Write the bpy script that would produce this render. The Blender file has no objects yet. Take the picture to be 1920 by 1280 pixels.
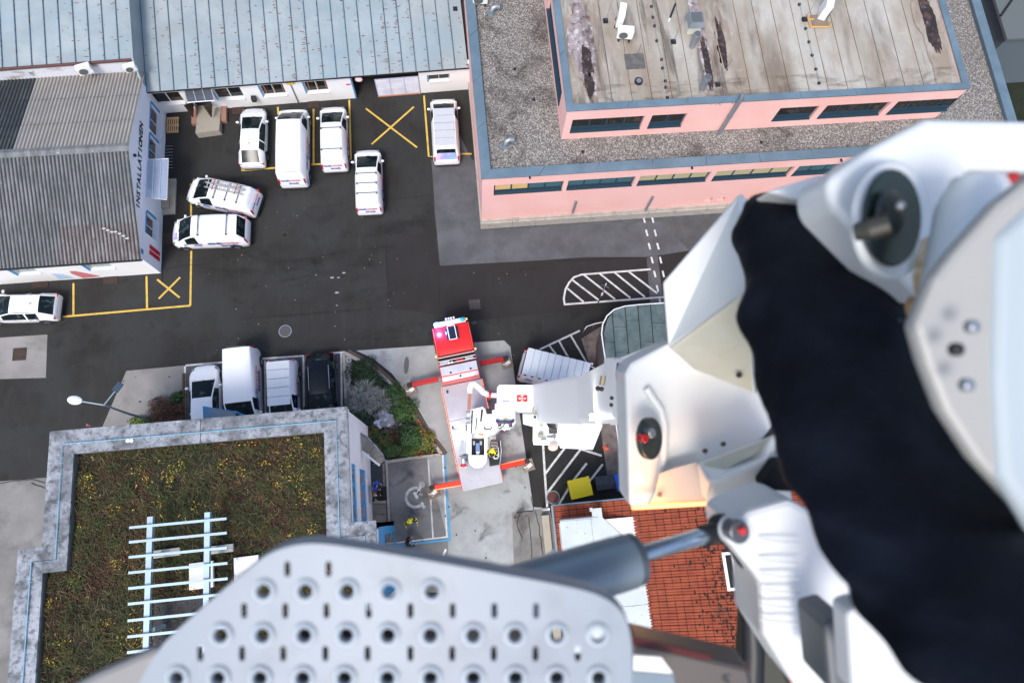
import bpy, bmesh, math, random
from mathutils import Vector, Matrix, noise
random.seed(7)
sc = bpy.context.scene
# ---------------------------------------------------------------- camera
CAM_H = 44.0
TILT, ROLL, YAW = 0.251791743, -0.192757464, -0.279475701
_f = Vector((0, math.sin(TILT), -math.cos(TILT))); _r = Vector((1, 0, 0)); _d = _f.cross(_r)
_c, _s = math.cos(ROLL), math.sin(ROLL)
_q = Matrix.Rotation(YAW, 3, 'Z')
RI = _q @ (_c * _r + _s * _d); DN = _q @ (-_s * _r + _c * _d); FW = _q @ _f
CAM = Vector((0, 0, CAM_H))
cd = bpy.data.cameras.new('camera'); co = bpy.data.objects.new('camera', cd); sc.collection.objects.link(co)
cd.sensor_width = 36; cd.lens = 24; cd.clip_start = 0.05; cd.clip_end = 900
m = Matrix((RI, -DN, -FW)).transposed().to_4x4(); m.translation = CAM; co.matrix_world = m
cd.dof.use_dof = True; cd.dof.focus_distance = 41; cd.dof.aperture_fstop = 1.7
sc.camera = co
# ---------------------------------------------------------------- light
SUN_EL, SUN_AZ = math.radians(56), math.radians(205)     # azimuth clockwise from +Y (north)
w = bpy.data.worlds.new('World'); sc.world = w; w.use_nodes = True
nt = w.node_tree; bg = nt.nodes['Background']
sky = nt.nodes.new('ShaderNodeTexSky'); sky.sky_type = 'NISHITA'; sky.sun_disc = False
sky.sun_elevation = SUN_EL; sky.sun_rotation = SUN_AZ; sky.altitude = 500; sky.air_density = 1.0; sky.dust_density = 4; sky.ozone_density = 1.0
nt.links.new(sky.outputs[0], bg.inputs[0]); bg.inputs[1].default_value = 0.15
sl = bpy.data.lights.new('sun', 'SUN'); so = bpy.data.objects.new('sun', sl); sc.collection.objects.link(so)
sl.energy = 1.5; sl.angle = math.radians(16); sl.color = (1, 0.955, 0.90)
sd = Vector((math.sin(SUN_AZ) * math.cos(SUN_EL), math.cos(SUN_AZ) * math.cos(SUN_EL), math.sin(SUN_EL)))
so.rotation_euler = sd.to_track_quat('Z', 'Y').to_euler()
sc.view_settings.view_transform = 'Standard'; sc.view_settings.look = 'None'
sc.view_settings.exposure = 0.74; sc.view_settings.gamma = 1
sc.view_settings.use_curve_mapping = False
# ---------------------------------------------------------------- measuring helpers (photograph point -> place)
def ray(px, py): return RI * ((px - 960) / 1280) + DN * ((py - 640) / 1280) + FW
def P(px, py, z=0.0):
    d = ray(px, py); return CAM + d * ((z - CAM_H) / d.z)
def PX(px, py, x): d = ray(px, py); return CAM + d * (x / d.x)
def PY(px, py, y): d = ray(px, py); return CAM + d * (y / d.y)
def D(px, py, dep): return CAM + ray(px, py) * dep
def xy(v): return (v.x, v.y)
# ---------------------------------------------------------------- object helpers
COL = sc.collection
WM = {}
def link(o, parent=None, local=False, label=None, cat=None, group=None, kind=None):
    COL.objects.link(o)
    if parent is not None:
        o.parent = parent
        if not local: o.matrix_parent_inverse = WM.get(parent.name, Matrix()).inverted()
    if local and parent is not None: WM[o.name] = WM.get(parent.name, Matrix()) @ o.matrix_basis
    else: WM[o.name] = o.matrix_basis.copy()
    if label: o['label'] = label
    if cat: o['category'] = cat
    if group: o['group'] = group
    if kind: o['kind'] = kind
    return o
def thing(name, label, cat, loc=(0, 0, 0), rz=0, group=None):
    o = bpy.data.objects.new(name, None); o.location = loc; o.rotation_euler = (0, 0, rz)
    o.empty_display_size = .3
    link(o, None, False, label, cat, group)
    WM[o.name] = Matrix.Translation(loc) @ Matrix.Rotation(rz, 4, 'Z')
    return o
class MB:
    def __init__(s): s.v = []; s.f = []; s.sm = False
    def add(s, vs, fs):
        b = len(s.v); s.v += [tuple(p) for p in vs]; s.f += [tuple(i + b for i in f) for f in fs]; return s
    def box(s, c, d, rz=0, M=None):
        hx, hy, hz = d[0] / 2, d[1] / 2, d[2] / 2; vs = []
        for x, y, z in ((-1, -1, -1), (1, -1, -1), (1, 1, -1), (-1, 1, -1), (-1, -1, 1), (1, -1, 1), (1, 1, 1), (-1, 1, 1)):
            p = Vector((x * hx, y * hy, z * hz))
            if rz: p = Matrix.Rotation(rz, 3, 'Z') @ p
            if M is not None: p = M @ p
            vs.append(p + Vector(c))
        return s.add(vs, [(3, 2, 1, 0), (4, 5, 6, 7), (0, 1, 5, 4), (1, 2, 6, 5), (2, 3, 7, 6), (3, 0, 4, 7)])
    def bb(s, x0, x1, y0, y1, z0, z1): return s.box(((x0 + x1) / 2, (y0 + y1) / 2, (z0 + z1) / 2), (abs(x1 - x0), abs(y1 - y0), abs(z1 - z0)))
    def prism(s, poly, z0, z1):
        n = len(poly); a = sum(poly[i][0] * poly[(i + 1) % n][1] - poly[(i + 1) % n][0] * poly[i][1] for i in range(n))
        if a < 0: poly = poly[::-1]
        zz0 = z0 if isinstance(z0, (list, tuple)) else [z0] * n
        zz1 = z1 if isinstance(z1, (list, tuple)) else [z1] * n
        vs = [(p[0], p[1], zz0[i]) for i, p in enumerate(poly)] + [(p[0], p[1], zz1[i]) for i, p in enumerate(poly)]
        return s.add(vs, [tuple(range(n))[::-1], tuple(range(n, 2 * n))] + [(i, (i + 1) % n, n + (i + 1) % n, n + i) for i in range(n)])
    def flat(s, poly, z):
        n = len(poly); a = sum(poly[i][0] * poly[(i + 1) % n][1] - poly[(i + 1) % n][0] * poly[i][1] for i in range(n))
        if a < 0: poly = poly[::-1]
        return s.add([(p[0], p[1], z) for p in poly], [tuple(range(n))])
    def tube(s, pts, r, n=8, caps=True):
        pts = [Vector(p) for p in pts]; rs = r if isinstance(r, (list, tuple)) else [r] * len(pts); rings = []; b = len(s.v); up = None
        for i, p in enumerate(pts):
            t = (pts[min(i + 1, len(pts) - 1)] - pts[max(i - 1, 0)]).normalized()
            if up is None: up = Vector((0, 0, 1)) if abs(t.z) < .9 else Vector((1, 0, 0))
            a = t.cross(up).normalized(); bb = a.cross(t).normalized(); up = bb
            for k in range(n):
                an = 2 * math.pi * k / n; s.v.append(tuple(p + (a * math.cos(an) + bb * math.sin(an)) * rs[i]))
        for i in range(len(pts) - 1):
            for k in range(n):
                k2 = (k + 1) % n; s.f.append((b + i * n + k, b + i * n + k2, b + (i + 1) * n + k2, b + (i + 1) * n + k))
        if caps:
            s.f.append(tuple(b + k for k in range(n))[::-1]); s.f.append(tuple(b + (len(pts) - 1) * n + k for k in range(n)))
        return s
    def ell(s, c, r, nu=10, nv=6, M=None):
        r = r if isinstance(r, (list, tuple)) else (r, r, r); vs = []; fs = []
        for j in range(nv + 1):
            ph = math.pi * j / nv - math.pi / 2
            for i in range(nu):
                th = 2 * math.pi * i / nu; p = Vector((r[0] * math.cos(ph) * math.cos(th), r[1] * math.cos(ph) * math.sin(th), r[2] * math.sin(ph)))
                if M is not None: p = M @ p
                vs.append(p + Vector(c))
        for j in range(nv):
            for i in range(nu):
                i2 = (i + 1) % nu; fs.append((j * nu + i, j * nu + i2, (j + 1) * nu + i2, (j + 1) * nu + i))
        return s.add(vs, fs)
    def loft(s, rings, close=True, caps=True):
        n = len(rings[0]); b = len(s.v)
        for r in rings: s.v += [tuple(p) for p in r]
        for i in range(len(rings) - 1):
            for k in range(n if close else n - 1):
                k2 = (k + 1) % n; s.f.append((b + i * n + k, b + i * n + k2, b + (i + 1) * n + k2, b + (i + 1) * n + k))
        if caps: s.f.append(tuple(b + k for k in range(n))[::-1]); s.f.append(tuple(b + (len(rings) - 1) * n + k for k in range(n)))
        return s
    def mesh(s, name, mat, smooth=None):
        me = bpy.data.meshes.new(name); me.from_pydata(s.v, [], s.f); me.validate()
        if mat: me.materials.append(mat)
        if smooth or s.sm:
            me.polygons.foreach_set('use_smooth', [True] * len(me.polygons))
            try: me.set_sharp_from_angle(angle=math.radians(smooth if isinstance(smooth, (int, float)) and smooth > 1 else 35))
            except Exception: pass
        return me
    def build(s, name, mat, parent=None, local=False, smooth=None, bevel=0, fix=False, **k):
        me = s.mesh(name, mat, smooth)
        if fix:
            bm = bmesh.new(); bm.from_mesh(me); bmesh.ops.remove_doubles(bm, verts=bm.verts, dist=1e-5); bmesh.ops.recalc_face_normals(bm, faces=bm.faces); bm.to_mesh(me); bm.free()
        o = bpy.data.objects.new(name, me)
        if bevel:
            md = o.modifiers.new('bevel', 'BEVEL'); md.width = bevel; md.segments = 4 if bevel > .025 else 2; md.limit_method = 'ANGLE'; md.angle_limit = .6
        return link(o, parent, local, **k)
def inst(name, me, loc, parent=None, rot=None, scale=None, local=False, **k):
    o = bpy.data.objects.new(name, me); o.location = loc
    if rot is not None: o.rotation_euler = rot
    if scale is not None: o.scale = scale
    return link(o, parent, local, **k)
def st(name, mb, mat, **k):
    return mb.build(name, mat, None, kind='structure', **k)
# ---------------------------------------------------------------- materials
MC = {}
def mat(name, col, rough=.6, metal=0, layers=(), bump=None, spec=.5, emit=None, coat=0, alpha=None, trans=0):
    if name in MC: return MC[name]
    m = bpy.data.materials.new(name); m.use_nodes = True; MC[name] = m
    t = m.node_tree; N = t.nodes; L = t.links; b = N['Principled BSDF']
    b.inputs['Roughness'].default_value = rough; b.inputs['Metallic'].default_value = metal
    b.inputs['Specular IOR Level'].default_value = spec; b.inputs['Coat Weight'].default_value = coat
    b.inputs['Base Color'].default_value = (*col, 1)
    if trans: b.inputs['Transmission Weight'].default_value = trans; b.inputs['IOR'].default_value = 1.1
    if alpha is not None: b.inputs['Alpha'].default_value = alpha
    if emit: b.inputs['Emission Color'].default_value = (*emit[0], 1); b.inputs['Emission Strength'].default_value = emit[1]
    if layers or bump:
        g = N.new('ShaderNodeNewGeometry')
        def nz(scale, detail=4, stretch=None, typ='N'):
            src = g.outputs['Position']
            if stretch:
                mp = N.new('ShaderNodeMapping'); mp.inputs['Scale'].default_value = stretch; L.new(src, mp.inputs[0]); src = mp.outputs[0]
            if typ == 'V':
                n = N.new('ShaderNodeTexVoronoi'); n.inputs['Scale'].default_value = scale; L.new(src, n.inputs['Vector']); return n.outputs['Color'], n
            n = N.new('ShaderNodeTexNoise'); n.inputs['Scale'].default_value = scale; n.inputs['Detail'].default_value = detail; n.inputs['Roughness'].default_value = .6
            L.new(src, n.inputs['Vector']); return n.outputs['Fac'], n
        prev = None
        for ly in layers:
            c2, scale, lo, hi = ly[:4]; amt = ly[4] if len(ly) > 4 else 1; stretch = ly[5] if len(ly) > 5 else None; typ = ly[6] if len(ly) > 6 else 'N'
            fac, _ = nz(scale, 5 if scale < 20 else 2, stretch, typ)
            mr = N.new('ShaderNodeMapRange'); mr.inputs[1].default_value = lo; mr.inputs[2].default_value = hi; mr.inputs[4].default_value = amt
            L.new(fac, mr.inputs[0])
            mx = N.new('ShaderNodeMix'); mx.data_type = 'RGBA'; mx.inputs[7].default_value = (*c2, 1); L.new(mr.outputs[0], mx.inputs[0])
            if prev is None: mx.inputs[6].default_value = (*col, 1)
            else: L.new(prev, mx.inputs[6])
            prev = mx.outputs[2]
        if prev is not None: L.new(prev, b.inputs['Base Color'])
        if bump:
            fac, _ = nz(bump[0], 4, bump[2] if len(bump) > 2 else None); bp = N.new('ShaderNodeBump'); bp.inputs['Strength'].default_value = bump[1]; bp.inputs['Distance'].default_value = .03
            L.new(fac, bp.inputs['Height']); L.new(bp.outputs[0], b.inputs['Normal'])
    return m
def grime(name, col, scale, stretch, lo, hi, amt, rough=.9):
    if name in MC: return MC[name]
    m = bpy.data.materials.new(name); m.use_nodes = True; MC[name] = m; t = m.node_tree; N = t.nodes; L = t.links; b = N['Principled BSDF']
    b.inputs['Base Color'].default_value = (*col, 1); b.inputs['Roughness'].default_value = rough; b.inputs['Specular IOR Level'].default_value = .1
    g = N.new('ShaderNodeNewGeometry'); mp = N.new('ShaderNodeMapping'); mp.inputs['Scale'].default_value = stretch; L.new(g.outputs['Position'], mp.inputs[0])
    n = N.new('ShaderNodeTexNoise'); n.inputs['Scale'].default_value = scale; n.inputs['Detail'].default_value = 7; n.inputs['Roughness'].default_value = .65; n.inputs['Distortion'].default_value = .6; L.new(mp.outputs[0], n.inputs['Vector'])
    r = N.new('ShaderNodeMapRange'); r.inputs[1].default_value = lo; r.inputs[2].default_value = hi; r.inputs[4].default_value = amt; L.new(n.outputs['Fac'], r.inputs[0]); L.new(r.outputs[0], b.inputs['Alpha']); return m
asphalt = mat('asphalt', (.027, .0268, .0258), .9, spec=.3, layers=[((.032, .0335, .033), .12, .38, .62), ((.018, .0155, .013), .35, .45, .7, .8), ((.075, .073, .068), 16, .6, .8, .5), ((.014, .013, .012), .9, .58, .72, .6), ((.045, .043, .038), 2.2, .55, .75, .5, (1, .25, 1)), ((.065, .063, .06), 40, .55, .8, .5)], bump=(30, .25))
asphalt_new = mat('asphalt_new', (.022, .0195, .0185), .9, spec=.3, layers=[((.028, .026, .027), .3, .4, .7), ((.022, .02, .02), .5, .55, .75, .6), ((.07, .07, .07), 30, .55, .8, .5)], bump=(30, .2))
asphalt_pale = mat('asphalt_pale', (.062, .063, .066), .9, layers=[((.10, .102, .105), .4, .4, .65), ((.045, .042, .045), .7, .5, .75, .7), ((.20, .20, .21), 14, .55, .8, .6), ((.05, .05, .05), 30, .55, .75, .6)], bump=(25, .3))
concrete = mat('concrete_pad', (.33, .35, .345), .85, layers=[((.21, .21, .20), .3, .42, .68, .9), ((.42, .45, .46), .22, .5, .72), ((.12, .115, .10), .8, .56, .78, .6), ((.10, .10, .10), 5, .66, .75, .5), ((.2, .2, .2), 25, .5, .75, .3)], bump=(12, .15))
concrete2 = mat('concrete_yard', (.17, .167, .16), .85, layers=[((.25, .245, .235), .3, .4, .65), ((.06, .055, .05), .5, .5, .75, .7), ((.09, .09, .09), 20, .5, .75, .5)], bump=(12, .15))
paleconc = mat('pale_patch', (.20, .19, .18), .85, layers=[((.27, .26, .25), .3, .4, .65), ((.14, .12, .10), .8, .55, .75, .5), ((.1, .1, .1), 12, .62, .75, .4)], bump=(12, .15))
bayground = mat('bay_ground', (.075, .072, .073), .85, layers=[((.10, .10, .10), .5, .4, .7), ((.13, .13, .13), 25, .55, .8, .4)], bump=(25, .2))
yellowp = mat('yellow_paint', (.62, .42, .07), .7, layers=[((.30, .22, .07), 3, .5, .72, .8), ((.06, .05, .045), 9, .62, .7, .8)])
whitep = mat('white_paint', (.62, .62, .60), .7, layers=[((.34, .34, .33), 3, .45, .7, .8), ((.06, .055, .05), 9, .60, .68, .7)])
whitefade = mat('faded_white_paint', (.5, .5, .48), .8, layers=[((.22, .22, .21), 2.5, .35, .6, .9)])
bluep = mat('blue_paint', (.06, .32, .55), .7, layers=[((.10, .22, .3), 3, .45, .7, .7)])
car_white = mat('car_white', (.83, .84, .85), .32, coat=.3, layers=[((.76, .78, .80), .9, .5, .8, .5)])
car_black = mat('car_black', (.003, .005, .009), .22, spec=.25, coat=.15)
glass = mat('car_glass', (.006, .012, .014), .18, spec=.22, layers=[((.05, .075, .08), 2.2, .55, .62, .8)])
tyre = mat('tyre', (.015, .015, .015), .8)
rim = mat('rim_metal', (.35, .36, .38), .35, .8)
trim = mat('black_trim', (.012, .013, .015), .5)
lampred = mat('lamp_red', (.5, .01, .012), .2, coat=.5)
lampclear = mat('lamp_clear', (.20, .23, .26), .15, coat=.3)
plate_m = mat('number_plate', (.7, .7, .7), .4)
blueink = mat('blue_ink', (.02, .05, .28), .4); redink = mat('red_ink', (.65, .12, .15), .4); bluelt = mat('light_blue_ink', (.18, .38, .75), .4); purple = mat('violet_print', (.35, .28, .62), .35, layers=[((.2, .45, .8), 1.2, .4, .6), ((.8, .45, .55), 2, .5, .65, .8)])
alu = mat('aluminium', (.55, .56, .58), .38, .55, layers=[((.42, .43, .46), 1.5, .45, .7, .6)])
white_wall = mat('white_render', (.80, .80, .79), .85, layers=[((.70, .70, .69), .6, .45, .75, .6), ((.55, .52, .48), 3, .66, .85, .4)], bump=(14, .08))
blue_trim = mat('blue_trim', (.05, .26, .55), .5)
pink = mat('pink_render', (.80, .47, .43), .85, layers=[((.80, .43, .37), .35, .42, .65, .8), ((.88, .58, .52), .22, .5, .75, .7)], bump=(30, .08))
zinc = mat('zinc_coping', (.13, .195, .24), .45, .25, layers=[((.19, .27, .33), .5, .4, .65, .8), ((.08, .13, .17), 1.6, .6, .78, .5)], bump=(3, .06))
gravel_m = mat('roof_gravel', (.15, .14, .13), .9, layers=[((.40, .38, .35), 12, .5, .56, .95), ((.035, .033, .03), 15, .54, .6, .95), ((.13, .12, .11), .25, .5, .75, .5)], bump=(9, 1.0))
navy = mat('navy_frame', (.018, .045, .07), .45)
winglass = mat('window_glass', (.012, .014, .014), .12, spec=.3, layers=[((.09, .055, .03), 1.1, .56, .66, .7)])
blind = mat('roller_blind', (.42, .38, .22), .6); blind_t = mat('teal_blind', (.05, .13, .15), .25); litwin = mat('lit_interior', (.45, .33, .14), .5, emit=((1, .62, .2), .12))
stone = mat('speckled_plinth', (.36, .33, .29), .85, layers=[((.22, .19, .16), 2.5, .55, .68, .8), ((.07, .06, .05), 7, .63, .7, .9), ((.5, .47, .42), 1.2, .5, .75, .6)], bump=(8, .4))
grey_metal = mat('grey_metal', (.30, .33, .36), .4, .6)
dark = mat('dark_void', (.012, .011, .010), .9)
rust = mat('rusty_iron', (.055, .032, .025), .8, layers=[((.03, .02, .018), 6, .4, .7)])
red_paint = mat('fire_red', (.62, .010, .008), .3, coat=.5)
orange_led = mat('orange_strip', (.9, .2, .05), .4, emit=((1, .16, .04), 3.2))
boom_white = mat('boom_white', (.89, .89, .88), .45)
# ================================================================ GROUND
def pix(pts, z=0): return [xy(P(a, b, z)) for a, b in pts]
g = MB(); g.flat([(-400, -400), (400, -400), (400, 400), (-400, 400)], 0); st('ground', g, asphalt)
def patch(name, pts, lvl, m): st(name, MB().flat(pix(pts), .004 * lvl), m)
patch('asphalt_patch', [(722, 443), (812, 436), (825, 499), (1240, 470), (1800, 440), (1900, 560), (1240, 566), (900, 600), (728, 578)], 1, asphalt_new)
patch('side_road', [(808, 300), (812, 330), (815, 400), (825, 498), (1000, 489), (1100, 482), (1215, 482), (1292, 470), (1700, 445), (1700, 380), (905, 400), (903, 330), (890, 300)], 2, asphalt_pale)
patch('pavement', [(812, 345), (825, 498), (1000, 489), (1100, 482), (1215, 482), (1292, 470), (1240, 415), (900, 432), (890, 310), (860, 250), (809, 300)], 3, mat('asphalt_mid', (.075, .077, .085), .9, layers=[((.105, .11, .12), .5, .4, .65), ((.05, .05, .052), .8, .5, .75, .6), ((.16, .16, .17), 14, .58, .8, .5)], bump=(25, .3)))
patch('cable_trench', [(1212, 480), (1233, 480), (1248, 605), (1222, 605)], 4, asphalt_pale)
# truck stand of pale concrete
conc = [(668, 657), (800, 648), (945, 638), (957, 650), (975, 780), (1000, 950), (1030, 952), (1060, 1110), (640, 1110), (700, 900), (722, 862), (832, 853), (815, 820), (780, 760), (735, 700), (700, 672)]
patch('concrete_yard', conc, 1, concrete)
patch('parking_pavement', [(722, 862), (800, 856), (840, 1012), (842, 1110), (700, 1110), (715, 960)], 2, concrete2)
patch('concrete_slab', [(960, 960), (1030, 952), (1064, 1110), (965, 1110)], 2, concrete2)
patch('asphalt_repair', [(0, 633), (89, 627), (86, 708), (-60, 712), (-60, 636)], 1, paleconc)
patch('pale_forecourt', [(237, 695), (345, 685), (346, 800), (192, 800)], 1, paleconc)
patch('pavement', [(-40, 905), (85, 895), (130, 890), (130, 1060), (60, 1300), (-80, 1300)], 1, concrete2)
patch('parking_bay_surface', [(346, 686), (645, 660), (647, 800), (346, 800)], 2, bayground)
# painted lines
def line(pts, w, m, lvl=5, name='road_marking'):
    pts = [Vector(xy(P(a, b))) for a, b in pts]; b = MB(); vs = []
    for i, p in enumerate(pts):
        t = (pts[min(i + 1, len(pts) - 1)] - pts[max(i - 1, 0)]).normalized(); n = Vector((-t.y, t.x)) * w / 2
        vs += [(p.x + n.x, p.y + n.y, .004 * lvl), (p.x - n.x, p.y - n.y, .004 * lvl)]
    b.add(vs, [(2 * i, 2 * i + 1, 2 * i + 3, 2 * i + 2) for i in range(len(pts) - 1)]); st(name, b, m)
def poly_line(segs, w, m, lvl=5):
    for s in segs: line(s, w, m, lvl); lvl += .25
poly_line([[(358, 345), (359, 460), (357, 573)], [(105, 595), (357, 573)], [(138, 531), (138, 590)], [(275, 518), (276, 578)], [(295, 524), (337, 558)], [(338, 520), (298, 560)]], .13, yellowp)
poly_line([[(454, 308), (453, 320), (519, 315)], [(584, 309), (602, 308)], [(521, 201), (522, 215)], [(588, 205), (588, 308)], [(655, 188), (658, 300)], [(686, 204), (782, 277)], [(776, 201), (697, 271)], [(795, 180), (804, 294), (812, 294)], [(864, 289), (884, 289)]], .13, yellowp, 6)
poly_line([[(348, 685), (420, 679)], [(482, 673), (570, 667)], [(622, 662), (645, 660)], [(347, 686), (347, 800)], [(497, 676), (498, 790)], [(569, 668), (570, 780)], [(640, 661), (641, 790)]], .12, whitep, 4)
# hatched islands on the right
poly_line([[(1059, 572), (1057, 560), (1060, 543), (1067, 530), (1076, 520), (1090, 515), (1220, 505)], [(1057, 571), (1245, 557)]] +
          [[(1064, 541), (1094, 566)], [(1073, 525), (1123, 563)], [(1094, 515), (1153, 561)], [(1124, 513), (1182, 559)], [(1152, 511), (1209, 557)], [(1178, 509), (1232, 550)]], .13, whitep, 7)
poly_line([[(1012, 655), (1087, 620)], [(1030, 648), (1043, 665)], [(1048, 639), (1068, 675)], [(1070, 629), (1112, 700)], [(1075, 700), (1120, 690)]], .13, whitep, 7)
for i in range(8):
    t = [(1206, 406), (1211, 431), (1216, 456), (1221, 482), (1226, 508), (1231, 535), (1236, 560), (1240, 590)][i]
    for dx in (0, 16): line([(t[0] + dx, t[1]), (t[0] + dx + 3, t[1] + 12)], .13, whitep, 8)
poly_line([[(1018, 830), (1021, 880), (1024, 925), (1026, 950)], [(1022, 888), (1060, 838)], [(1025, 925), (1090, 840)], [(1048, 945), (1075, 900), (1100, 868)], [(1080, 934), (1130, 870)], [(1090, 842), (1128, 854)], [(1010, 800), (1017, 835)]], .14, whitep, 7)
poly_line([[(803, 862), (812, 1008)], [(830, 852), (838, 1007)], [(735, 1018), (838, 1006)]], .10, whitep, 7)
poly_line([[(834, 852), (843, 1010), (843, 1014)], [(735, 1023), (844, 1011)]], .13, bluep, 9)
# wheelchair symbol painted on the disabled bay
wc = MB()
c0 = P(779, 932); R0 = .58
pts = [(c0.x + R0 * math.cos(a), c0.y + R0 * math.sin(a)) for a in [math.radians(70 + i * 12) for i in range(22)]]
for i in range(len(pts) - 1):
    a = Vector(pts[i]); b = Vector(pts[i + 1]); n = (b - a).normalized(); n = Vector((-n.y, n.x)) * .09
    wc.add([(a.x + n.x, a.y + n.y, .046), (a.x - n.x, a.y - n.y, .046), (b.x - n.x, b.y - n.y, .046), (b.x + n.x, b.y + n.y, .046)], [(0, 1, 2, 3)])
for s in ([(783, 925), (790, 910)], [(784, 922), (792, 928)], [(790, 945), (797, 952)], [(776, 922), (783, 934)]):
    a = Vector(xy(P(*s[0]))); b = Vector(xy(P(*s[1]))); n = (b - a).normalized(); n = Vector((-n.y, n.x)) * .09
    wc.add([(a.x + n.x, a.y + n.y, .050), (a.x - n.x, a.y - n.y, .050), (b.x - n.x, b.y - n.y, .050), (b.x + n.x, b.y + n.y, .050)], [(0, 1, 2, 3)])
h = P(791, 908); wc.flat([(h.x + .2 * math.cos(a * .7), h.y + .2 * math.sin(a * .7)) for a in range(9)], .054)
st('wheelchair_symbol', wc, mat('symbol_white', (.62, .62, .60), .8, layers=[((.35, .35, .33), 2.5, .45, .65, .8)]))
# cracks and tar joints as thin sunken-looking strips
crackm = mat('tar_crack', (.012, .011, .010), .9)
def crack(pts, w=.035, lvl=11):
    P2 = []
    for i in range(len(pts) - 1):
        a, b = Vector(pts[i]), Vector(pts[i + 1]); n = max(2, int((b - a).length / 7))
        for k in range(n):
            q = a.lerp(b, k / n); P2.append((q.x + random.uniform(-1, 1), q.y + random.uniform(-1, 1)))
    P2.append(pts[-1]); line(P2, w, crackm, lvl, 'tar_joint')
for s in ([(305, 508), (345, 498), (400, 495), (425, 475), (480, 471)], [(400, 477), (420, 478)], [(505, 494), (600, 480), (722, 463)], [(520, 530), (600, 515), (660, 508)], [(568, 392), (655, 381)], [(723, 376), (812, 366)], [(445, 598), (560, 590), (730, 577)],
          [(722, 443), (730, 577)], [(370, 490), (460, 475), (510, 493)], [(305, 510), (304, 530)], [(570, 550), (565, 590)], [(440, 575), (470, 560)], [(585, 487), (598, 510)], [(885, 582), (868, 612)], [(0, 905), (60, 898), (85, 905)], [(60, 905), (85, 915)],
          [(1000, 957), (975, 960), (970, 985), (980, 1010)], [(1003, 957), (1010, 985), (1018, 1040)], [(995, 930), (1001, 957)], [(992, 970), (998, 1050)], [(822, 578), (826, 498)], [(1050, 490), (1215, 483)]): crack(s)
st('tyre_marks', MB().flat(pix([(380, 330), (800, 330), (820, 500), (1200, 505), (1050, 620), (640, 640), (0, 740), (0, 610), (360, 570)]), .060), grime('tyre_marks', (.008, .007, .006), .35, (.35, 1, 1), .54, .76, .35))
st('dust_film', MB().flat(pix([(380, 330), (800, 330), (820, 500), (1200, 505), (1050, 620), (640, 640), (0, 740), (0, 610), (360, 570)]), .064), grime('dust_film', (.13, .12, .10), .9, (1, 1, 1), .62, .82, .2))
st('oil_stains', MB().flat(pix([(700, 862), (830, 855), (1000, 700), (1000, 950), (1060, 1100), (650, 1100)]), .062), grime('oil_stains', (.03, .028, .025), .6, (1, 1, 1), .55, .75, .65))
# small litter and gum spots
lit = MB(); lit2 = MB()
for i in range(110):
    p = P(random.uniform(380, 1000), random.uniform(380, 900)); r = random.uniform(.015, .038)
    lit.flat([(p.x + r * math.cos(a) * random.uniform(.6, 1.4), p.y + r * math.sin(a)) for a in (0, 1.2, 2.4, 3.7, 5)], .056 + i * 1e-5)
for i in range(60):
    p = P(*random.choice([(random.uniform(90, 400), random.uniform(440, 800)), (random.uniform(820, 1000), random.uniform(860, 1050))])); r = random.uniform(.03, .07)
    lit2.flat([(p.x + r * math.cos(a) * random.uniform(.6, 1.4), p.y + r * math.sin(a)) for a in (0, 1.2, 2.4, 3.7, 5)], .058 + i * 1e-5)
for px, py, r in ((623, 521, .13), (635, 521, .1), (632, 549, .14), (645, 512, .12), (593, 516, .06), (632, 573, .07)):
    p = P(px, py); lit.flat([(p.x + r * math.cos(a), p.y + .5 * r * math.sin(a)) for a in (0, .8, 1.6, 2.4, 3.2, 4, 4.8, 5.6)], .0605)
lit.build('litter', mat('pale_litter', (.30, .29, .28), .8), label='pale specks of litter scattered over the dark yard asphalt', cat='litter', kind='stuff')
lit2.build('oil_spot', crackm, label='small dark oil and gum spots on the paving', cat='stains', kind='stuff')
# covers and grates
def cover(px, py, sx, sy, m, label, rnd=False, cat='drain cover', grate=False):
    p = P(px, py); r = thing('drain_cover', label, cat, (p.x, p.y, 0))
    if rnd:
        b = MB(); n = 20; b.add([(p.x + sx / 2 * math.cos(2 * math.pi * i / n), p.y + sx / 2 * math.sin(2 * math.pi * i / n), z) for z in (0, .045) for i in range(n)], [tuple(range(n, 2 * n))] + [(i, (i + 1) % n, n + (i + 1) % n, n + i) for i in range(n)]); b.build('lid', m, r)
        f = MB(); f.add([(p.x + q * math.cos(2 * math.pi * i / n), p.y + q * math.sin(2 * math.pi * i / n), .049) for q in (sx / 2 + .05, sx / 2 - .0) for i in range(n)], [(i, (i + 1) % n, n + (i + 1) % n, n + i) for i in range(n)]); f.build('cover_frame', grey_metal if m is not dark else rust, r)
    else:
        MB().bb(p.x - sx / 2, p.x + sx / 2, p.y - sy / 2, p.y + sy / 2, 0, .036).build('lid', m, r)
        f = MB()
        for a in (-1, 1): f.bb(p.x + a * sx / 2 - .03, p.x + a * sx / 2 + .03, p.y - sy / 2 - .03, p.y + sy / 2 + .03, 0, .05)
        for a in (-1, 1): f.bb(p.x - sx / 2 + .03, p.x + sx / 2 - .03, p.y + a * sy / 2 - .03, p.y + a * sy / 2 + .03, 0, .05)
        f.build('cover_frame', rust, r)
        if grate:
            me = MB().box((0, 0, 0), (.03, sy - .06, .02)).mesh('bar', rust)
            for i in range(6): inst('grate_bar', me, (p.x - sx / 2 + .1 + i * (sx - .2) / 5, p.y, .045), r)
cover(534, 441, .36, .36, dark, 'small round black hole cover in the middle of the open yard', True)
cover(535, 621, .75, .75, mat('cast_iron', (.07, .065, .075), .6), 'round grey manhole lid in the road above the parked vans', True, 'manhole cover')
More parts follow.
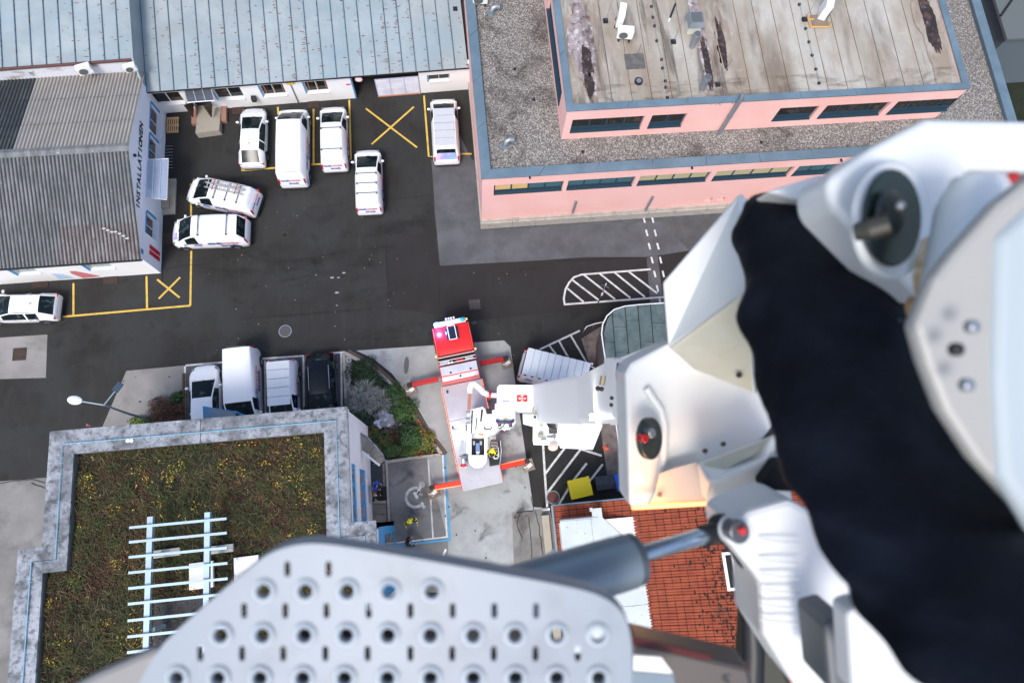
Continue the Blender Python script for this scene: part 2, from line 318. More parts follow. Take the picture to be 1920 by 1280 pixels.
cover(890, 571, .75, .7, mat('cast_iron', (.07, .065, .075), .6), 'square street grate just ahead of the red truck cab', grate=True)
cover(37, 664, .75, .75, rust, 'square rusty cover set in the pale square patch at left', cat='manhole cover')
cover(208, 525, .85, .45, rust, 'rusty light well grate under the south wall of the corrugated building', grate=True)
cover(76, 533, .9, .4, rust, 'rusty light well grate above the white car at far left', grate=True)
cover(314, 448, .5, .8, rust, 'rusty grate between the building corner and the parked van', grate=True)
cover(588, 196, .7, .5, rust, 'dark grate at the wall between two parked white vans', grate=True)
cover(447, 208, .8, .5, rust, 'dark grate beside the ramp and the white estate car', grate=True)
cover(1037, 932, .75, .75, mat('brown_iron', (.10, .035, .028), .7), 'round reddish brown manhole lid beside the yellow container', True, 'manhole cover')

# ================================================================ building helpers
def cellwall(o, u, n, u0, u1, z0, z1, ops, t, zt=None):
    """wall from o along unit u; n points inward; ops=(u0,u1,z0,z1) openings"""
    o = Vector(o); u = Vector(u); n = Vector(n)
    us = sorted(set([u0, u1] + [a for q in ops for a in q[:2] if u0 < a < u1])); zs = sorted(set([z0, z1] + [a for q in ops for a in q[2:4] if z0 < a < z1]))
    def solid(i, j):
        if i < 0 or j < 0 or i >= len(us) - 1 or j >= len(zs) - 1: return False
        a = (us[i] + us[i + 1]) / 2; b = (zs[j] + zs[j + 1]) / 2
        return not any(q[0] < a < q[1] and q[2] < b < q[3] for q in ops)
    b = MB()
    def pt(a, z, w): v = o + u * a + n * w; return (v.x, v.y, z)
    for i in range(len(us) - 1):
        for j in range(len(zs) - 1):
            if not solid(i, j): continue
            a0, a1, b0, b1 = us[i], us[i + 1], zs[j], zs[j + 1]
            F = [pt(a0, b0, 0), pt(a1, b0, 0), pt(a1, b1, 0), pt(a0, b1, 0)]; B = [pt(a0, b0, t), pt(a1, b0, t), pt(a1, b1, t), pt(a0, b1, t)]
            b.add(F, [(0, 1, 2, 3)]); b.add(B, [(3, 2, 1, 0)])
            for di, dj, e in ((0, -1, (0, 1)), (1, 0, (1, 2)), (0, 1, (2, 3)), (-1, 0, (3, 0))):
                if not solid(i + di, j + dj): b.add([F[e[0]], F[e[1]], B[e[1]], B[e[0]]], [(3, 2, 1, 0)])
    return b
def window(par, o, u, n, q, cols, fm, gm, rows=1, rec=.12, bar=.07, sill=None, gms=None, label=None, bottom=0):
    o = Vector(o); u = Vector(u); n = Vector(n); M = Matrix((u, n, Vector((0, 0, 1)))).transposed()
    def bx(b, a0, a1, w0, w1, z0, z1): c = o + u * ((a0 + a1) / 2) + n * ((w0 + w1) / 2); b.box((c.x, c.y, (z0 + z1) / 2), (a1 - a0, w1 - w0, z1 - z0), M=M)
    a0, a1, z0, z1 = q; f = MB()
    bx(f, a0, a0 + bar, rec, rec + .07, z0, z1); bx(f, a1 - bar, a1, rec, rec + .07, z0, z1)
    bx(f, a0 + bar, a1 - bar, rec, rec + .07, z1 - bar, z1); bx(f, a0 + bar, a1 - bar, rec, rec + .07, z0, z0 + bar + bottom)
    zb = z0 + bar + bottom; cw = (a1 - a0 - bar * (cols + 1)) / cols; ch = (z1 - bar - zb - bar * (rows - 1)) / rows
    for i in range(1, cols): bx(f, a0 + i * (cw + bar), a0 + i * (cw + bar) + bar, rec, rec + .07, zb, z1 - bar)
    for j in range(1, rows):
        for i in range(cols): bx(f, a0 + bar + i * (cw + bar), a0 + i * (cw + bar) + bar + cw, rec + .005, rec + .065, zb + j * (ch + bar) - bar, zb + j * (ch + bar))
    w = f.build('window', fm, par, label=label)
    for i in range(cols):
        for j in range(rows):
            g = MB(); s = a0 + bar + i * (cw + bar); zz = zb + j * (ch + bar); bx(g, s, s + cw, rec + .025, rec + .04, zz, zz + ch)
            g.build('pane', gms[i % len(gms)] if gms else gm, w)
    if sill:
        s = MB(); bx(s, a0 + .003, a1 - .003, -sill[0], rec, z0 + .003, z0 + .03); s.build('window_sill', sill[1], w)
    return w
# ================================================================ PINK OFFICE BUILDING
ZC, ZG = 6.9, 6.55
pk = thing('office_building', 'pink office building with gravel terrace roof and set back upper storey', 'building', (19, 30, 0))
XW, YS, XE, YN = 1.79, 19.31, 36.0, 62.0
Xu = (1, 0, 0); Ny = (0, 1, 0)
def pyu(px, py, y): v = PY(px, py, y); return v.x, v.z
lw = []
for (a, b) in (((926, 356), (1056, 346)), ((1064, 347), (1190, 337)), ((1198, 338), (1331, 328)), ((1336, 335), (1484, 320)), ((1490, 322), (1610, 312)), ((1625, 312), (1760, 300)), ((1775, 300), (1900, 290))):
    x0 = pyu(*a, YS)[0]; x1 = pyu(*b, YS)[0]; lw.append((x0, x1, 4.55, 5.85))
ops = lw + [(pyu(1318, 380, YS)[0], pyu(1332, 378, YS)[0], 1.5, 2.0), (pyu(1342, 378, YS)[0], pyu(1356, 376, YS)[0], 1.5, 2.0)]
cellwall((0, YS, 0), Xu, Ny, XW, XE, .9, ZC - .1, ops, .4).build('wall', pink, pk)
cellwall((XW, 0, 0), (0, -1, 0), (1, 0, 0), -YN, -(YS + .4), .9, ZC - .1, [], .4).build('wall', pink, pk)
cellwall((XE, 0, 0), (0, 1, 0), (-1, 0, 0), YS + .4, YN, 0, ZC - .1, [], .4).build('wall', pink, pk)
gl = [[litwin, litwin, blind_t, blind_t], [blind_t], [blind], [blind], [blind_t], [winglass], [winglass]]
for i, q in enumerate(lw): window(pk, (0, YS, 0), Xu, Ny, q, 4, navy, blind, gms=gl[i], rec=.16, bar=.09, bottom=.25, sill=(.02, navy))
for q in ops[len(lw):]: MB().bb(q[0], q[1], YS + .3, YS + .36, q[2], q[3]).build('vent_grille', dark, pk)
# plinth of stone blocks (proud of the wall)
x = XW - .1; k = 0
while x < XE - 1:
    wd = random.choice((1.6, 1.9, 2.2)); 
    MB().bb(x + .008, x + wd - .008, YS - .28, YS - .002, 0, .84).build('stone', stone, pk, bevel=.015)
    MB().bb(x + .008, x + wd - .008, YS - .14, YS - .003, .845, .97).build('plinth_cap', stone, pk)
    x += wd
MB().bb(XW - .1, XW - .002, YS + .0, YN, 0, .9).build('plinth', stone, pk)
# terrace roof
MB().bb(XW + .38, XE - .38, YS + .38, YN, ZG - .3, ZG).build('gravel_surface', gravel_m, pk, kind='stuff')
gst = [bpy.data.meshes.new('x')]
def coping(par, pts, wdt, z, th, m, seg, inward, name='coping', gap=.012):
    """mitred coping segments; pts outer polyline (world xy), inward=+1/-1 side"""
    pts = [Vector(p) for p in pts]; n = len(pts); inn = []
    for i, p in enumerate(pts):
        t0 = (p - pts[i - 1]).normalized() if i else (pts[1] - p).normalized(); t1 = (pts[i + 1] - p).normalized() if i < n - 1 else t0
        n0 = Vector((-t0.y, t0.x)) * inward; n1 = Vector((-t1.y, t1.x)) * inward
        b = (n0 + n1); b = b / (b.length ** 2) * 2; inn.append(p + b * wdt)
    for i in range(n - 1):
        L = (pts[i + 1] - pts[i]).length; k = max(1, round(L / seg))
        for j in range(k):
            a0 = j / k + (gap / L if j else 0); a1 = (j + 1) / k - (gap / L if j < k - 1 else 0)
            q = [pts[i].lerp(pts[i + 1], a0), pts[i].lerp(pts[i + 1], a1), inn[i].lerp(inn[i + 1], a1), inn[i].lerp(inn[i + 1], a0)]
            dz = random.uniform(-.004, .004)
            MB().prism([tuple(v) for v in q], z - th + dz, z + dz).build(name, m, par, bevel=.012)
coping(pk, [(XW - .06, YN), (XW - .06, YS - .06), (XE + .06, YS - .06), (XE + .06, YN)], .62, ZC, .12, zinc, 3.4, 1)
pr = MB(); pr.bb(XW + .4, XW + .5, YS + .4, YN, ZG, ZC - .13); pr.bb(XW + .5, XE - .4, YS + .4, YS + .5, ZG, ZC - .13); pr.bb(XE - .5, XE - .4, YS + .5, YN, ZG, ZC - .13); pr.build('parapet', zinc, pk)
# upper storey
UX0, UX1, UY, UZ = 6.85, 31.0, 21.75, 9.72
uw = []
for a, b in (((1068, 249), (1200, 240)), ((1208, 242), (1275, 240)), ((1443, 231), (1513, 229)), ((1513, 229), (1640, 223)), ((1645, 223), (1765, 218))):
    uw.append([pyu(*a, UY)[0], pyu(*b, UY)[0], 7.25, 8.65])
uw[1][0] = uw[0][1] + .45; uw[3][0] = uw[2][1] + .45; uw[4][0] = uw[3][1] + .45
cellwall((0, UY, 0), Xu, Ny, UX0, UX1, ZG, UZ - .1, uw, .35).build('upper_wall', pink, pk)
we = [(-PX(*b, UX0).y, -PX(*a, UX0).y, 7.25, 8.65) for a, b in (((1047, 215), (1037, 98)), ((1035, 86), (1027, 12)))]
we = [(-37.2, -31.6, 7.25, 8.65), (-30.6, -23.6, 7.25, 8.65)]
cellwall((UX0, 0, 0), (0, -1, 0), (1, 0, 0), -YN, -(UY + .35), ZG, UZ - .1, we, .35).build('upper_wall', pink, pk)
cellwall((UX1, 0, 0), (0, 1, 0), (-1, 0, 0), UY + .35, YN, ZG, UZ - .1, [], .35).build('upper_wall', pink, pk)
for i, q in enumerate(uw): window(pk, (0, UY, 0), Xu, Ny, q, [4, 2, 2, 4, 4][i], navy, winglass, rec=.15, bar=.09, bottom=.35, sill=(.04, navy))
for q in we: window(pk, (UX0, 0, 0), (0, -1, 0), (1, 0, 0), q, 4, navy, winglass, rec=.15, bar=.09, bottom=.2, sill=(.06, navy))
coping(pk, [(UX0 - .06, YN), (UX0 - .06, UY - .06), (UX1 + .06, UY - .06), (UX1 + .06, YN)], .42, UZ, .12, zinc, 3.6, 1)
# roofing membrane in strips, with pooling stains
memb = mat('roof_membrane', (.36, .34, .29), .75, layers=[((.43, .42, .385), .35, .40, .62, .9), ((.25, .20, .15), .30, .47, .66, .85, (1, .35, 1)), ((.16, .115, .085), .8, .56, .76, .7, (1, .22, 1)), ((.30, .25, .20), 5, .5, .75, .5, (1, .3, 1)), ((.7, .68, .64), 2.5, .6, .8, .3)], bump=(2, .1))
XS = [UX0 + .3 + i * (UX1 - UX0 - .6) / 20 for i in range(21)]
for i in range(20):
    b = MB(); a0, a1 = XS[i], XS[i + 1]; z = UZ - .22
    nn = 30
    for k in range(nn):
        y0 = UY + .3 + k * .66; y1 = y0 + .66
        def zz(x, y): return z + .02 * noise.noise(Vector((x * .5, y * .25, 0)))
        b.add([(a0 + .012, y0, zz(a0, y0)), (a1 + .05, y0, zz(a1, y0) + .012), (a1 + .05, y1, zz(a1, y1) + .012), (a0 + .012, y1, zz(a0, y1))], [(0, 1, 2, 3)])
    b.build('roof_strip', memb, pk)
MB().bb(UX0 + .3, UX1 - .3, UY + .3, YN, UZ - .6, UZ - .30).build('roof_slab', mat('dark_membrane', (.16, .12, .09), .8), pk)
MB().flat([(UX0 + .4, UY + .4), (UX1 - .4, UY + .4), (UX1 - .4, YN), (UX0 + .4, YN)], UZ - .172).build('roof_grime', grime('roof_grime', (.10, .065, .04), .55, (1, .22, 1), .52, .78, .45), pk)
MB().flat([(UX0 + .4, UY + .4), (UX1 - .4, UY + .4), (UX1 - .4, UY + 1.6), (UX0 + .4, UY + 1.6)], UZ - .160).build('roof_grime', grime('edge_grime', (.12, .085, .06), 1.3, (.5, 1.2, 1), .48, .74, .5), pk)
for gx, gw_ in ((8.6, 1.4), (16.0, 1.3), (29.2, 1.5), (12.8, .8)):
    MB().flat([(gx - gw_, UY + .4), (gx + gw_, UY + .4), (gx + gw_, YN), (gx - gw_, YN)], UZ - .150 + gx * .0004).build('roof_grime', grime('streak_grime', (.05, .03, .02), .9, (1.6, .16, 1), .54, .76, .65), pk)
MB().flat([(XW + .7, YS + .7), (XE - .7, YS + .7), (XE - .7, UY - .02), (XW + .7, UY - .02)], ZG + .012).build('gravel_dirt', grime('gravel_dirt', (.05, .045, .04), .5, (1, 1, 1), .5, .75, .6), pk)
MB().flat([(XW + .7, UY), (UX0 - .02, UY), (UX0 - .02, YN), (XW + .7, YN)], ZG + .012).build('gravel_dirt', grime('gravel_dirt', (.05, .045, .04), .5, (1, 1, 1), .5, .75, .6), pk)
# thin brown ribs along the strip seams
sm_ = MB()
for i in range(1, 20): sm_.tube([(XS[i] + .04, UY + .35, UZ - .2), (XS[i] + .04 + random.uniform(-.03, .03), UY + 8, UZ - .2), (XS[i] + .04, UY + 19, UZ - .2)], .018, 5)
sm_.build('roof_seam', mat('seam_brown', (.13, .09, .065), .9), pk)
# standing water marks: dark mineral stains lying on the membrane
def blob(par, cx, cy, rx, ry, z, m, seed, name='water_stain', n=110, rough=.20):
    b = MB(); pts = []
    for i in range(n):
        a = 2 * math.pi * i / n; k = 1 + rough * 2 * noise.noise(Vector((math.cos(a) * 1.7 + seed, math.sin(a) * 1.7, seed))) + .16 * noise.noise(Vector((math.cos(a) * 7 + seed, math.sin(a) * 7, seed))) + .10 * noise.noise(Vector((math.cos(a) * 19, math.sin(a) * 19, seed)))
        pts.append((cx + rx * k * math.cos(a), cy + ry * k * math.sin(a)))
    b.flat(pts, z); return b.build(name, m, par)
st1 = mat('stain_grey', (.30, .26, .26), .8, layers=[((.13, .08, .07), 2.2, .5, .62, .9), ((.55, .53, .55), 3.5, .52, .62, .8), ((.08, .05, .045), .8, .5, .65, .8)])
st2 = mat('stain_dark', (.022, .015, .014), .7, layers=[((.10, .06, .05), 2, .5, .65, .8), ((.30, .27, .27), 6, .62, .7, .8)])
st0 = mat('stain_tan', (.27, .22, .175), .8, layers=[((.37, .33, .28), .8, .42, .62, .95), ((.16, .11, .08), 1.6, .56, .72, .6, (1, .3, 1))])
def roofp(px, py): return P(px, py, UZ - .2)
for px, py, rx, ry, m, sd_, dz in ((1095, 84, 1.0, 3.3, st0, 1, 0), (1092, 80, .75, 3.0, st1, 2, .01), (1106, 160, .26, .8, st2, 3, .02), (1100, 118, .35, 1.0, st2, 8, .02), (1325, 90, .65, 3.6, st0, 4, 0), (1322, 110, .38, 2.2, st1, 5, .01), (1325, 120, .2, 1.7, st2, 6, .02),
                                (1356, 85, .42, 3.2, st0, 7, 0), (1353, 85, .2, 1.8, st2, 9, .02), (1745, 50, .9, 3.6, st0, 11, 0), (1742, 40, .4, 2.4, st2, 12, .02), (1300, 10, .4, 2.0, st1, 13, .012), (1760, 110, .6, 2.0, st0, 15, .004)):
    p = roofp(px, py); blob(pk, p.x, p.y, rx, ry, UZ - .165 + dz, m, sd_ * 3.1)
# ballast clips and cable rows on roof
cl = MB().box((0, 0, .05), (.14, .14, .1)).mesh('clip', trim)
for row in ([(1221, 14), (1224, 34), (1227, 50), (1231, 78), (1240, 113), (1242, 129), (1247, 153), (1248, 165), (1251, 184)], [(1498, 10), (1505, 38), (1510, 55), (1516, 80), (1522, 105), (1529, 131), (1535, 157)]):
    w0 = [roofp(*q) for q in row]
    r = thing('lightning_cable', 'cable line with black clips running down the pale roof ' + ('near the air conditioning units' if row[0][0] < 1300 else 'below the pallet unit'), 'roof cable', (w0[0].x, w0[0].y, UZ - .18))
    t = MB().tube([(p.x, p.y, UZ - .1) for p in w0], .012, 5); t.build('cable', grey_metal, r)
    for p in w0: inst('clip', cl, (p.x, p.y, UZ - .2), r)
# downpipes
def downpipe(par, a, b, y, r=.11, name='downpipe'):
    p0 = PY(*a, y); x = p0.x; z1, z0 = p0.z, PY(*b, y).z
    MB().tube([(x, y, z0), (x, y, z1 - .15), (x, y + .1, z1)], r, 12).build(name, grey_metal, par, smooth=40)
    for z in (z0 + .3, (z0 + z1) / 2): MB().tube([(x, y, z), (x, y, z + .05)], r + .02, 12).build('pipe_clip', zinc, par)
downpipe(pk, (1393, 180), (1351, 252), UY - .16, .13)
for a, b in (((1224, 370), (1212, 396)), ((1080, 379), (1072, 399))): downpipe(pk, a, b, YS - .1, .08)
sp = MB().box((0, -.1, 0), (.1, .25, .08)).mesh('spout', trim)
for px, py in ((993, 329), (1297, 311), (1577, 298)): v = PY(px, py, YS); inst('overflow_spout', sp, (v.x, YS, v.z), pk)
# things on roofs
def spout_bend(px, py, z, label):
    p = P(px, py, z); r = thing('roof_vent', label, 'roof vent', (p.x, p.y, z))
    b = MB(); b.tube([(p.x - .32, p.y - .1, z), (p.x - .3, p.y - .1, z + .25), (p.x - .2, p.y - .02, z + .42), (p.x, p.y + .05, z + .46), (p.x + .22, p.y + .04, z + .4)], .17, 14); b.build('bend_pipe', grey_metal, r, smooth=40)
    MB().tube([(p.x - .32, p.y - .1, z), (p.x - .32, p.y - .1, z + .06)], .26, 14).build('flange', zinc, r)
spout_bend(930, 23, ZG, 'curved zinc vent pipe on the gravel roof near its top end')
spout_bend(956, 270, ZG, 'curved zinc vent pipe on gravel near the roof corner')
acw = mat('ac_white', (.78, .78, .76), .45); acg = mat('ac_grille', (.10, .11, .11), .5)
def acunit(p, rz, label, size=(.95, .38, .75), feet=True, cat='air conditioner', roll=0):
    r = thing('air_conditioner', label, cat, p, rz)
    sx, sy, sz = size; h = .18 if feet else 0
    MB().box((0, 0, h + sz / 2), size).build('casing', acw, r, True, bevel=.03)
    t = MB().tube([(0 - .12 * sx, -sy / 2 - .012, h + sz / 2), (-.12 * sx, -sy / 2 - .03, h + sz / 2)], sz * .4, 18); t.build('fan_grille', acg, r, True)
    MB().box((0, 0, h + sz + .004), (sx * .9, sy * .8, .012)).build('top_panel', acw, r, True)
    if feet:
        f = MB().box((0, 0, .08), (.09, sy * 1.25, .16)).mesh('foot', trim)
        for a in (-1, 1): inst('foot', f, (a * sx * .32, 0, 0), r, local=True)
    return r
v = P(900, 8, ZG); acunit((v.x, v.y, ZG), math.radians(0), 'white air conditioner at the top edge of the gravel roof')
def rp(px, py): v = P(px, py, UZ - .2); return (v.x, v.y, UZ - .19)
acunit(rp(1160, 46), math.radians(75), 'tall white air conditioner on a rack on the stained roof', (.9, .4, 1.1))
acunit(rp(1169, 72), math.radians(-8), 'small white air conditioner with round fan facing the camera', (.95, .45, .65))
u = acunit(rp(1540, 28), math.radians(70), 'white air conditioner leaning on an orange wooden pallet frame', (.9, .45, 1.2), False)
wood = mat('orange_wood', (.55, .28, .07), .7)
pf = thing('timber_cradle', 'orange wooden frame under the white roof air conditioner', 'frame', rp(1533, 42))
q = Vector(rp(1533, 40))
for a, b in (((1512, 30), (1519, 52)), ((1519, 52), (1552, 52)), ((1513, 38), (1524, 38)), ((1552, 52), (1556, 44))):
    v0 = Vector(rp(*a)); v1 = Vector(rp(*b)); MB().tube([v0 + Vector((0, 0, .06)), v1 + Vector((0, 0, .06))], .06, 4).build('beam', wood, pf)
MB().box((q.x + .1, q.y, UZ - .14), (1.0, .8, .03)).build('board', mat('old_board', (.2, .16, .12), .8), pf)
# hooded ventilator + cowls + aerials
v = Vector(rp(1297, 55)); r = thing('roof_hood', 'square metal ventilation hood with dark top on the roof', 'roof vent', v)
MB().box((v.x, v.y, v.z + .35), (.75, .7, .7)).build('shaft', mat('hood_cream', (.6, .6, .52), .6), r)
h = MB(); a = .52; h.loft([[(v.x - a, v.y - a, v.z + .72), (v.x + a, v.y - a, v.z + .72), (v.x + a, v.y + a, v.z + .72), (v.x - a, v.y + a, v.z + .72)], [(v.x - a * .72, v.y - a * .72, v.z + 1.0), (v.x + a * .72, v.y - a * .72, v.z + 1.0), (v.x + a * .72, v.y + a * .72, v.z + 1.0), (v.x - a * .72, v.y + a * .72, v.z + 1.0)]]); h.build('hood', grey_metal, r)
MB().box((v.x, v.y, v.z + 1.02), (.6, .6, .05)).build('lid', acg, r)
for px, py, lb in ((1300, 82, 'upper of two grey pipe cowls beside the dark roof stain'), (1319, 161, 'lower grey pipe cowl close to the roof front edge')):
    v = Vector(rp(px - 3, py + 6)); r = thing('pipe_cowl', lb, 'roof vent', v)
    MB().tube([v, v + Vector((0, 0, .75))], .17, 14).build('pipe', grey_metal, r, smooth=40)
    MB().tube([v + Vector((0, 0, .76)), v + Vector((0, 0, .95)), v + Vector((0, 0, 1.15))], [.17, .25, .2], 14).build('cowl', grey_metal, r, smooth=40)
    MB().tube([v + Vector((0, 0, 1.155)), v + Vector((0, 0, 1.17))], .17, 14).build('cowl_mouth', acg, r)
v = Vector(rp(1190, 116)); r = thing('roof_mat', 'square dark grey rubber mat with a thin mast on the roof', 'mat', v)
MB().box((v.x, v.y, v.z + .03), (1.15, 1.0, .05)).build('base_mat', mat('rubber_mat', (.09, .09, .085), .8, layers=[((.14, .13, .12), 3, .45, .65)]), r)
MB().tube([v + Vector((0, 0, .05)), v + Vector((.1, .15, 1.3))], .02, 6).build('mast', grey_metal, r)
v = Vector(rp(1197, 154)); r = thing('roof_drain', 'round dark roof drain with a cable ring', 'drain', v)
MB().tube([v, v + Vector((0, 0, .12))], .24, 20).build('drain_ring', trim, r); MB().tube([v + Vector((0, 0, .121)), v + Vector((0, 0, .14))], .15, 16).build('drain_grate', grey_metal, r)
for px, py, lb in ((1262, 80, 'thin leaning aerial rod with a black foot on the roof'), (1135, 41, 'thin aerial rod beside the tall air conditioner'), (1345, 160, 'thin aerial rod beside the lower pipe cowl'), (1508, 38, 'thin aerial rod beside the orange wooden frame')):
    v = Vector(rp(px, py)); r = thing('aerial_rod', lb, 'aerial', v)
    MB().box((v.x, v.y, v.z + .06), (.28, .28, .1)).build('foot', trim, r); MB().tube([v, v + Vector((.25, .35, 1.9))], .015, 5).build('rod', grey_metal, r)
v = Vector(rp(1254, 40)); r = thing('vent_stub', 'short black pipe with a white collar on the pale roof', 'roof vent', v)
MB().tube([v, v + Vector((.0, .0, .3))], .07, 8).build('collar', acw, r); MB().tube([v + Vector((0, 0, .3)), v + Vector((.05, .1, 1.3))], .06, 8).build('pipe', trim, r)
for k, (px, py) in enumerate(((965, 130), (1001, 187), (1093, 285), (1427, 267))):
    v = P(px, py, ZG); r = MB().tube([(v.x, v.y, ZG), (v.x, v.y, ZG + .04)], .1, 10).build('gravel_drain', trim, label=['small black outlet in gravel, uppermost of the strip', 'small black outlet in gravel beside the side windows', 'small black outlet in gravel near front left corner', 'small black outlet in gravel below the downpipe'][k], cat='drain')
# ================================================================ LONG METAL ROOFED WORKSHOP
A = Vector((-19.77, 29.43, 0)); B = Vector((1.70, 30.05, 0)); U = (B - A).normalized(); N_ = Vector((-U.y, U.x, 0)); LB = (B - A).length
bn = thing('workshop_building', 'long workshop with pale blue standing seam roof spotted with rust', 'building', (-10, 32, 0))
seam_m = mat('seam_roof', (.28, .32, .33), .5, .1, layers=[((.355, .40, .41), .5, .4, .65, .9), ((.22, .29, .32), 1.4, .55, .75, .5, (.5, 2.5, 1)), ((.22, .32, .37), .2, .45, .7, .7)])
rustm = mat('rust_patch', (.15, .05, .03), .85, layers=[((.28, .12, .07), 6, .45, .7)])
SL = .16; ZE = 2.95; RL = 13.0
def barn(u, v, dz=0): p = A + U * u + N_ * v; return (p.x, p.y, ZE + SL * (v + .3) + dz)
def wallcoord(px, py):      # point on workshop south wall plane -> (u, z)
    d = ray(px, py); t = (A - CAM).dot(N_) / d.dot(N_); p = CAM + d * t; return (p - A).dot(U), p.z
pw = (LB + .0) / 24
def panel_mesh(L):
    b = MB(); n = 12
    for k in range(n):
        v0, v1 = L * k / n, L * (k + 1) / n
        for a0, a1, h0, h1 in ((.03, pw * .33, .0, .006), (pw * .33, pw * .66, .006, .006), (pw * .66, pw - .03, .006, 0)):
            b.add([(a0, v0, SL * v0 + h0), (a1, v0, SL * v0 + h1), (a1, v1, SL * v1 + h1), (a0, v1, SL * v1 + h0)], [(0, 1, 2, 3)])
    b.add([(.0, 0, -.05), (pw, 0, -.05), (pw, 0, 0), (0, 0, 0)], [(0, 1, 2, 3)])
    return b.mesh('roof_panel', seam_m)
pm1 = panel_mesh(RL); pm2 = panel_mesh(RL - 1.2)
ang = math.atan2(U.y, U.x)
def seam_mesh(L):
    a = 0; b = MB(); b.add([(a - .035, 0, 0), (a - .025, 0, .06), (a + .025, 0, .06), (a + .035, 0, 0), (a - .035, L, SL * L), (a - .025, L, SL * L + .06), (a + .025, L, SL * L + .06), (a + .035, L, SL * L)], [(0, 1, 5, 4), (1, 2, 6, 5), (2, 3, 7, 6), (0, 3, 2, 1)]); return b.mesh('standing_seam', seamd)
seamd = mat('seam_blue_dark', (.07, .13, .18), .5, layers=[((.03, .04, .05), 6, .52, .62)])
sm1 = seam_mesh(RL); sm2 = seam_mesh(RL - 1.2); VW = .9; ZW = PY(150, 116, 30.35).z
def west(u, v, dz=0): q = barn(u, v, dz); return (q[0], q[1], ZW + SL * (v - VW) + dz)
for i in range(24): inst('roof_panel', pm1, barn(i * pw, -.3), bn, (0, 0, ang)); inst('standing_seam', sm1, barn(i * pw, -.3), bn, (0, 0, ang))
for i in range(-14, 0): inst('roof_panel', pm2, west(i * pw, VW), bn, (0, 0, ang)); inst('standing_seam', sm2, west(i * pw, VW), bn, (0, 0, ang))
# rust spots, elongated across each pan, mostly along the seams
rs = MB()
for i in range(800):
    k = random.choice(list(range(-6, 24)) + [8, 9, 10, 11, 11, 17, 17, 18, 18, 19, 19, 19, 5, 6]); u = (k + random.choice([random.uniform(.70, .97), random.uniform(.75, .95), random.uniform(.1, .9)])) * pw
    v = random.uniform(.1, 8.5) if k >= 0 else random.uniform(1.3, 8.5); l = random.uniform(.03, .15) * random.choice([.5, 1, 1.1]); h = random.uniform(.012, .035)
    p = []
    for a in range(7): p.append((barn if k >= 0 else west)(u + l * math.cos(a * .9) * random.uniform(.6, 1.2), v - .3 + h * math.sin(a * .9) * random.uniform(.5, 1.5), .016 + i * 1e-5))
    rs.add(p, [tuple(range(7))])
rs.build('rust_spots', rustm, bn, kind='stuff')
MB().loft([[barn(-.05, -.36, -.0), barn(LB + .05, -.36, 0)], [barn(-.05, -.36, -.1), barn(LB + .05, -.36, -.1)], [barn(-.05, -.30, -.1), barn(LB + .05, -.30, -.1)], [barn(-.05, -.29, -.055), barn(LB + .05, -.29, -.055)]], close=False, caps=False).build('gutter', trim, bn)
b = MB(); b.loft([[barn(-.12, -.3, -.3), barn(-.12, VW, -.3), barn(-.12, VW + 11, -.3)], [barn(-.12, -.3, .12), west(-.12, VW, .08), west(-.12, VW + 11, .08)], [barn(.0, -.3, .12), west(.0, VW, .08), west(.0, VW + 11, .08)], [barn(.0, -.3, -.3), barn(.0, VW, -.3), barn(.0, VW + 11, -.3)]], close=False, caps=False); b.build('roof_edge', seam_m, bn)
# openings
def wo(tl, br, z0, z1): return (wallcoord(*tl)[0], wallcoord(*br)[0], z0, z1)
win = [wo((290, 190), (345, 188), 1.05, 2.3), wo((405, 180), (455, 175), 1.05, 2.3), wo((487, 165), (533, 165), 1.05, 2.3), wo((570, 160), (614, 160), 1.05, 2.3), wo((804, 158), (844, 158), 1.3, 2.0)]
win = [(a, b_, c_, d_) for a, b_, c_, d_ in win]
g0 = wallcoord(668, 181)[0]; g1 = wallcoord(789, 172)[0]
door = (wallcoord(368, 205)[0], wallcoord(404, 205)[0], .0, 2.15)
wm = cellwall(A, U, N_, -.0, LB + .1, 0, ZE, win + [(g0, g1, 0, ZE - .25), door], .3); wm.build('wall', white_wall, bn)
for i, q in enumerate(win):
    window(bn, A, U, N_, q, 2, whitep if i < 4 else grey_metal, winglass, rec=.14, bar=.07, sill=(.14, mat('white_sill', (.75, .77, .8), .5)), gms=None)
    s = MB()
    p = A + U * (q[0] + .0) ; M3 = Matrix((U, N_, Vector((0, 0, 1)))).transposed()
    c = A + U * (q[0] - .035) - N_ * .02; s.box((c.x, c.y, (q[2] + q[3]) / 2), (.07, .05, q[3] - q[2]), M=M3); s.build('blue_reveal', blue_trim, bn)
c = A + U * (g0 - .03) - N_ * .02; MB().box((c.x, c.y, 1.35), (.08, .06, 2.7), M=M3).build('blue_reveal', blue_trim, bn)
# brown blind strips inside office windows
for i in (2, 3):
    q = win[i]
    for j in range(3):
        c = A + U * (q[0] + .25 + j * (q[1] - q[0] - .4) / 2) + N_ * .13; MB().box((c.x, c.y, 1.7), (.07, .02, 1.1), M=M3).build('curtain', mat('brown_curtain', (.25, .11, .06), .8), bn)
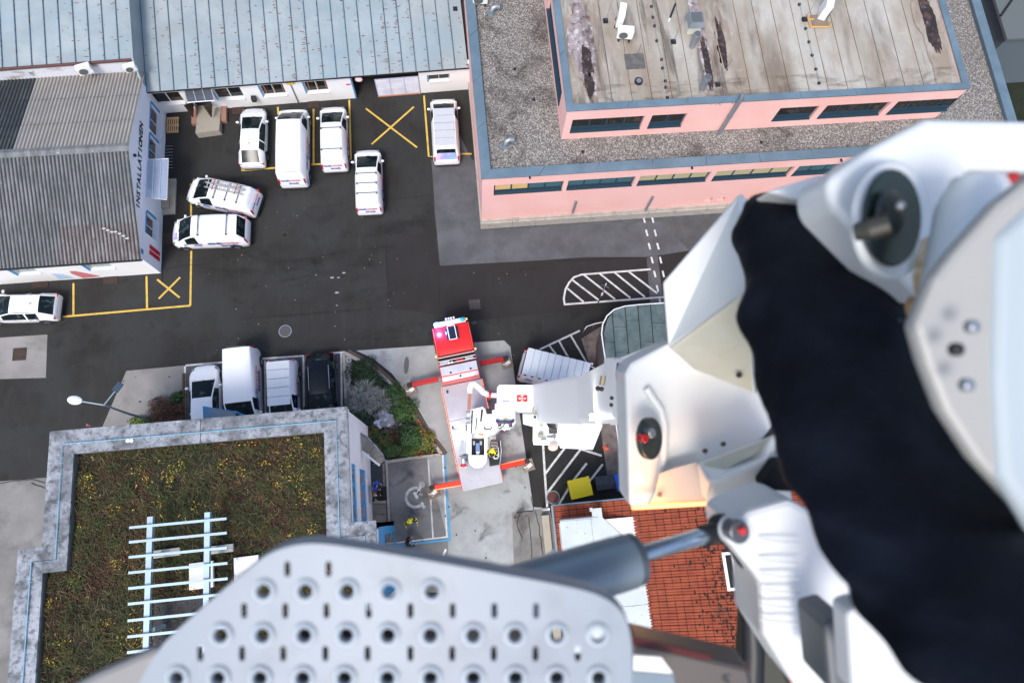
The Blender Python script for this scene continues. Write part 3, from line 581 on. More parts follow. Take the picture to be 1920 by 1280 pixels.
# garage recess and its white gate
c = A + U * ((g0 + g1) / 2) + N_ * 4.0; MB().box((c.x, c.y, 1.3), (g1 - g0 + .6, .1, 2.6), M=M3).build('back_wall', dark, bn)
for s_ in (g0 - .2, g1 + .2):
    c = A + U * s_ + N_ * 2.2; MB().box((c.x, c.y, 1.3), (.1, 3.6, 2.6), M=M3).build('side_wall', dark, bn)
q0 = wallcoord(708, 178)[0]; gt = thing('garage_gate', 'white two by three panelled gate with orange rusty foot in garage opening', 'gate', A + U * (q0 + 1.5))
gp = mat('gate_panel', (.62, .63, .72), .5, layers=[((.75, .76, .82), 1.2, .4, .6)]); cw = (g1 - q0 - .1) / 3
for i in range(3):
    for j in range(2):
        c = A + U * (q0 + .05 + cw * (i + .5)) - N_ * .02; MB().box((c.x, c.y, .12 + .92 * j + .45), (cw - .06, .05, .86), M=M3).build('panel', gp, gt, bevel=.01)
fr = MB()
for i in range(4):
    c = A + U * (q0 + .05 + cw * i); fr.box((c.x, c.y, 1.0), (.06, .08, 1.9), M=M3)
for z in (.08, 1.02, 1.94): c = A + U * (q0 + .05 + cw * 1.5) + N_ * .002; fr.box((c.x, c.y, z), (cw * 3, .07, .055), M=M3)
fr.build('frame', mat('gate_frame', (.42, .42, .58), .5), gt)
c = A + U * (q0 + .05 + cw * 1.5) - N_ * .05; MB().box((c.x, c.y, .05), (cw * 3 + .1, .05, .08), M=M3).build('foot_rail', mat('rust_orange', (.5, .2, .08), .8), gt)
# signs, lamps
def onwall(px, py, off=.06): u, z = wallcoord(px, py); p = A + U * u - N_ * off; return Vector((p.x, p.y, z))
v = onwall(476, 181); r = thing('wall_lamp', 'black box lamp on white workshop wall above the white estate car', 'lamp', v)
MB().box((v.x, v.y - .15, v.z), (.32, .3, .4)).build('housing', trim, r, bevel=.03); MB().box((v.x, v.y - .02, v.z), (.1, .1, .1)).build('bracket', grey_metal, r)
v = onwall(672, 143, .25); r = thing('round_sign', 'round pink and white sign hanging at the garage corner', 'sign', v)
MB().tube([v, v - N_ * .03], .26, 20).build('disc', mat('sign_pink', (.75, .35, .4), .5), r); MB().tube([v - N_ * .031, v - N_ * .036], .19, 20).build('sign_face', acw, r); MB().tube([v + Vector((.3, 0, .05)), v + Vector((.0, .02, .05))], .02, 6).build('bracket', trim, r)
v = onwall(653, 158, .03); MB().box(v, (.3, .03, .12), M=M3).build('wall_plate', mat('magenta_plate', (.6, .05, .2), .5), label='small magenta plate on white wall left of the garage opening', cat='sign')
pb = P(560, 194); pt = Vector((pb.x, pb.y, 2.9)); r = thing('parking_sign', 'blue and yellow sign on a grey post between the white vans', 'sign', (pb.x, pb.y, 0))
MB().tube([(pb.x, pb.y, 0), pt], .04, 8).build('post', grey_metal, r)
MB().box((pb.x, pb.y - .06, 2.75), (.5, .03, .45)).build('blue_board', acw, r); MB().tube([(pb.x, pb.y - .08, 2.77), (pb.x, pb.y - .09, 2.77)], .18, 18).build('blue_disc', blue_trim, r)
MB().box((pb.x, pb.y - .06, 2.4), (.5, .03, .2)).build('yellow_board', mat('yellow_board', (.75, .45, .05), .5), r)
# west part: stained wall behind the corrugated roof, brown gutter
c0_ = A + N_ * (VW + .03) + U * -.13
cellwall(c0_, -U, N_, .0, 14, 2.2, ZW - .05, [], .3).build('upper_gable_wall', mat('stained_render', (.62, .63, .68), .85, layers=[((.30, .24, .18), .6, .52, .66, .95, (1, 1, 3)), ((.07, .05, .04), .5, .62, .7, .9)]), bn)
browng = mat('brown_gutter', (.085, .028, .022), .6)
a_ = west(-.15, VW - .02, .0); b_ = west(-14, VW - .02, .0); MB().tube([a_, b_], .10, 8).build('brown_gutter', browng, bn)
bm_ = MB().box((0, 0, 0), (.16, .36, .12)).mesh('gutter_bracket', browng)
for i in range(-13, 0): inst('gutter_bracket', bm_, barn(i * pw, 2.12, .03), bn)
for px, py, lb, s in ((158, 127, 'larger white air conditioner hanging over the corrugated roof', .92), (243, 123, 'smaller white air conditioner hanging near the roof corner', .76)):
    v = P(px, py + 2, ZW); r = acunit((v.x, v.y, ZW - .35), ang + .25, lb, (.95 * s, .42 * s, .7 * s), False)
    MB().tube([(-.1, .5, -.5), (-.2, 0, .05), (.1, -.05, 0)], .035, 6).build('hose', acw, r, True)
v = Vector(barn(14.0 * LB / 21.47 + 5.15, 7.2, .07)); MB().box(v, (.16, 1.6, .06), rz=.05).build('loose_plank', trim, label='dark plank lying on the metal roof near its top edge', cat='plank')
v = Vector(barn(LB - .45, 3.9, .03)); MB().box(v, (.3, .32, .05)).build('roof_hatch', dark, label='small dark square hole in metal roof by the pink building', cat='hatch')
# entrance ramp, steps and canopy in the corner
stp = mat('ramp_concrete', (.36, .33, .27), .85, layers=[((.25, .2, .15), 1, .5, .7, .7)], bump=(8, .1)); redc = mat('red_concrete', (.3, .16, .12), .85)
r = thing('entrance_ramp', 'pale concrete ramp with lower reddish steps at the corner entrance', 'ramp', P(395, 235))
rp_ = [P(373, 200), P(416, 197), P(417, 253), P(373, 259)]
MB().prism([xy(p) for p in rp_], 0, [.62, .62, .12, .12]).build('ramp', stp, r)
MB().prism([xy(P(*p)) for p in ((362, 200), (372.5, 200), (372.5, 236), (362, 237))], 0, .3).build('step', redc, r)
MB().prism([xy(P(*p)) for p in ((417.5, 200), (427, 199), (427, 231), (417.5, 232))], 0, .3).build('step', redc, r)
for px in (369, 403):
    v = P(px, 206); MB().prism([(v.x - .04, v.y), (v.x + .04, v.y), (v.x + .04, v.y - 1.0), (v.x - .04, v.y - 1.0)], .63, [2.1, 2.1, .9, .9]).build('side_screen', mat('brown_screen', (.05, .025, .015), .5), r)
cg = mat('canopy_glass', (.10, .115, .14), .1, coat=.5, alpha=.85); cf = mat('canopy_frame', (.6, .62, .68), .4, .3)
def canopy(pts, z, label, nb, m=cg):
    r = thing('glass_canopy', label, 'canopy', P(*pts[0], z)); q = [P(a, b, z) for a, b in pts]
    MB().prism([xy(p) for p in q], z, z + .02).build('pane', m, r)
    f = MB()
    for i in range(4): f.tube([q[i] + Vector((0, 0, .04)), q[(i + 1) % 4] + Vector((0, 0, .04))], .035, 4)
    for i in range(1, nb):
        f.tube([q[0].lerp(q[1], i / nb) + Vector((0, 0, .05)), q[3].lerp(q[2], i / nb) + Vector((0, 0, .05))], .03, 4)
    f.build('frame', cf, r); return r
canopy([(345, 167), (395, 163), (403, 189), (352, 193)], 2.45, 'dark glass canopy over the ramp entrance in the corner', 3)

# ================================================================ CORRUGATED ROOF BUILDING (INSTALLATIONEN)
XL = -19.75; YL0 = 17.42; YL1 = 29.43; YR = 23.8; ZEa = 3.05; ZRi = 5.15; ZEb = 3.55
lf = thing('installation_building', 'white building with grey corrugated roof and black wall lettering', 'building', (-26, 23, 0))
def lroof(y): return ZEa + (ZRi - ZEa) * (y - YL0) / (YR - YL0) if y <= YR else ZRi - (ZRi - ZEb) * (y - YR) / (YL1 + .7 - YR)
# east gable wall with openings
def gy(px, py): return PX(px, py, XL).y
ew = [(gy(287, 252), gy(280, 187), 1.0, 2.3), (gy(284, 304), gy(276, 243), 1.0, 2.3), (gy(282, 446), gy(272, 392), 1.0, 2.3)]
ew = [(a + .1, b - .1, 1.0, 2.3) for a, b, _, _ in ew]
dr = (gy(300, 375), gy(300, 312), .35, 2.3)
cellwall((XL, 0, 0), (0, 1, 0), (-1, 0, 0), YL0, YL1, 0, 2.75, ew + [dr], .3).build('wall', mat('white_render_cool', (.82, .84, .88), .85, layers=[((.75, .78, .83), .6, .45, .75, .6)], bump=(14, .06)), lf)
gb = MB(); pts = [(YL0, 2.752), (YL1, 2.752), (YL1, ZEb - .05), (YR, ZRi - .12), (YL0, ZEa - .08)]
gb.add([(XL, y, z) for y, z in pts] + [(XL - .3, y, z) for y, z in pts], [(0, 1, 2, 3, 4), (9, 8, 7, 6, 5)] + [(i, i + 5, (i + 1) % 5 + 5, (i + 1) % 5) for i in range(5)]); gb.build('gable', MC['white_render_cool'], lf)
ss = mat('sill_metal', (.62, .66, .74), .5)
for q in ew:
    window(lf, (XL, 0, 0), (0, 1, 0), (-1, 0, 0), q, 2, whitep, mat('brown_glass', (.12, .07, .05), .1, layers=[((.03, .02, .02), 1.5, .45, .6)]), rec=.14, bar=.08, sill=(.22, ss))
    MB().bb(XL + .002, XL + .04, q[1] + .01, q[1] + .16, q[2], q[3]).build('blue_reveal', blue_trim, lf)
    MB().bb(XL + .002, XL + .035, q[0], q[1], q[3] + .01, q[3] + .12).build('blue_lintel', blue_trim, lf)
MB().bb(XL - .2, XL - .15, dr[0], dr[1], .35, 2.3).build('door', mat('dark_door', (.04, .05, .07), .3), lf)
# south wall
sw = [(PY(18, 505, YL0).x, PY(62, 503, YL0).x, 1.5, 2.4), (PY(158, 497, YL0).x, PY(203, 493, YL0).x, 1.5, 2.4)]
cellwall((0, YL0, 0), (1, 0, 0), (0, 1, 0), -42, XL - .3, 0, ZEa - .1, sw, .3).build('wall', white_wall, lf)
for q in sw:
    window(lf, (0, YL0, 0), (1, 0, 0), (0, 1, 0), q, 2, whitep, mat('pale_glass', (.25, .30, .28), .1), rec=.1, bar=.07, sill=(.12, ss))
    MB().bb(q[0] - .16, q[0] - .01, YL0 - .05, YL0 - .002, q[2] - .1, q[3]).build('blue_reveal', blue_trim, lf)
def southq(pts, m, name, off):
    q = [PY(a, b, YL0) for a, b in pts]; n = len(q)
    MB().add([(p.x, YL0 - off, p.z) for p in q] + [(p.x, YL0 - off + .004, p.z) for p in q], [tuple(range(n)), tuple(range(n, 2 * n))[::-1]] + [(i, i + n, (i + 1) % n + n, (i + 1) % n) for i in range(n)]).build(name, m, lf, fix=True)
southq([(130, 508), (142, 508), (186, 517), (190, 518), (156, 521), (134, 513)], mat('mural_red', (.55, .16, .18), .8), 'painted_arrow', .008)
southq([(95, 512), (118, 514), (140, 521), (112, 523)], mat('mural_blue', (.42, .58, .75), .8), 'painted_arrow', .008)
# roof sheets
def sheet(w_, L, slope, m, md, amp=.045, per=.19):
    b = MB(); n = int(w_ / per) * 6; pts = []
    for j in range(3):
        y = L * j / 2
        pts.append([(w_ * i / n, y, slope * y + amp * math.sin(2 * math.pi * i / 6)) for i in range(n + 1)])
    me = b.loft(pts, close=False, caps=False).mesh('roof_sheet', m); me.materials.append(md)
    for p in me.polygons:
        if p.index % n % 6 in (3, 4): p.material_index = 1  # troughs take the darker shade colour
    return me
cor = mat('corrugated_grey', (.14, .15, .155), .8, layers=[((.22, .23, .235), 1.2, .45, .65, .9, (1, .25, 1)), ((.09, .095, .10), 1.8, .5, .68, .85, (1.5, .3, 1)), ((.15, .10, .09), .22, .56, .72, .8), ((.5, .5, .5), 7, .63, .70, .7)], bump=(10, .2))
cord = mat('corrugated_dark', (.055, .065, .07), .75, layers=[((.12, .14, .145), 1.5, .5, .7, .8, (1, .3, 1)), ((.03, .035, .04), 3, .5, .7, .8)], bump=(10, .2))
corl = mat('corrugated_light', (.32, .305, .28), .75, layers=[((.40, .385, .36), 1, .4, .65, .8), ((.28, .25, .22), 2.2, .58, .75, .6, (1, .3, 1))], bump=(10, .12))
corw = mat('corrugated_brown', (.17, .145, .14), .8, layers=[((.30, .29, .285), 2, .48, .65, .8, (1.5, .3, 1)), ((.08, .06, .055), 2, .55, .7, .8)], bump=(10, .2))
SW = 1.14; sS = (ZRi - ZEa) / (YR - YL0); LS = (YR - YL0 + .18) / 3; sN = -(ZRi - ZEb) / (YL1 + .7 - YR); LN = (YL1 + .75 - YR) / 3
gshade = mat('groove_shade', (.045, .047, .05), .9, layers=[((.10, .10, .10), 1.5, .5, .7)]); gshade2 = mat('groove_shade_dark', (.022, .026, .03), .9); gshade3 = mat('groove_shade_pale', (.21, .195, .175), .9)  # shade in the corrugation troughs, put into the colour
mS = {k: sheet(SW, LS + .08, sS, m, gshade) for k, m in (('a', cor), ('w', corw))}; mN = {k: sheet(SW, LN + .08, sN, m, g_) for k, m, g_ in (('d', cord, gshade2), ('l', corl, gshade3))}
for i in range(20):
    x = XL + .12 - (i + 1) * SW
    for j in range(3):
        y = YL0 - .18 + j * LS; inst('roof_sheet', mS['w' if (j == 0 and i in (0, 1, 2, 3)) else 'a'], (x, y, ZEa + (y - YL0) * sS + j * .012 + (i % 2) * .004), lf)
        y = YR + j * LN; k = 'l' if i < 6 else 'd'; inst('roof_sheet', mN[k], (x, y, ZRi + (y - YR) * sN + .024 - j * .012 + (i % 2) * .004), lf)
for i in range(12):
    x0 = XL + .14 - i * 2; b = MB(); b.loft([[(x0, YR - .28, ZRi - .03), (x0, YR, ZRi + .10), (x0, YR + .28, ZRi - .0)], [(x0 - 1.98, YR - .28, ZRi - .03), (x0 - 1.98, YR, ZRi + .10), (x0 - 1.98, YR + .28, ZRi)]], close=False, caps=False).build('ridge_cap', cor, lf)
MB().bb(-42, XL + .14, YL0 - .26, YL0 - .16, ZEa - .16, ZEa - .06).build('gutter', trim, lf)
screws = MB()
for i in range(42):
    for j in (1, 2):
        y = YR + j * LN; x = XL + .07 - i * .19; screws.box((x - .1, y + .05, ZRi + (y - YR) * sN + .075), (.035, .035, .03))
screws.build('roof_screws', dark, lf, kind='stuff')
v = P(214, 428, 4.2); pg_ = MB()
for k in range(7): pg_.ell((v.x - .7 + k * .22, v.y + .12 - k * .1 + random.uniform(-.08, .08), 4.02 - .03 * k), (.13, .06, .03), 6, 4)
pg_.build('bird_droppings', mat('pale_debris', (.5, .5, .5), .8), label='pale grey debris lying on the corrugated roof near its front corner', cat='debris')
# fonts
TXT = {}
def text_mesh(s, size, m, ext=.004, bold=0.0, shear=0):
    k = (s, size, m.name, bold)
    if k in TXT: return TXT[k]
    cu = bpy.data.curves.new('t', 'FONT'); cu.body = s; cu.size = size; cu.extrude = ext; cu.offset = bold; cu.shear = shear; cu.align_x = 'CENTER'; cu.align_y = 'CENTER'; cu.resolution_u = 2
    o = bpy.data.objects.new('t', cu); COL.objects.link(o); dg = bpy.context.evaluated_depsgraph_get(); me = bpy.data.meshes.new_from_object(o.evaluated_get(dg)); bpy.data.objects.remove(o)
    me.materials.clear(); me.materials.append(m); TXT[k] = me; return me
def text(s, size, m, loc, X, Yv, par=None, local=False, name='lettering', bold=0.0, shear=0):
    me = text_mesh(s, size, m, bold=bold, shear=shear); X = Vector(X).normalized(); Yv = Vector(Yv).normalized(); Z = X.cross(Yv)
    o = bpy.data.objects.new(name, me); o.matrix_basis = Matrix.Translation(loc) @ Matrix((X, Yv, Z)).transposed().to_4x4(); return link(o, par, local)
p0 = PX(258, 386, XL); p1 = PX(265, 236, XL); word = 'INSTALLATIONEN'; zt_ = (p0.z + p1.z) / 2
for i, ch in enumerate(word):
    text(ch, .62, trim, (XL + .02, p0.y + (p1.y - p0.y) * i / (len(word) - 1), zt_), (0, 1, 0), (0, 0, 1), lf, name='letter', bold=.022, shear=.0)
v = PX(249, 290, XL); MB().ell((XL + .08, v.y, v.z - .1), .11).build('wall_light', trim, lf)
v = PX(280, 468, XL); MB().bb(XL + .01, XL + .04, v.y - .62, v.y - .33, .5, 1.9)
for dy in (-.28, .1): MB().bb(XL + .006, XL + .05, v.y + dy, v.y + dy + .26, .35, 1.75).build('red_board', mat('red_board', (.6, .01, .03), .5), lf)
v = PX(266, 471, XL); MB().bb(XL + .006, XL + .03, v.y - .15, v.y + .15, v.z - .15, v.z + .15).build('blue_plate', blue_trim, lf)
canopy([(275, 300), (316, 298), (313, 375), (272, 370)], 2.5, 'clear glass canopy with white bars over the side door', 3, mat('canopy_clear', (.45, .55, .72), .1, alpha=.45))
r = thing('entrance_steps', 'two pale stone steps below the clear glass canopy', 'steps', P(318, 370))
MB().prism([xy(P(*p)) for p in ((303, 338), (332, 337), (330, 402), (304, 404))], 0, .17).build('step', stp, r)
MB().prism([xy(P(*p, .17)) for p in ((303, 345), (319, 344), (318, 391), (304, 392))], .172, .35).build('step', stp, r)
b = MB(); r = thing('iron_grating', 'narrow dark iron grating along wall beside the glass canopy', 'grating', P(318, 295))
q = P(318, 295); MB().bb(q.x - .35, q.x + .25, q.y - .95, q.y + .95, 0, .03).build('tray', dark, r)
me = MB().box((0, 0, 0), (.6, .04, .03)).mesh('bar', grey_metal)
for i in range(8): inst('bar', me, (q.x - .05, q.y - .85 + i * .24, .05), r)
# wooden pallet
q = P(325, 236); r = thing('wooden_pallet', 'light wooden pallet lying on the asphalt by the building corner', 'pallet', (q.x, q.y, 0)); pw_ = mat('pallet_wood', (.55, .36, .18), .7, layers=[((.4, .25, .12), 4, .45, .7)])
me = MB().box((0, 0, 0), (.085, 1.2, .022)).mesh('slat', pw_); me2 = MB().box((0, 0, 0), (.8, .1, .1)).mesh('bearer', pw_)
for i in range(6): inst('slat', me, (q.x - .36 + i * .144, q.y, .135), r)
for i in (-1, 0, 1): inst('bearer', me2, (q.x, q.y + i * .54, .07), r)
q = P(338, 215)
# drainpipe at the far left corner
q = P(20, 525); r = thing('drain_pipe', 'grey drainpipe rising beside the far left wall', 'pipe', (q.x, q.y, 0)); MB().tube([(q.x, q.y, .1), (q.x - .1, q.y + .2, 2.6), (q.x - .1, q.y + .5, 3.0)], .09, 10).build('pipe', grey_metal, r)

# ================================================================ GREEN ROOF BUILDING
ZP = 8.0
gr = thing('green_roof_building', 'white building with moss roof and broad weathered concrete parapet', 'building', (-14, -4, 0))
cconc = mat('weathered_concrete', (.24, .26, .29), .85, layers=[((.42, .45, .50), .22, .4, .62, .9), ((.12, .13, .145), .45, .47, .62, .8), ((.06, .065, .07), 1.1, .50, .66, .75), ((.05, .055, .06), 3.0, .50, .64, .7), ((.07, .07, .075), 7, .55, .68, .6), ((.55, .58, .62), 5, .66, .72, .6)], bump=(6, .3))
Wx1 = -6.43; c_out = [P(26, 1300, ZP), P(28, 1028, ZP), P(83, 1029, ZP), P(92, 805, ZP)]
x0 = P(91, 840, ZP).x; y0 = P(370, 785, ZP).y; xj = P(24, 1150, ZP).x; yj = P(50, 1027, ZP).y; x1 = Wx1 + .02; yj2 = P(680, 977, ZP).y; x2 = P(706, 1000, ZP).x
0 and print('green', x0, y0, xj, yj, x1, yj2, x2)
outer = [(xj, -12), (xj, yj), (x0, yj), (x0, y0), (x1, y0), (x1, yj2), (x2, yj2), (x2, -12)]
coping(gr, outer, 1.25, ZP, .14, cconc, 9.0, -1)
wl = MB(); 
body = [(p[0] + (.12 if i in (0, 1) else .12 if i in (2, 3) else -.10 if p[0] < -6 else -.06), p[1] - (0 if i in (0, 7) else .12)) for i, p in enumerate(outer)]
# walls as separate faces
def wseg(a, b, ops=(), m=white_wall, z0=0, z1=ZP - .14):
    a = Vector((*a, 0)); b = Vector((*b, 0)); u = (b - a).normalized(); n = Vector((u.y, -u.x, 0)); return cellwall(a, -u if False else u, n, 0, (b - a).length, z0, z1, list(ops), .3).build('wall', m, gr), a, u, n
bw = [tuple(p) for p in body]
for i in range(len(bw) - 1):
    if i == 4: continue
    wseg(bw[i], bw[i + 1])
# east wall with two floors of blue banded windows
ya, yb = bw[4][1], bw[5][1]; xe = bw[4][0]
def gE(py): return PX(670, py, xe).y
o1 = (gE(972), gE(868), 5.6, 6.75); o2 = (gE(975), gE(880), 2.2, 4.2)
o1 = (yb + .1, gE(872), 5.5, 6.8); o2 = (yb + .1, gE(876), 2.1, 4.3)
cellwall((xe, 0, 0), (0, 1, 0), (-1, 0, 0), yb, ya, 0, ZP - .14, [o1, o2], .3).build('wall', white_wall, gr)
bfr = mat('blue_frame', (.03, .30, .60), .4); gw = mat('grey_glass', (.10, .12, .15), .08, layers=[((.3, .36, .42), 1.2, .5, .6)])
window(gr, (xe, 0, 0), (0, 1, 0), (-1, 0, 0), o1, 3, bfr, gw, rec=.06, bar=.26, label='upper blue window band')
window(gr, (xe, 0, 0), (0, 1, 0), (-1, 0, 0), o2, 3, bfr, mat('warm_glass', (.42, .33, .36), .15, layers=[((.22, .28, .45), 1.2, .45, .6)]), rec=.06, bar=.24, label='lower blue window band')
MB().bb(xe + .004, xe + .05, o1[0], o1[1], 7.35, 7.7).build('blue_band', bfr, gr)
MB().bb(xe + .05, xe + .12, yb, ya, ZP - .34, ZP - .16).build('fascia', white_wall, gr)
xw2 = bw[6][0]
MB().bb(xw2 + .004, xw2 + .06, yj2 - 4, yj2 - .35, 0.2, 6.9).build('blue_panel', bfr, gr); MB().bb(xw2 + .062, xw2 + .10, yj2 - 3.2, yj2 - .8, 1.2, 5.0).build('pane', gw, gr)
# lightning wire and holders
wire = mat('blue_wire', (.20, .42, .55), .4)
wpts = [(xj + .72, -11), (xj + .72, yj - .72), (x0 + .72, yj - .72), (x0 + .72, y0 - .72), (x1 - .6, y0 - .72), (x1 - .6, yj2 - .72), (x2 - .6, yj2 - .72), (x2 - .6, -10)]
r = thing('lightning_wire', 'thin light blue lightning wire running along the concrete parapet', 'wire', (*wpts[3], ZP))
MB().tube([(a, b, ZP + .07) for a, b in wpts], .028, 6).build('wire', wire, r)
hm = MB().box((0, 0, 0), (.2, .03, .04)).mesh('wire_holder', wire)
for i in range(len(wpts) - 1):
    a, b = Vector(wpts[i]), Vector(wpts[i + 1]); n = int((b - a).length / 1.7)
    for k in range(n):
        p = a.lerp(b, (k + .5) / n); inst('wire_holder', hm, (p.x, p.y, ZP + .03), r, (0, 0, 0 if abs(b.x - a.x) < 1 else math.pi / 2))
# inner parapet face and the soil deck
inn = [(xj + 1.25, -12), (xj + 1.25, yj - 1.25), (x0 + 1.25, yj - 1.25), (x0 + 1.25, y0 - 1.25), (x1 - 1.25, y0 - 1.25), (x1 - 1.25, yj2 - 1.25), (x2 - 1.25, yj2 - 1.25), (x2 - 1.25, -12)]
pf_ = MB()
for i in range(len(inn) - 1):
    a, b = inn[i], inn[i + 1]; pf_.add([(*a, ZP - .6), (*b, ZP - .6), (*b, ZP - .145), (*a, ZP - .145)], [(0, 1, 2, 3)])
pf_.build('parapet', mat('dark_concrete', (.12, .12, .11), .9), gr)
soil = mat('roof_soil', (.022, .018, .009), .95, layers=[((.05, .028, .014), .35, .45, .62), ((.035, .045, .012), .5, .5, .65, .9), ((.10, .08, .03), 4, .6, .75, .6), ((.012, .009, .006), 2.5, .5, .7, .8)], bump=(8, 1.0))
ZD = ZP - .42
b = MB(); X0 = xj + 1.2; X1 = x2 - 1.2; nx = 110; ny = 110
vs = []
for j in range(ny + 1):
    for i in range(nx + 1):
        x = X0 + (X1 - X0) * i / nx; y = -12 + (y0 - 1.2 + 12) * j / ny
        vs.append((x, y, ZD + .10 * noise.noise(Vector((x * .8, y * .8, 0))) + .06 * noise.noise(Vector((x * 3, y * 3, 5)))))
def inroof(x, y, m_=0.0):
    if y > yj - 1.25 - m_ and x < x0 + 1.25 + m_: return False
    if x < xj + 1.25 + m_ or y > y0 - 1.25 - m_ or y < -12: return False
    if y > yj2 - 1.25 - m_ and x > x1 - 1.25 - m_: return False
    return x < x2 - 1.25 - m_
fs = []
for j in range(ny):
    for i in range(nx):
        c = vs[j * (nx + 1) + i]
        if inroof(c[0] + .1, c[1] + .1, -.25): fs.append((j * (nx + 1) + i, j * (nx + 1) + i + 1, (j + 1) * (nx + 1) + i + 1, (j + 1) * (nx + 1) + i))
b.add(vs, fs); b.build('planting_soil', soil, gr, kind='stuff', smooth=80)
# low vegetation
veg_a = mat('sedge_olive', (.038, .043, .010), .8, layers=[((.075, .068, .020), .5, .48, .62), ((.016, .024, .007), 1.3, .48, .62), ((.04, .02, .010), .22, .50, .60, .8)])
veg_b = mat('sedge_brown', (.065, .030, .014), .85, layers=[((.13, .065, .03), 1.1, .5, .65), ((.028, .015, .009), 2, .5, .65)])
veg_g = mat('moss_green', (.022, .038, .009), .85, layers=[((.085, .12, .02), 1.2, .5, .65)])
veg_y = mat('yellow_leaf', (.48, .33, .04), .7, layers=[((.5, .5, .06), 2, .5, .6), ((.65, .30, .06), 3, .55, .65)])
def blades(n, region, m, name, label, ln=(.12, .35), wd=.012, lift=.5, zf=None, cat='ground cover', par=None, dens=None):
    vs = []; fs = []; cnt = 0
    while cnt < n:
        x, y = region()
        if x is None: continue
        if dens and random.random() > dens(x, y): continue
        cnt += 1; a = random.uniform(0, 6.283); L = random.uniform(*ln); lf_ = random.uniform(.1, lift); dx, dy = math.cos(a) * L, math.sin(a) * L; nx_, ny_ = -math.sin(a) * wd, math.cos(a) * wd; z = zf(x, y); k = len(vs)
        vs += [(x - nx_, y - ny_, z), (x + nx_, y + ny_, z), (x + dx * .6 + nx_, y + dy * .6 + ny_, z + L * lf_), (x + dx * .6 - nx_, y + dy * .6 - ny_, z + L * lf_), (x + dx, y + dy, z + L * lf_ * .8)]
        fs += [(k, k + 1, k + 2, k + 3), (k + 3, k + 2, k + 4)]
    me = bpy.data.meshes.new(name); me.from_pydata(vs, [], fs); me.materials.append(m); o = bpy.data.objects.new(name, me)
    return link(o, par, False, label=label, cat=cat, kind='stuff')
zr = lambda x, y: ZD + .10 * noise.noise(Vector((x * .8, y * .8, 0))) + .06 * noise.noise(Vector((x * 3, y * 3, 5))) + .02
def reg():
    x, y = random.uniform(X0, x2 - 1.3), random.uniform(-9, y0 - 1.3); return (x, y) if inroof(x, y, .05) else (None, None)
dn1 = lambda s, t, sc_: (lambda x, y: 1 if noise.noise(Vector((x * sc_ + s, y * sc_, s))) > t else .12)
blades(21000, reg, veg_a, 'roof_grass', 'olive grass and moss covering the flat roof', dens=dn1(0, -.15, .45), zf=zr, par=None, ln=(.1, .34), lift=.7)
blades(24000, reg, veg_b, 'roof_sedum', 'brown dry sedum patches on the green roof', dens=dn1(9, -.02, .3), zf=zr, ln=(.05, .2), wd=.022, lift=.8)
blades(9000, reg, veg_g, 'roof_moss', 'fresh green moss tufts on the green roof', dens=dn1(17, .1, .55), zf=zr, ln=(.05, .22), wd=.016, lift=.8)
blades(1500, reg, mat('straw', (.20, .16, .08), .8), 'roof_straw', 'pale dry stalks among the roof grass', zf=lambda x, y: zr(x, y) + .08, ln=(.2, .5), wd=.007, lift=.2)
def leafcloud(pts_fn, n, size, m, name, label, cat='ground cover', par=None, kind='stuff', flat=.6):
    vs = []; fs = []
    for _ in range(n):
        p, nr = pts_fn()
        if p is None: continue
        s = random.uniform(size * .6, size * 1.3); d = Vector((random.gauss(0, 1), random.gauss(0, 1), random.gauss(0, 1) * (1 - flat) + flat * 1.5)).normalized()
        a = d.orthogonal().normalized(); a.rotate(Matrix.Rotation(random.uniform(0, 6.28), 3, d)); bb = d.cross(a); k = len(vs); p = Vector(p)
        vs += [p - a * s, p + bb * s * .5, p + a * s, p - bb * s * .5]; fs.append((k, k + 1, k + 2, k + 3))
    me = bpy.data.meshes.new(name); me.from_pydata([tuple(v) for v in vs], [], fs); me.materials.append(m); o = bpy.data.objects.new(name, me)
    return link(o, par, False, label=label, cat=cat, kind=kind)
tf = []
for _ in range(520):
    x, y = reg()
    if x is None: continue
    for k in range(16): tf.append((x + random.gauss(0, .05), y + random.gauss(0, .05)))
_it = iter(tf)
def regt():
    try: q = next(_it)
    except StopIteration: return (X0 + 3, -5)
    return q if inroof(*q, .05) else (None, None)
blades(len(tf) - 900, regt, mat('tuft_green', (.04, .055, .014), .8, layers=[((.085, .07, .018), .7, .48, .6)]), 'roof_tufts', 'longer olive green grass tufts on the flat roof', zf=lambda x, y: zr(x, y) + .05, ln=(.2, .42), wd=.012, lift=.7)
cl_ = []
for px, py, s in ((165, 905, .5), (170, 925, .5), (260, 880, .5), (275, 900, .7), (330, 885, .8), (318, 900, .5), (215, 955, .5), (220, 1055, .5), (300, 945, .4), (420, 870, .5), (455, 885, .5), (545, 845, 1.0), (550, 865, 1.0), (560, 900, .7), (575, 930, .6), (540, 890, .6), (520, 910, .4), (500, 870, .4), (255, 1180, 1.0), (265, 1200, .9), (240, 1200, .7), (120, 1200, .5), (205, 1165, .4), (370, 950, .4), (170, 890, .3), (95, 1130, .4), (140, 1090, .5), (585, 990, .5), (590, 850, .5), (360, 1100, .4), (250, 1240, .5), (470, 830, .4), (100, 1240, .4)):
    p = P(px, py, ZD); cl_ += [(p.x, p.y, s)] * int(4 + s * 10)
for _ in range(90):
    x, y = reg()
    if x is not None: cl_.append((x, y, .15))
def yl():
    c = random.choice(cl_); x, y = random.gauss(c[0], c[2] * .35), random.gauss(c[1], c[2] * .35)
    if not inroof(x, y, .1): return None, None
    return (x, y, zr(x, y) + random.uniform(.08, .25)), None
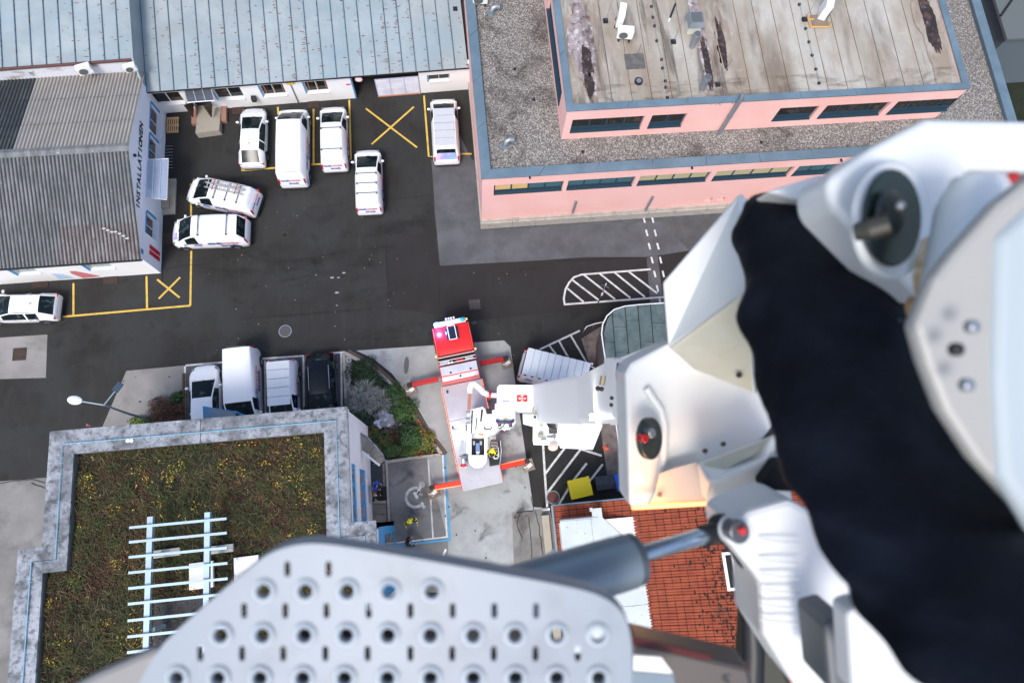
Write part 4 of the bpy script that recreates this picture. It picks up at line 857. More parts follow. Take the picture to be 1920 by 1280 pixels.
leafcloud(yl, 1250, .050, veg_y, 'yellow_leaves', 'yellow flowers and leaves scattered over the green roof')
# solar rack on the roof
rk = thing('roof_rack', 'bare white metal rack of rails and cross bars on the moss roof', 'metal rack', P(335, 1100, ZP))
zR = ZP + 1.0; railm = mat('rack_metal', (.42, .52, .58), .4, .3, layers=[((.42, .62, .74), 1.3, .45, .6, .8)])
pa0, pa1 = P(283, 968, zR), P(285, 1215, zR); pb0, pb1 = P(390, 960, zR), P(402, 1190, zR)
for (a, b) in ((pa0, pa0 + (pa1 - pa0) * 1.4), (pb0, pb0 + (pb1 - pb0) * 1.4)):
    a = Vector((a.x, a.y, zR)); b = Vector((a.x, b.y, zR)); c = (a + b) / 2; L = (b - a).length
    i_ = MB(); i_.box((c.x, c.y, zR + .1), (.26, L, .015)); i_.box((c.x, c.y, zR - .1), (.26, L, .015)); i_.box((c.x, c.y, zR), (.014, L, .18)); i_.build('beam', railm, rk)
zB = zR + .19; 
me = None
for k in range(10):
    yl_ = [987, 1014, 1042, 1071, 1100, 1129, 1160, 1190, 1219, 1250][k]; a = P(243, yl_, zB); b = P(425, yl_ - 13.5, zB); L = b.x - a.x
    if me is None:
        q_ = MB(); q_.box((0, 0, 0), (L, .12, .09)); me = q_.mesh('cross_bar', railm)
    inst('cross_bar', me, ((a.x + b.x) / 2, (a.y + b.y) / 2, zB), rk)
for px, py in ((285, 1040), (392, 1030), (285, 1180), (392, 1165)):
    p = P(px, py, zR); MB().box((p.x, p.y, (ZD + zR - .12) / 2), (.16, .16, zR - .12 - ZD)).build('post', railm, rk)
blk = mat('block_concrete', (.42, .41, .38), .85, layers=[((.3, .28, .25), 3, .5, .7)])
for px, py, sx, sy, lb in ((312, 1036, 1.3, .38, 'long concrete ballast block beside the left rack beam'), (412, 1029, 1.3, .38, 'long concrete ballast block beside the right rack beam'), (377, 1078, 1.15, 1.25, 'square white slab lying under the rack bars'), (462, 1066, 1.2, 1.2, 'square white slab right of the rack, half hidden by the perforated plate')):
    p = P(px, py, ZD + .3); MB().box((p.x, p.y, ZD + .22), (sx, sy, .2), rz=.03).build('ballast_block', blk if sx > 1.25 else acw, label=lb, cat='block', bevel=.02)
p = P(340, 1165, ZD + .1); MB().box((p.x, p.y, ZD + .1), (2.6, 2.2, .08)).build('dark_sheet', mat('dark_sheet', (.02, .02, .025), .35, layers=[((.2, .22, .25), 5, .66, .7, .8)]), label='dark wet sheet lying under the lower rack bars', cat='sheet')
for px, py, sd_ in ((240, 826, 'left'), (247, 826, 'right')):
    p = P(px, py, ZP); MB().tube([(p.x, p.y, ZP), (p.x, p.y, ZP + .05)], .1, 12).build('roof_anchor', acw, label=sd_ + ' one of two small white round anchors side by side on the parapet', cat='anchor')
# blue framed glass pyramid peeking over the parapet
q = P(381, 762, 5.5); r = thing('glass_pyramid', 'blue framed glass pyramid skylight behind the concrete parapet', 'skylight', (q.x, q.y, 4))
ap = Vector((q.x, q.y, 5.5)); s_ = .85; base = [ap + Vector((a * s_ + .25, b * s_ - s_ - .1, -1.9)) for a, b in ((-1, -1), (1, -1), (1, 1), (-1, 1))]
for i in range(4): MB().add([ap, base[i], base[(i + 1) % 4]], [(0, 1, 2)]).build('pane', mat('pyramid_glass', (.22, .26, .28), .25, spec=.3), r)
f = MB()
for p in base: f.tube([ap, p], .032, 5)
for i in range(4):
    f.tube([base[i], base[(i + 1) % 4]], .032, 5)
    for t in (.33, .66): f.tube([ap.lerp(base[i], .02), base[i].lerp(base[(i + 1) % 4], t)], .018, 4)
f.build('frame', bfr, r)
for p in base: MB().tube([p, (p.x, p.y, 0)], .07, 6).build('post', bfr, r)
# curved paved ledge at the north east corner
q = thing('entrance_canopy', 'curved grey slabbed canopy at the white building corner beside the garden', 'canopy', P(695, 835, 3))
cz = 3.5; cp = [(676, 813), (690, 822), (703, 836), (716, 853), (720, 862), (706, 872), (697, 866), (679, 848)]
slabm = mat('paving_slab', (.20, .18, .15), .85, layers=[((.28, .25, .21), 1.5, .45, .65)], bump=(10, .1))
W = [P(a, b, cz) for a, b in cp]
quads = [((676, 813), (690, 822), (684, 838), (678, 832)), ((690, 822), (703, 836), (692, 850), (684, 838)), ((703, 836), (716, 853), (701, 862), (692, 850)), ((678, 832), (684, 838), (692, 850), (679, 848)), ((716, 853), (720, 864), (708, 872), (701, 862))]
for qd in quads:
    v = [P(a, b, cz) for a, b in qd]; c = sum(v, Vector()) / 4; MB().prism([xy(c + (p - c) * .97) for p in v], cz - .12, cz).build('slab', slabm, q, bevel=.01)
ed = [P(a, b, cz + .03) for a, b in ((679, 846), (690, 855), (704, 866), (712, 872))]; MB().tube(ed, .07, 6).build('white_edge', acw, q)
ed = [P(a, b, cz + .0) for a, b in ((676, 812), (690, 821), (704, 836), (717, 852), (721, 864))]; MB().tube(ed, .06, 6).build('kerb', cconc, q)
# paved strip by the door
sl = thing('paved_strip', 'strip of brown paving slabs along the white building entrance', 'paving', P(712, 940))
for k in range(7):
    ya_, yb_ = 868 + k * 19, 868 + (k + 1) * 19
    v = [P(699, ya_ + .7), P(722 + k * .7, ya_ + .7), P(722 + k * .7, yb_ - .7), P(699, yb_ - .7)]; MB().prism([xy(p) for p in v], .01, .10).build('slab', slabm if k != 3 else stp, sl, bevel=.008)
v = [P(a, b) for a, b in ((723, 862), (727, 862), (733, 1000), (729, 1000))]; MB().prism([xy(p) for p in v], .01, .16).build('kerb', stone, sl)
p = P(707, 893); MB().box((p.x, p.y, .12), (.75, 1.5, .03)).build('door_mat', mat('mat_grey', (.045, .05, .055), .9), label='dark doormat in front of the white building entrance', cat='doormat')
p = P(718, 925); MB().box((p.x, p.y, .115), (.55, .85, .02)).build('door_mat', mat('mat_black', (.02, .017, .015), .9), label='smaller black mat right of the man in black', cat='doormat')

# ================================================================ RED TILED BUILDING
rt = thing('tiled_house', 'house with orange clay tiled roof and white metal dormer roof', 'building', P(1250, 1100))
ZT = 3.9; xt0 = P(1040, 965, ZT).x; yt1 = P(1037, 949, ZT).y; 
def tz(x): return ZT + .42 * (x - xt0)
def TP(px, py):
    d = ray(px, py); n = Vector((-.42, 0, 1)); p0 = Vector((xt0, 0, ZT)); t = (p0 - CAM).dot(n) / d.dot(n); return CAM + d * t
rx = TP(1392, 1150).x; yt1 = (TP(1040, 947).y + TP(1240, 930).y) / 2; yt0 = TP(1300, 1290).y - 1
0 and print('tile', xt0, yt1, rx, yt0, tz(rx))
tm = mat('clay_tile', (.22, .036, .011), .75, layers=[((.29, .058, .018), 1.5, .42, .62, .9), ((.22, .045, .02), 2.6, .52, .68, .7), ((.05, .025, .018), 1.1, .62, .74, .75)], bump=(14, .2))
TW, TL_ = .40, .30       # tile: exposed length down the slope (x), width (y)
tb = MB(); n = 8
prof = [(.012 + (TL_ - .024) * i / n, .028 * abs(math.sin(math.pi * i / n * 2)) ** .7) for i in range(n + 1)]
tb.loft([[(0, y, .42 * 0 + h + .035) for y, h in prof], [(TW + .03, y, .42 * (TW + .03) + h) for y, h in prof]], close=False, caps=False)
tb.add([(0, 0, -.01), (0, TL_, -.01), (0, TL_, .035), (0, 0, .035)], [(0, 1, 2, 3)])
tme = tb.mesh('roof_tile', tm, smooth=50)
nx = int((rx - xt0) / TW); ny = int((yt1 - yt0) / TL_)
dorm = [P(1050, 977, 6.7), P(1132, 968, 6.7), P(1228, 1205, 6.7)]
cand = []
for i in range(nx):
    for j in range(ny):
        x = xt0 + i * TW; y = yt1 - (j + 1) * TL_; cand.append((x, y, i, j))
def score(c):
    v = Vector((c[0], c[1], tz(c[0]))) - CAM; d = v.dot(FW); px = v.dot(RI) / d * 1280 + 960; py = v.dot(DN) / d * 1280 + 640
    vis = (1190 < px < 1390 and 1020 < py < 1230) or (1130 < px < 1340 and 950 < py < 1020)
    return (0 if vis else 1, -c[0])
cand.sort(key=score); stuffb = MB(); vsb = [tuple(v.co) for v in tme.vertices]; fsb = [tuple(p.vertices) for p in tme.polygons]
for k, (x, y, i, j) in enumerate(cand):
    dz = random.uniform(-.004, .006)
    if k < 300: inst('roof_tile', tme, (x, y, tz(x) + dz), rt, (random.uniform(-.012, .012), 0, random.uniform(-.01, .01)))
    else: stuffb.add([(a + x, b_ + y, c + tz(x) + dz) for a, b_, c in vsb], fsb)
stuffb.sm = True
stuffb.build('tile_field', tm, rt, kind='stuff')
MB().add([(xt0, yt1, ZT - .05), (rx, yt1, tz(rx) - .05), (rx, yt0, tz(rx) - .05), (xt0, yt0, ZT - .05)], [(3, 2, 1, 0)]).build('roof_deck', dark, rt)
mj = MB()
for i in range(nx):
    x = xt0 + i * TW
    for j in range(ny):
        if random.random() < .93:
            y = yt1 - (j + 1) * TL_; w_ = random.choice((.02, .03, .035, .05)); mj.add([(x - w_ * .5, y, tz(x) + .058), (x + w_ * .5, y, tz(x) + .062), (x + w_ * .5, y + TL_, tz(x) + .062), (x - w_ * .5, y + TL_, tz(x) + .058)], [(0, 1, 2, 3)])
for i in range(450):
    x = rx - abs(random.gauss(0, .9)) - .15; y = random.uniform(yt0, yt1); s = random.uniform(.02, .06) * random.choice((.6, 1, 1.2)); mj.add([(x + s * math.cos(a) * random.uniform(.6, 1.3), y + s * 1.6 * math.sin(a), tz(x + s * math.cos(a)) + .075 + i * 1e-5) for a in (0, 1, 2, 3.1, 4.1, 5.2)], [(0, 1, 2, 3, 4, 5)])
mj.build('roof_moss', mat('roof_moss_dark', (.022, .014, .010), .95), rt, kind='stuff')
# ridge caps and far slope
me = MB(); me.sm = True
me.loft([[(.17 * math.cos(a), 0, .13 * math.sin(a)) for a in [math.pi * k / 6 for k in range(7)]], [(.15 * math.cos(a), -.42, .11 * math.sin(a)) for a in [math.pi * k / 6 for k in range(7)]]], close=False, caps=False)
me = me.mesh('ridge_tile', tm)
for j in range(int((yt1 - yt0) / .38)): inst('ridge_tile', me, (rx + .05, yt1 - j * .38, tz(rx) + .02), rt)
stuff2 = MB(); stuff2.sm = True
for i in range(16):
    for j in range(ny): x = rx + .1 + i * TW; stuff2.add([(x + TW - a, b_ + yt1 - (j + 1) * TL_, c - .42 * a + .42 * a * 0 + tz(rx) - .42 * i * TW - .42 * TW) for a, b_, c in vsb], [f[::-1] for f in fsb])
stuff2.build('tile_field', tm, rt, kind='stuff')
MB().bb(xt0 + .25, rx + 5, yt0, yt1 - .15, 0, ZT - .2).build('wall', white_wall, rt)
MB().prism([(xt0 + .25, 0), (rx + 5, 0), (rx, 1)], 0, .1) 
MB().tube([(xt0 - .08, yt1 + .05, ZT - .02), (xt0 - .08, yt0, ZT - .02)], .09, 8).build('gutter', grey_metal, rt)
b = MB(); b.tube([(xt0 - .1, yt1 + .04, ZT + .02), (rx, yt1 + .04, tz(rx) + .05)], .05, 5); b.build('verge_flashing', zinc, rt)
# pale wall strip west of the eave
MB().bb(xt0 - .45, xt0 - .0, yt0, yt1 - .5, 0, .5).build('base_ledge', stp, rt)
MB().tube([(xt0 - .3, yt1 - .15, .2), (xt0 - .3, yt1 - .15, ZT - .1)], .07, 8).build('downpipe', acw, rt)
# dormer with white metal roof
dm = mat('white_sheet_metal', (.56, .61, .61), .5, .1, layers=[((.48, .53, .53), .7, .4, .65), ((.10, .11, .12), 5.5, .66, .70, .8)])
DZ = (TP(1195, 1030).z + TP(1228, 1205).z) / 2 + .05; dx0 = P(1050, 980, DZ).x; dy1 = P(1050, 978, DZ).y; dxe = xt0 + (DZ - ZT) / .42
c1 = P(1128, 968, DZ); c2 = P(1195, 1030, DZ); c3 = P(1228, 1205, DZ)
for k in range(9):
    ya_ = dy1 - k * 1.55; yb_ = ya_ - 1.53
    def ex(y):
        if y > c2.y: t = (y - c2.y) / (c1.y - c2.y); return c2.x + (c1.x - c2.x) * min(1, max(0, t))
        return dxe + .05
    pts_ = [(dx0, ya_), (ex(ya_), ya_)] + ([(ex((ya_ + yb_) / 2), (ya_ + yb_) / 2)] if ya_ > c2.y > yb_ else []) + [(ex(yb_), yb_), (dx0, yb_)]
    xm = dx0 + 1.7
    if k == 0 or k % 1 == 0:
        MB().prism([(dx0, ya_), (xm, ya_), (xm, yb_), (dx0, yb_)], DZ - .06, DZ).build('metal_sheet', dm, rt)
        pts2 = [(xm + .02, ya_)] + pts_[1:-1] + [(xm + .02, yb_)]
        MB().prism(pts2, DZ - .06, DZ + .004).build('metal_sheet', dm, rt)
MB().bb(dx0 + .12, dxe, dy1 - 14, dy1 - .1, ZT, DZ - .065).build('dormer_wall', white_wall, rt)
MB().tube([(dx0, dy1 + .07, DZ - .04), (c1.x - .2, dy1 + .07, DZ - .04)], .08, 8).build('dormer_gutter', grey_metal, rt)
q = P(1120, 968, DZ); MB().box((q.x, q.y + .1, DZ - .02), (.55, .7, .1)).build('metal_flashing', dm, rt); MB().box((q.x - .32, q.y + .4, DZ + .1), (.14, .2, .25)).build('flashing_end', dm, rt)
# skylight and chimney near the ridge
q = TP(1368, 1070); b = thing('roof_window', 'white framed roof window set in the orange tiles beside the ridge', 'skylight', q); 
M_ = Matrix.Rotation(-math.atan(.42), 3, 'Y'); MB().box((q.x, q.y, q.z + .08), (.55, 1.9, .14), M=M_).build('frame', acw, b); MB().box((q.x + .0, q.y, q.z + .17), (.3, 1.6, .04), M=M_).build('pane', winglass, b)
q = TP(1395, 1078); b = thing('chimney', 'dark speckled chimney top standing on the ridge of the tiled roof', 'chimney', q); MB().box((q.x + .3, q.y, q.z + .5), (.8, 1.4, 1.1)).build('stack', stone, b); MB().box((q.x + .3, q.y, q.z + 1.07), (.35, .7, .06)).build('flue', dark, b)
q = TP(1440, 980); b = thing('roof_window', 'white framed roof window below the boom at the right', 'skylight', q); MB().box((q.x, q.y, tz(rx) - 1), (1.3, .9, .2)).build('frame', acw, b); MB().box((q.x, q.y, tz(rx) - .88), (.9, .6, .04)).build('pane', winglass, b)

# ================================================================ CURVED METAL SHELTER
ZS = 2.9; sh = thing('bin_shelter', 'curved green grey sheet metal shelter roof over the waste area', 'shelter', P(1190, 625))
shm = mat('patina_metal', (.085, .12, .12), .5, .2, layers=[((.13, .17, .17), 1.2, .45, .65), ((.04, .06, .062), 2, .52, .7, .8)])
out = [(1130, 640), (1128, 625), (1130, 608), (1138, 592), (1152, 580), (1172, 574), (1200, 571), (1245, 568)]
bot = 720
strips = [(1128, 1146), (1147, 1171), (1172, 1195), (1196, 1219), (1220, 1245), (1246, 1275)]
def topy(x):
    pts_ = [(1128, 625), (1130, 608), (1138, 592), (1152, 580), (1172, 574), (1200, 571), (1290, 566)]
    for i in range(len(pts_) - 1):
        if pts_[i][0] <= x <= pts_[i + 1][0]: t = (x - pts_[i][0]) / (pts_[i + 1][0] - pts_[i][0]); return pts_[i][1] + t * (pts_[i + 1][1] - pts_[i][1])
    return 566
for k, (a, b_) in enumerate(strips):
    cuts = [topy(a), [640, 612, 600, 640, 605, 620][k], [672, 660, 665, 690, 650, 700][k], bot]; sk = lambda y: (y - 570) * .08
    for j in range(3):
        y0_, y1_ = cuts[j] + (.0 if j == 0 else .8), cuts[j + 1]
        top = [(a + sk(y0_), y0_), ((a * 2 + b_) / 3 + sk(y0_), topy((a * 2 + b_) / 3)), ((a + b_ * 2) / 3 + sk(y0_), topy((a + b_ * 2) / 3)), (b_ + sk(y0_), topy(b_))] if j == 0 else [(a + sk(y0_), y0_), (b_ + sk(y0_), y0_)]
        poly = top + [(b_ + sk(y1_), y1_), (a + sk(y1_), y1_)]
        MB().prism(pix(poly, ZS), ZS - .05, ZS + random.uniform(0, .008)).build('roof_sheet', shm, sh)
        if j == 0: pass
    e0, e1 = P(b_ + .5 + sk(topy(b_)), topy(b_) + 1, ZS + .03), P(b_ + .5 + sk(bot), bot, ZS + .03); MB().tube([e0, e1], .03, 5).build('standing_seam', mat('seam_dark', (.02, .03, .03), .6), sh)
MB().tube([P(a, b_, ZS - .02) for a, b_ in [(1143, 720), (1136, 680), (1130, 640)] + out[1:]], .045, 6).build('white_edge', acw, sh)
cw_ = [(1133, 700), (1131, 660), (1132, 625), (1140, 600), (1155, 588), (1245, 577)]
b = MB(); W = [P(a, b_, ZS) for a, b_ in cw_]; b.loft([[(p.x, p.y, .0) for p in W], [(p.x, p.y, ZS - .06) for p in W]], close=False, caps=False); b.build('curved_wall', mat('shelter_wall', (.14, .11, .10), .8), sh)
patch('shelter_floor', [(1090, 635), (1130, 610), (1150, 720), (1125, 730), (1110, 700)], 3, mat('brown_floor', (.14, .11, .10), .85, layers=[((.24, .20, .18), .7, .45, .65), ((.07, .05, .045), 1.2, .5, .7, .8)]))
rl = thing('guard_rail', 'curved pair of pale metal rails beside the shelter', 'railing', P(1110, 615))
for z in (.75, .95, 1.1): MB().tube([P(a, b_, z) for a, b_ in ((1096, 618), (1100, 612), (1115, 607), (1133, 603))], .03, 6).build('rail', acw, rl)
for a, b_ in ((1096, 618), (1115, 607), (1133, 603)): q = P(a, b_, .9); MB().tube([(q.x, q.y, 0), (q.x, q.y, 1.1)], .03, 6).build('post', grey_metal, rl)
# lower corridor with white post line
patch('brown_strip', [(1125, 795), (1155, 795), (1165, 895), (1139, 895)], 3, MC['brown_floor'])
ln_ = thing('white_pole', 'thin white horizontal pole running down beside the boom', 'pole', P(1160, 840)); MB().tube([P(1153, 780, 2.2), P(1175, 935, 2.2)], .04, 6).build('bar', acw, ln_)
for a, b_ in ((1153, 780), (1175, 935)): q = P(a, b_, 2.2); MB().tube([(q.x, q.y, 0), q], .04, 6).build('post', grey_metal, ln_)

# ================================================================ GROUNDS AT THE TOP RIGHT CORNER
lawn = st('lawn', MB().flat([(37, 10), (90, 10), (90, 70), (37, 70)], .006), mat('lawn_green', (.008, .014, .006), .95, layers=[((.016, .026, .010), .6, .45, .65), ((.012, .018, .01), 1.2, .5, .7, .8)], bump=(10, .5)))
st('path', MB().flat(pix([(1870, 75), (1990, 55), (2000, 115), (1880, 120)]), .012), mat('dark_path', (.04, .04, .042), .9))
q = P(1905, 30); hs = thing('neighbour_house', 'pale house corner at the top right edge', 'building', (q.x, q.y, 0))
q = P(1885, 70, 5.5)
MB().bb(q.x + .3, q.x + 14, q.y, q.y + 16, 0, 5.5).build('wall', mat('blue_render', (.10, .13, .15), .8), hs)
MB().bb(q.x - .1, q.x + 14.3, q.y - .3, q.y + 16, 5.5, 5.7).build('roof', mat('pale_roof', (.11, .125, .125), .7), hs)
MB().tube([(q.x - .1, q.y + 1.5, 5.74), (q.x + 6, q.y + 8, 5.74)], .08, 6).build('roof_bar', trim, hs)
# ================================================================ VEHICLES (local x = forward)
def car_stations(L, W, H, hood, ws, rs, zb, wr, van=False):
    f = L / 2; w = W / 2; zh = zb + .06
    S = [(f, w * .42, w * .34, .35, .50, .56), (f - .09, w * .68, w * .58, .30, .58, .68), (f - .26, w * .86, w * .74, .24, zb - .20, zb - .12), (f - .55, w * .96, w * .83, .22, zb - .1, zb - .01), (f - hood * .7, w * .99, w * .86, .2, zb - .02, zh), 
         (f - hood, w, w * .86, .2, zb, zh + .03), (f - hood - ws * .5, w, w * (.86 + wr) / 2 * 1.0, .2, zb, zb + (H - zb) * .60), (f - hood - ws, w, w * wr, .2, zb + .01, H - .05), (f - hood - ws - .25, w, w * wr, .2, zb + .02, H)]
    xr = -f + rs + .1; m = (f - hood - ws - .25 + xr) / 2
    S += [(m + .06, w, w * (wr + .01), .2, zb + .03, H + .01), (m - .04, w, w * (wr + .01), .2, zb + .03, H + .01), (xr, w * .985, w * wr * .98, .2, zb + .03, H - .02)]
    S += [(xr - rs * .15, w * .975, w * wr * .96, .2, zb + .03, H - .06), (-f + .12, w * .95, w * (wr * .35 + .5), .24, zb, zb + .08 if not van else zb + .12), (-f + .04, w * .90, w * .78, .28, zb - .12, zb - .04), (-f, w * .80, w * .68, .36, zb - .25, zb - .2)]
    return S
def vehicle(name, label, cat, loc, rz, L, W, H, hood, ws, rs, zb=.95, wr=.72, paint=car_white, van=False, bars=0, rack=False, rear_glass=True, win_end=.5, texts=None, group=None, hoodprint=False, mirrors=True, windowless=False, ant=False, reartext=False, bump_dark=True, rails=False):
    r = thing(name, label, cat, loc, rz, group); S = car_stations(L, W, H, hood, ws, rs, zb, wr, van)
    rows = []
    for (x, wb, wrr, zl, zbl, zt) in S:
        zm = zl + (zbl - zl) * .55
        half = [(wb * .88, zl), (wb * .985, zl + .12), (wb, zm), (wb * .975, zbl), (wrr, zt - (zt - zbl) * .10), (wrr * .90, zt - .015), (wrr * .5, zt + .02)]
        rows.append([(x, y, z) for y, z in half] + [(x, 0, zt + .028)] + [(x, -y, z) for y, z in half[::-1]])
    n = 15; ns = len(rows); body, glassf, rearf = [], [], []
    for i in range(ns - 1):
        for k in range(n - 1):
            f = (i * n + k, (i + 1) * n + k, (i + 1) * n + k + 1, i * n + k + 1)
            g = None
            if 5 <= k <= 8 and i in (5, 6): g = 'w'
            if k in (3, 10) and 6 <= i <= 10 and i != 9: 
                if not windowless or i <= 7: g = 's'
                if i == 6 and False: g = None
            if k in (3, 10) and i == 10 and windowless: g = None
            if 5 <= k <= 8 and i in (12,) and rear_glass: g = 'r'
            (glassf if g in ('w', 's') else rearf if g == 'r' else body).append(f)
    V = [p for rw in rows for p in rw]
    def part(nm, fs, m, ex=()):
        b = MB(); b.v = V; b.f = list(fs) + list(ex); b.sm = True
        me = b.mesh(nm, m, 40); bm = bmesh.new(); bm.from_mesh(me); bmesh.ops.delete(bm, geom=[v for v in bm.verts if not v.link_faces], context='VERTS'); bm.to_mesh(me); bm.free()
        return link(bpy.data.objects.new(nm, me), r, True)
    bd = part('body', body, paint, [tuple(range(n)), tuple((ns - 1) * n + k for k in range(n))[::-1], ])
    part('windows', glassf, glass)
    if rearf: part('rear_window', rearf, glass)
    # floor
    MB().box((0, 0, .22), (L * .9, W * .86, .12)).build('underbody', trim, r, True)
    # wheels
    tm_ = MB().tube([(0, -.11, 0), (0, .11, 0)], .32, 18).mesh('tyre', tyre, 40); rm_ = MB().tube([(0, -.12, 0), (0, .12, 0)], .19, 12).mesh('rim', rim)
    for a in (1, -1):
        for s in (1, -1):
            x = L / 2 - .85 if a > 0 else -L / 2 + .85
            wo_ = inst('wheel', tm_, (x, s * (W / 2 - .105), .32), r, local=True); inst('rim', rm_, (0, 0, 0), wo_, local=True)
            b = MB(); b.add([(x + .42 * math.cos(t), s * (W / 2 + .004), .36 + .42 * math.sin(t)) for t in [math.pi * k / 8 for k in range(9)]], [tuple(range(9))]); b.build('wheel_arch', trim, bd, True)
            
    f = L / 2
    # lamps, grille, plate, bumper strip
    for s in (1, -1):
        MB().ell((f - .40, s * W * .385, zb - .13), (.20, .10, .05), 10, 5).build('headlight', lampclear, r, True, smooth=60)
        if van: MB().box((-f + .07, s * W * .425, zb + .05), (.10, .10, .55)).build('tail_light', lampred, r, True, bevel=.02)
        else: MB().box((-f + .12, s * W * .40, zb - .08), (.16, .24, .15)).build('tail_light', lampred, r, True, bevel=.02)
    MB().box((f - .01, 0, .5), (.06, W * .5, .14)).build('grille', trim, r, True)
    MB().box((-f - .005, 0, .62), (.03, .52, .12)).build('number_plate', plate_m, r, True)
    if van: MB().box((-f - .01, 0, .38), (.12, W * .84, .16)).build('rear_bumper', trim, r, True, bevel=.03)
    else: MB().box((-f - .0, 0, .34), (.10, W * .72, .12)).build('rear_bumper', trim, r, True, bevel=.03)
    if mirrors:
        for s in (1, -1):
            m_ = MB().ell((f - hood - ws * .35, s * (W / 2 + .10), zb + .12), (.09, .12, .09), 8, 6).build('mirror', paint if not van or paint is car_black else paint, r, True, smooth=60)
    # wipers + seams
    MB().tube([(f - hood + .02, .05, zb + .13), (f - hood - .10, -.5, zb + .22)], .012, 4).build('wiper', trim, r, True)
    se = MB(); xd = f - hood - ws - .25
    for x in ((xd + .12), xd - .95) + ((-f + rs + .25,) if not van else (xd - 2.0,)):
        for s in (1, -1): se.box((x, s * W * .4925, .62), (.014, .012, .62))
    se.box((f - hood + .06, 0, zb + .098), (.012, W * .78, .008)); se.build('door_seam', trim, bd, True)
    if van:
        se = MB().box((-f + rs + .02 if rs > .3 else -f + .16, 0, H + .02), (.014, W * .6, .01)).build('roof_seam', grey_metal, bd, True)
    hd = MB()
    for x in (xd - .8, xd - 1.25):
        for s in (1, -1): hd.box((x, s * W * .497, zb - .08), (.16, .03, .03))
    hd.build('door_handle', trim, r, True)
    if ant: MB().tube([(-f + rs + .5, 0, H), (-f + rs + .35, 0, H + .16)], .03, 6).build('antenna', trim, r, True)
    if rails:
        for s in (1, -1): MB().tube([(xd, s * W * wr * .47, H + .04), (-f + rs + .4, s * W * wr * .47, H + .04)], .025, 6).build('roof_rail', grey_metal if paint is not car_black else rim, r, True)
    span = xd - .1 - (-f + rs + .35)
    if bars:
        for i in range(bars):
            x = xd - .25 - i * (span - .45) / max(1, bars - 1); b_ = MB().tube([(x, -W * wr * .46, H + .12), (x, W * wr * .46, H + .12)], .03, 6).build('roof_bar', mat('bar_grey', (.10, .11, .13), .4, .5) if not rack else alu, r, True)
            for s in (1, -1): MB().box((x, s * W * wr * .45, H + .06), (.10, .06, .12)).build('bar_foot', trim, b_, True)
    if rack:
        for s in (1, -1): MB().tube([(xd - .1, s * W * wr * .48, H + .15), (-f + rs + .2, s * W * wr * .48, H + .15)], .025, 6).build('rack_side', acw, r, True)
    if texts:
        side, x0, z0, sz = texts; X = (1, 0, 0) if side < 0 else (-1, 0, 0); y = side * (W / 2 + .012)
        dx = 1 if side < 0 else -1
        text('stadt', sz, blueink, (x0 - dx * sz * 1.05, y, z0 + sz * .42), X, (0, 0, 1), r, True, bold=.008); text('werke', sz, redink, (x0 + dx * sz * 1.2, y, z0 + sz * .42), X, (0, 0, 1), r, True, bold=.004)
        text('bruck', sz, blueink, (x0 + dx * sz * .9, y, z0 - sz * .42), X, (0, 0, 1), r, True, bold=.012)
        b = MB(); xx = x0 + dx * sz * (-3.6); b.add([(xx - dx * .28, y, z0 - .12), (xx + dx * .22, y, z0 - .2), (xx + dx * .3, y, z0 + .16), (xx - dx * .1, y, z0 + .28)], [(0, 1, 2, 3) if side < 0 else (3, 2, 1, 0)]); b.build('side_emblem', purple, r, True)
    if reartext:
        x = -f - .012 if not van else -f + .015; zt_ = zb + .12
        sl_ = Vector((.25 if van else .7, 0, 1)).normalized()
        for t, m_, yy, zz in (('stadt', blueink, .42, .12), ('werke', redink, -.22, .12), ('bruck', blueink, -.1, -.12)):
            text(t, .27, m_, (x - .03 + zz * .3, yy, zt_ + zz), (0, -1, 0), sl_, r, True, bold=.006)
    if hoodprint:
        MB().add([(f - .35, .15, zb + .062), (f - .35, .6, zb + .045), (f - hood + .1, .55, zb + .10), (f - hood + .1, .05, zb + .11)], [(0, 1, 2, 3)]).build('bonnet_print', purple, r, True)
    return r
GV = 'white vans of the works fleet parked around the yard'
R_ = math.radians
vehicle('parked_car', 'white estate car parked first in the row beside the entrance ramp', 'car', (-13.5, 26.75, 0), R_(88), 4.55, 1.80, 1.48, .95, 1.15, .85, .93, .70, ant=True)
vehicle('parked_van', 'long high roofed plain white van with blue lettering on its side', 'van', (-10.70, 25.75, 0), R_(88.6), 5.9, 1.98, 2.35, .62, 1.15, .12, 1.18, .86, van=True, windowless=True, rear_glass=False, texts=(-1, -.9, 1.0, .55), group=GV, reartext=True)
vehicle('parked_van', 'small white van with two roof bars and lettering on its back', 'van', (-7.95, 26.3, 0), R_(89.5), 5.0, 1.85, 1.9, .8, 1.2, .25, 1.05, .78, van=True, windowless=True, rear_glass=False, bars=2, texts=(-1, -.9, .85, .42), reartext=True, group=GV)
vehicle('parked_van', 'small white van with three roof bars parked out in the open yard', 'van', (-5.70, 22.85, 0), R_(89), 4.85, 1.84, 1.85, .8, 1.2, .25, 1.05, .78, van=True, windowless=True, rear_glass=False, bars=3, texts=(-1, -.8, .85, .42), reartext=True, group=GV)
v5 = vehicle('parked_van', 'white van with full roof rack and violet rear panel by the pink wall', 'van', (-.22, 26.4, 0), R_(89), 5.1, 1.92, 1.9, .75, 1.15, .35, 1.08, .78, van=True, windowless=True, bars=5, rack=True, group=GV)
v6 = vehicle('parked_van', 'white van carrying a strapped ladder, parked aslant', 'van', (-15.5, 22.3, 0), R_(163), 4.9, 1.85, 1.85, .75, 1.15, .3, 1.05, .78, van=True, windowless=True, bars=3, texts=(1, -.7, .85, .42), reartext=True, rear_glass=False, group=GV)
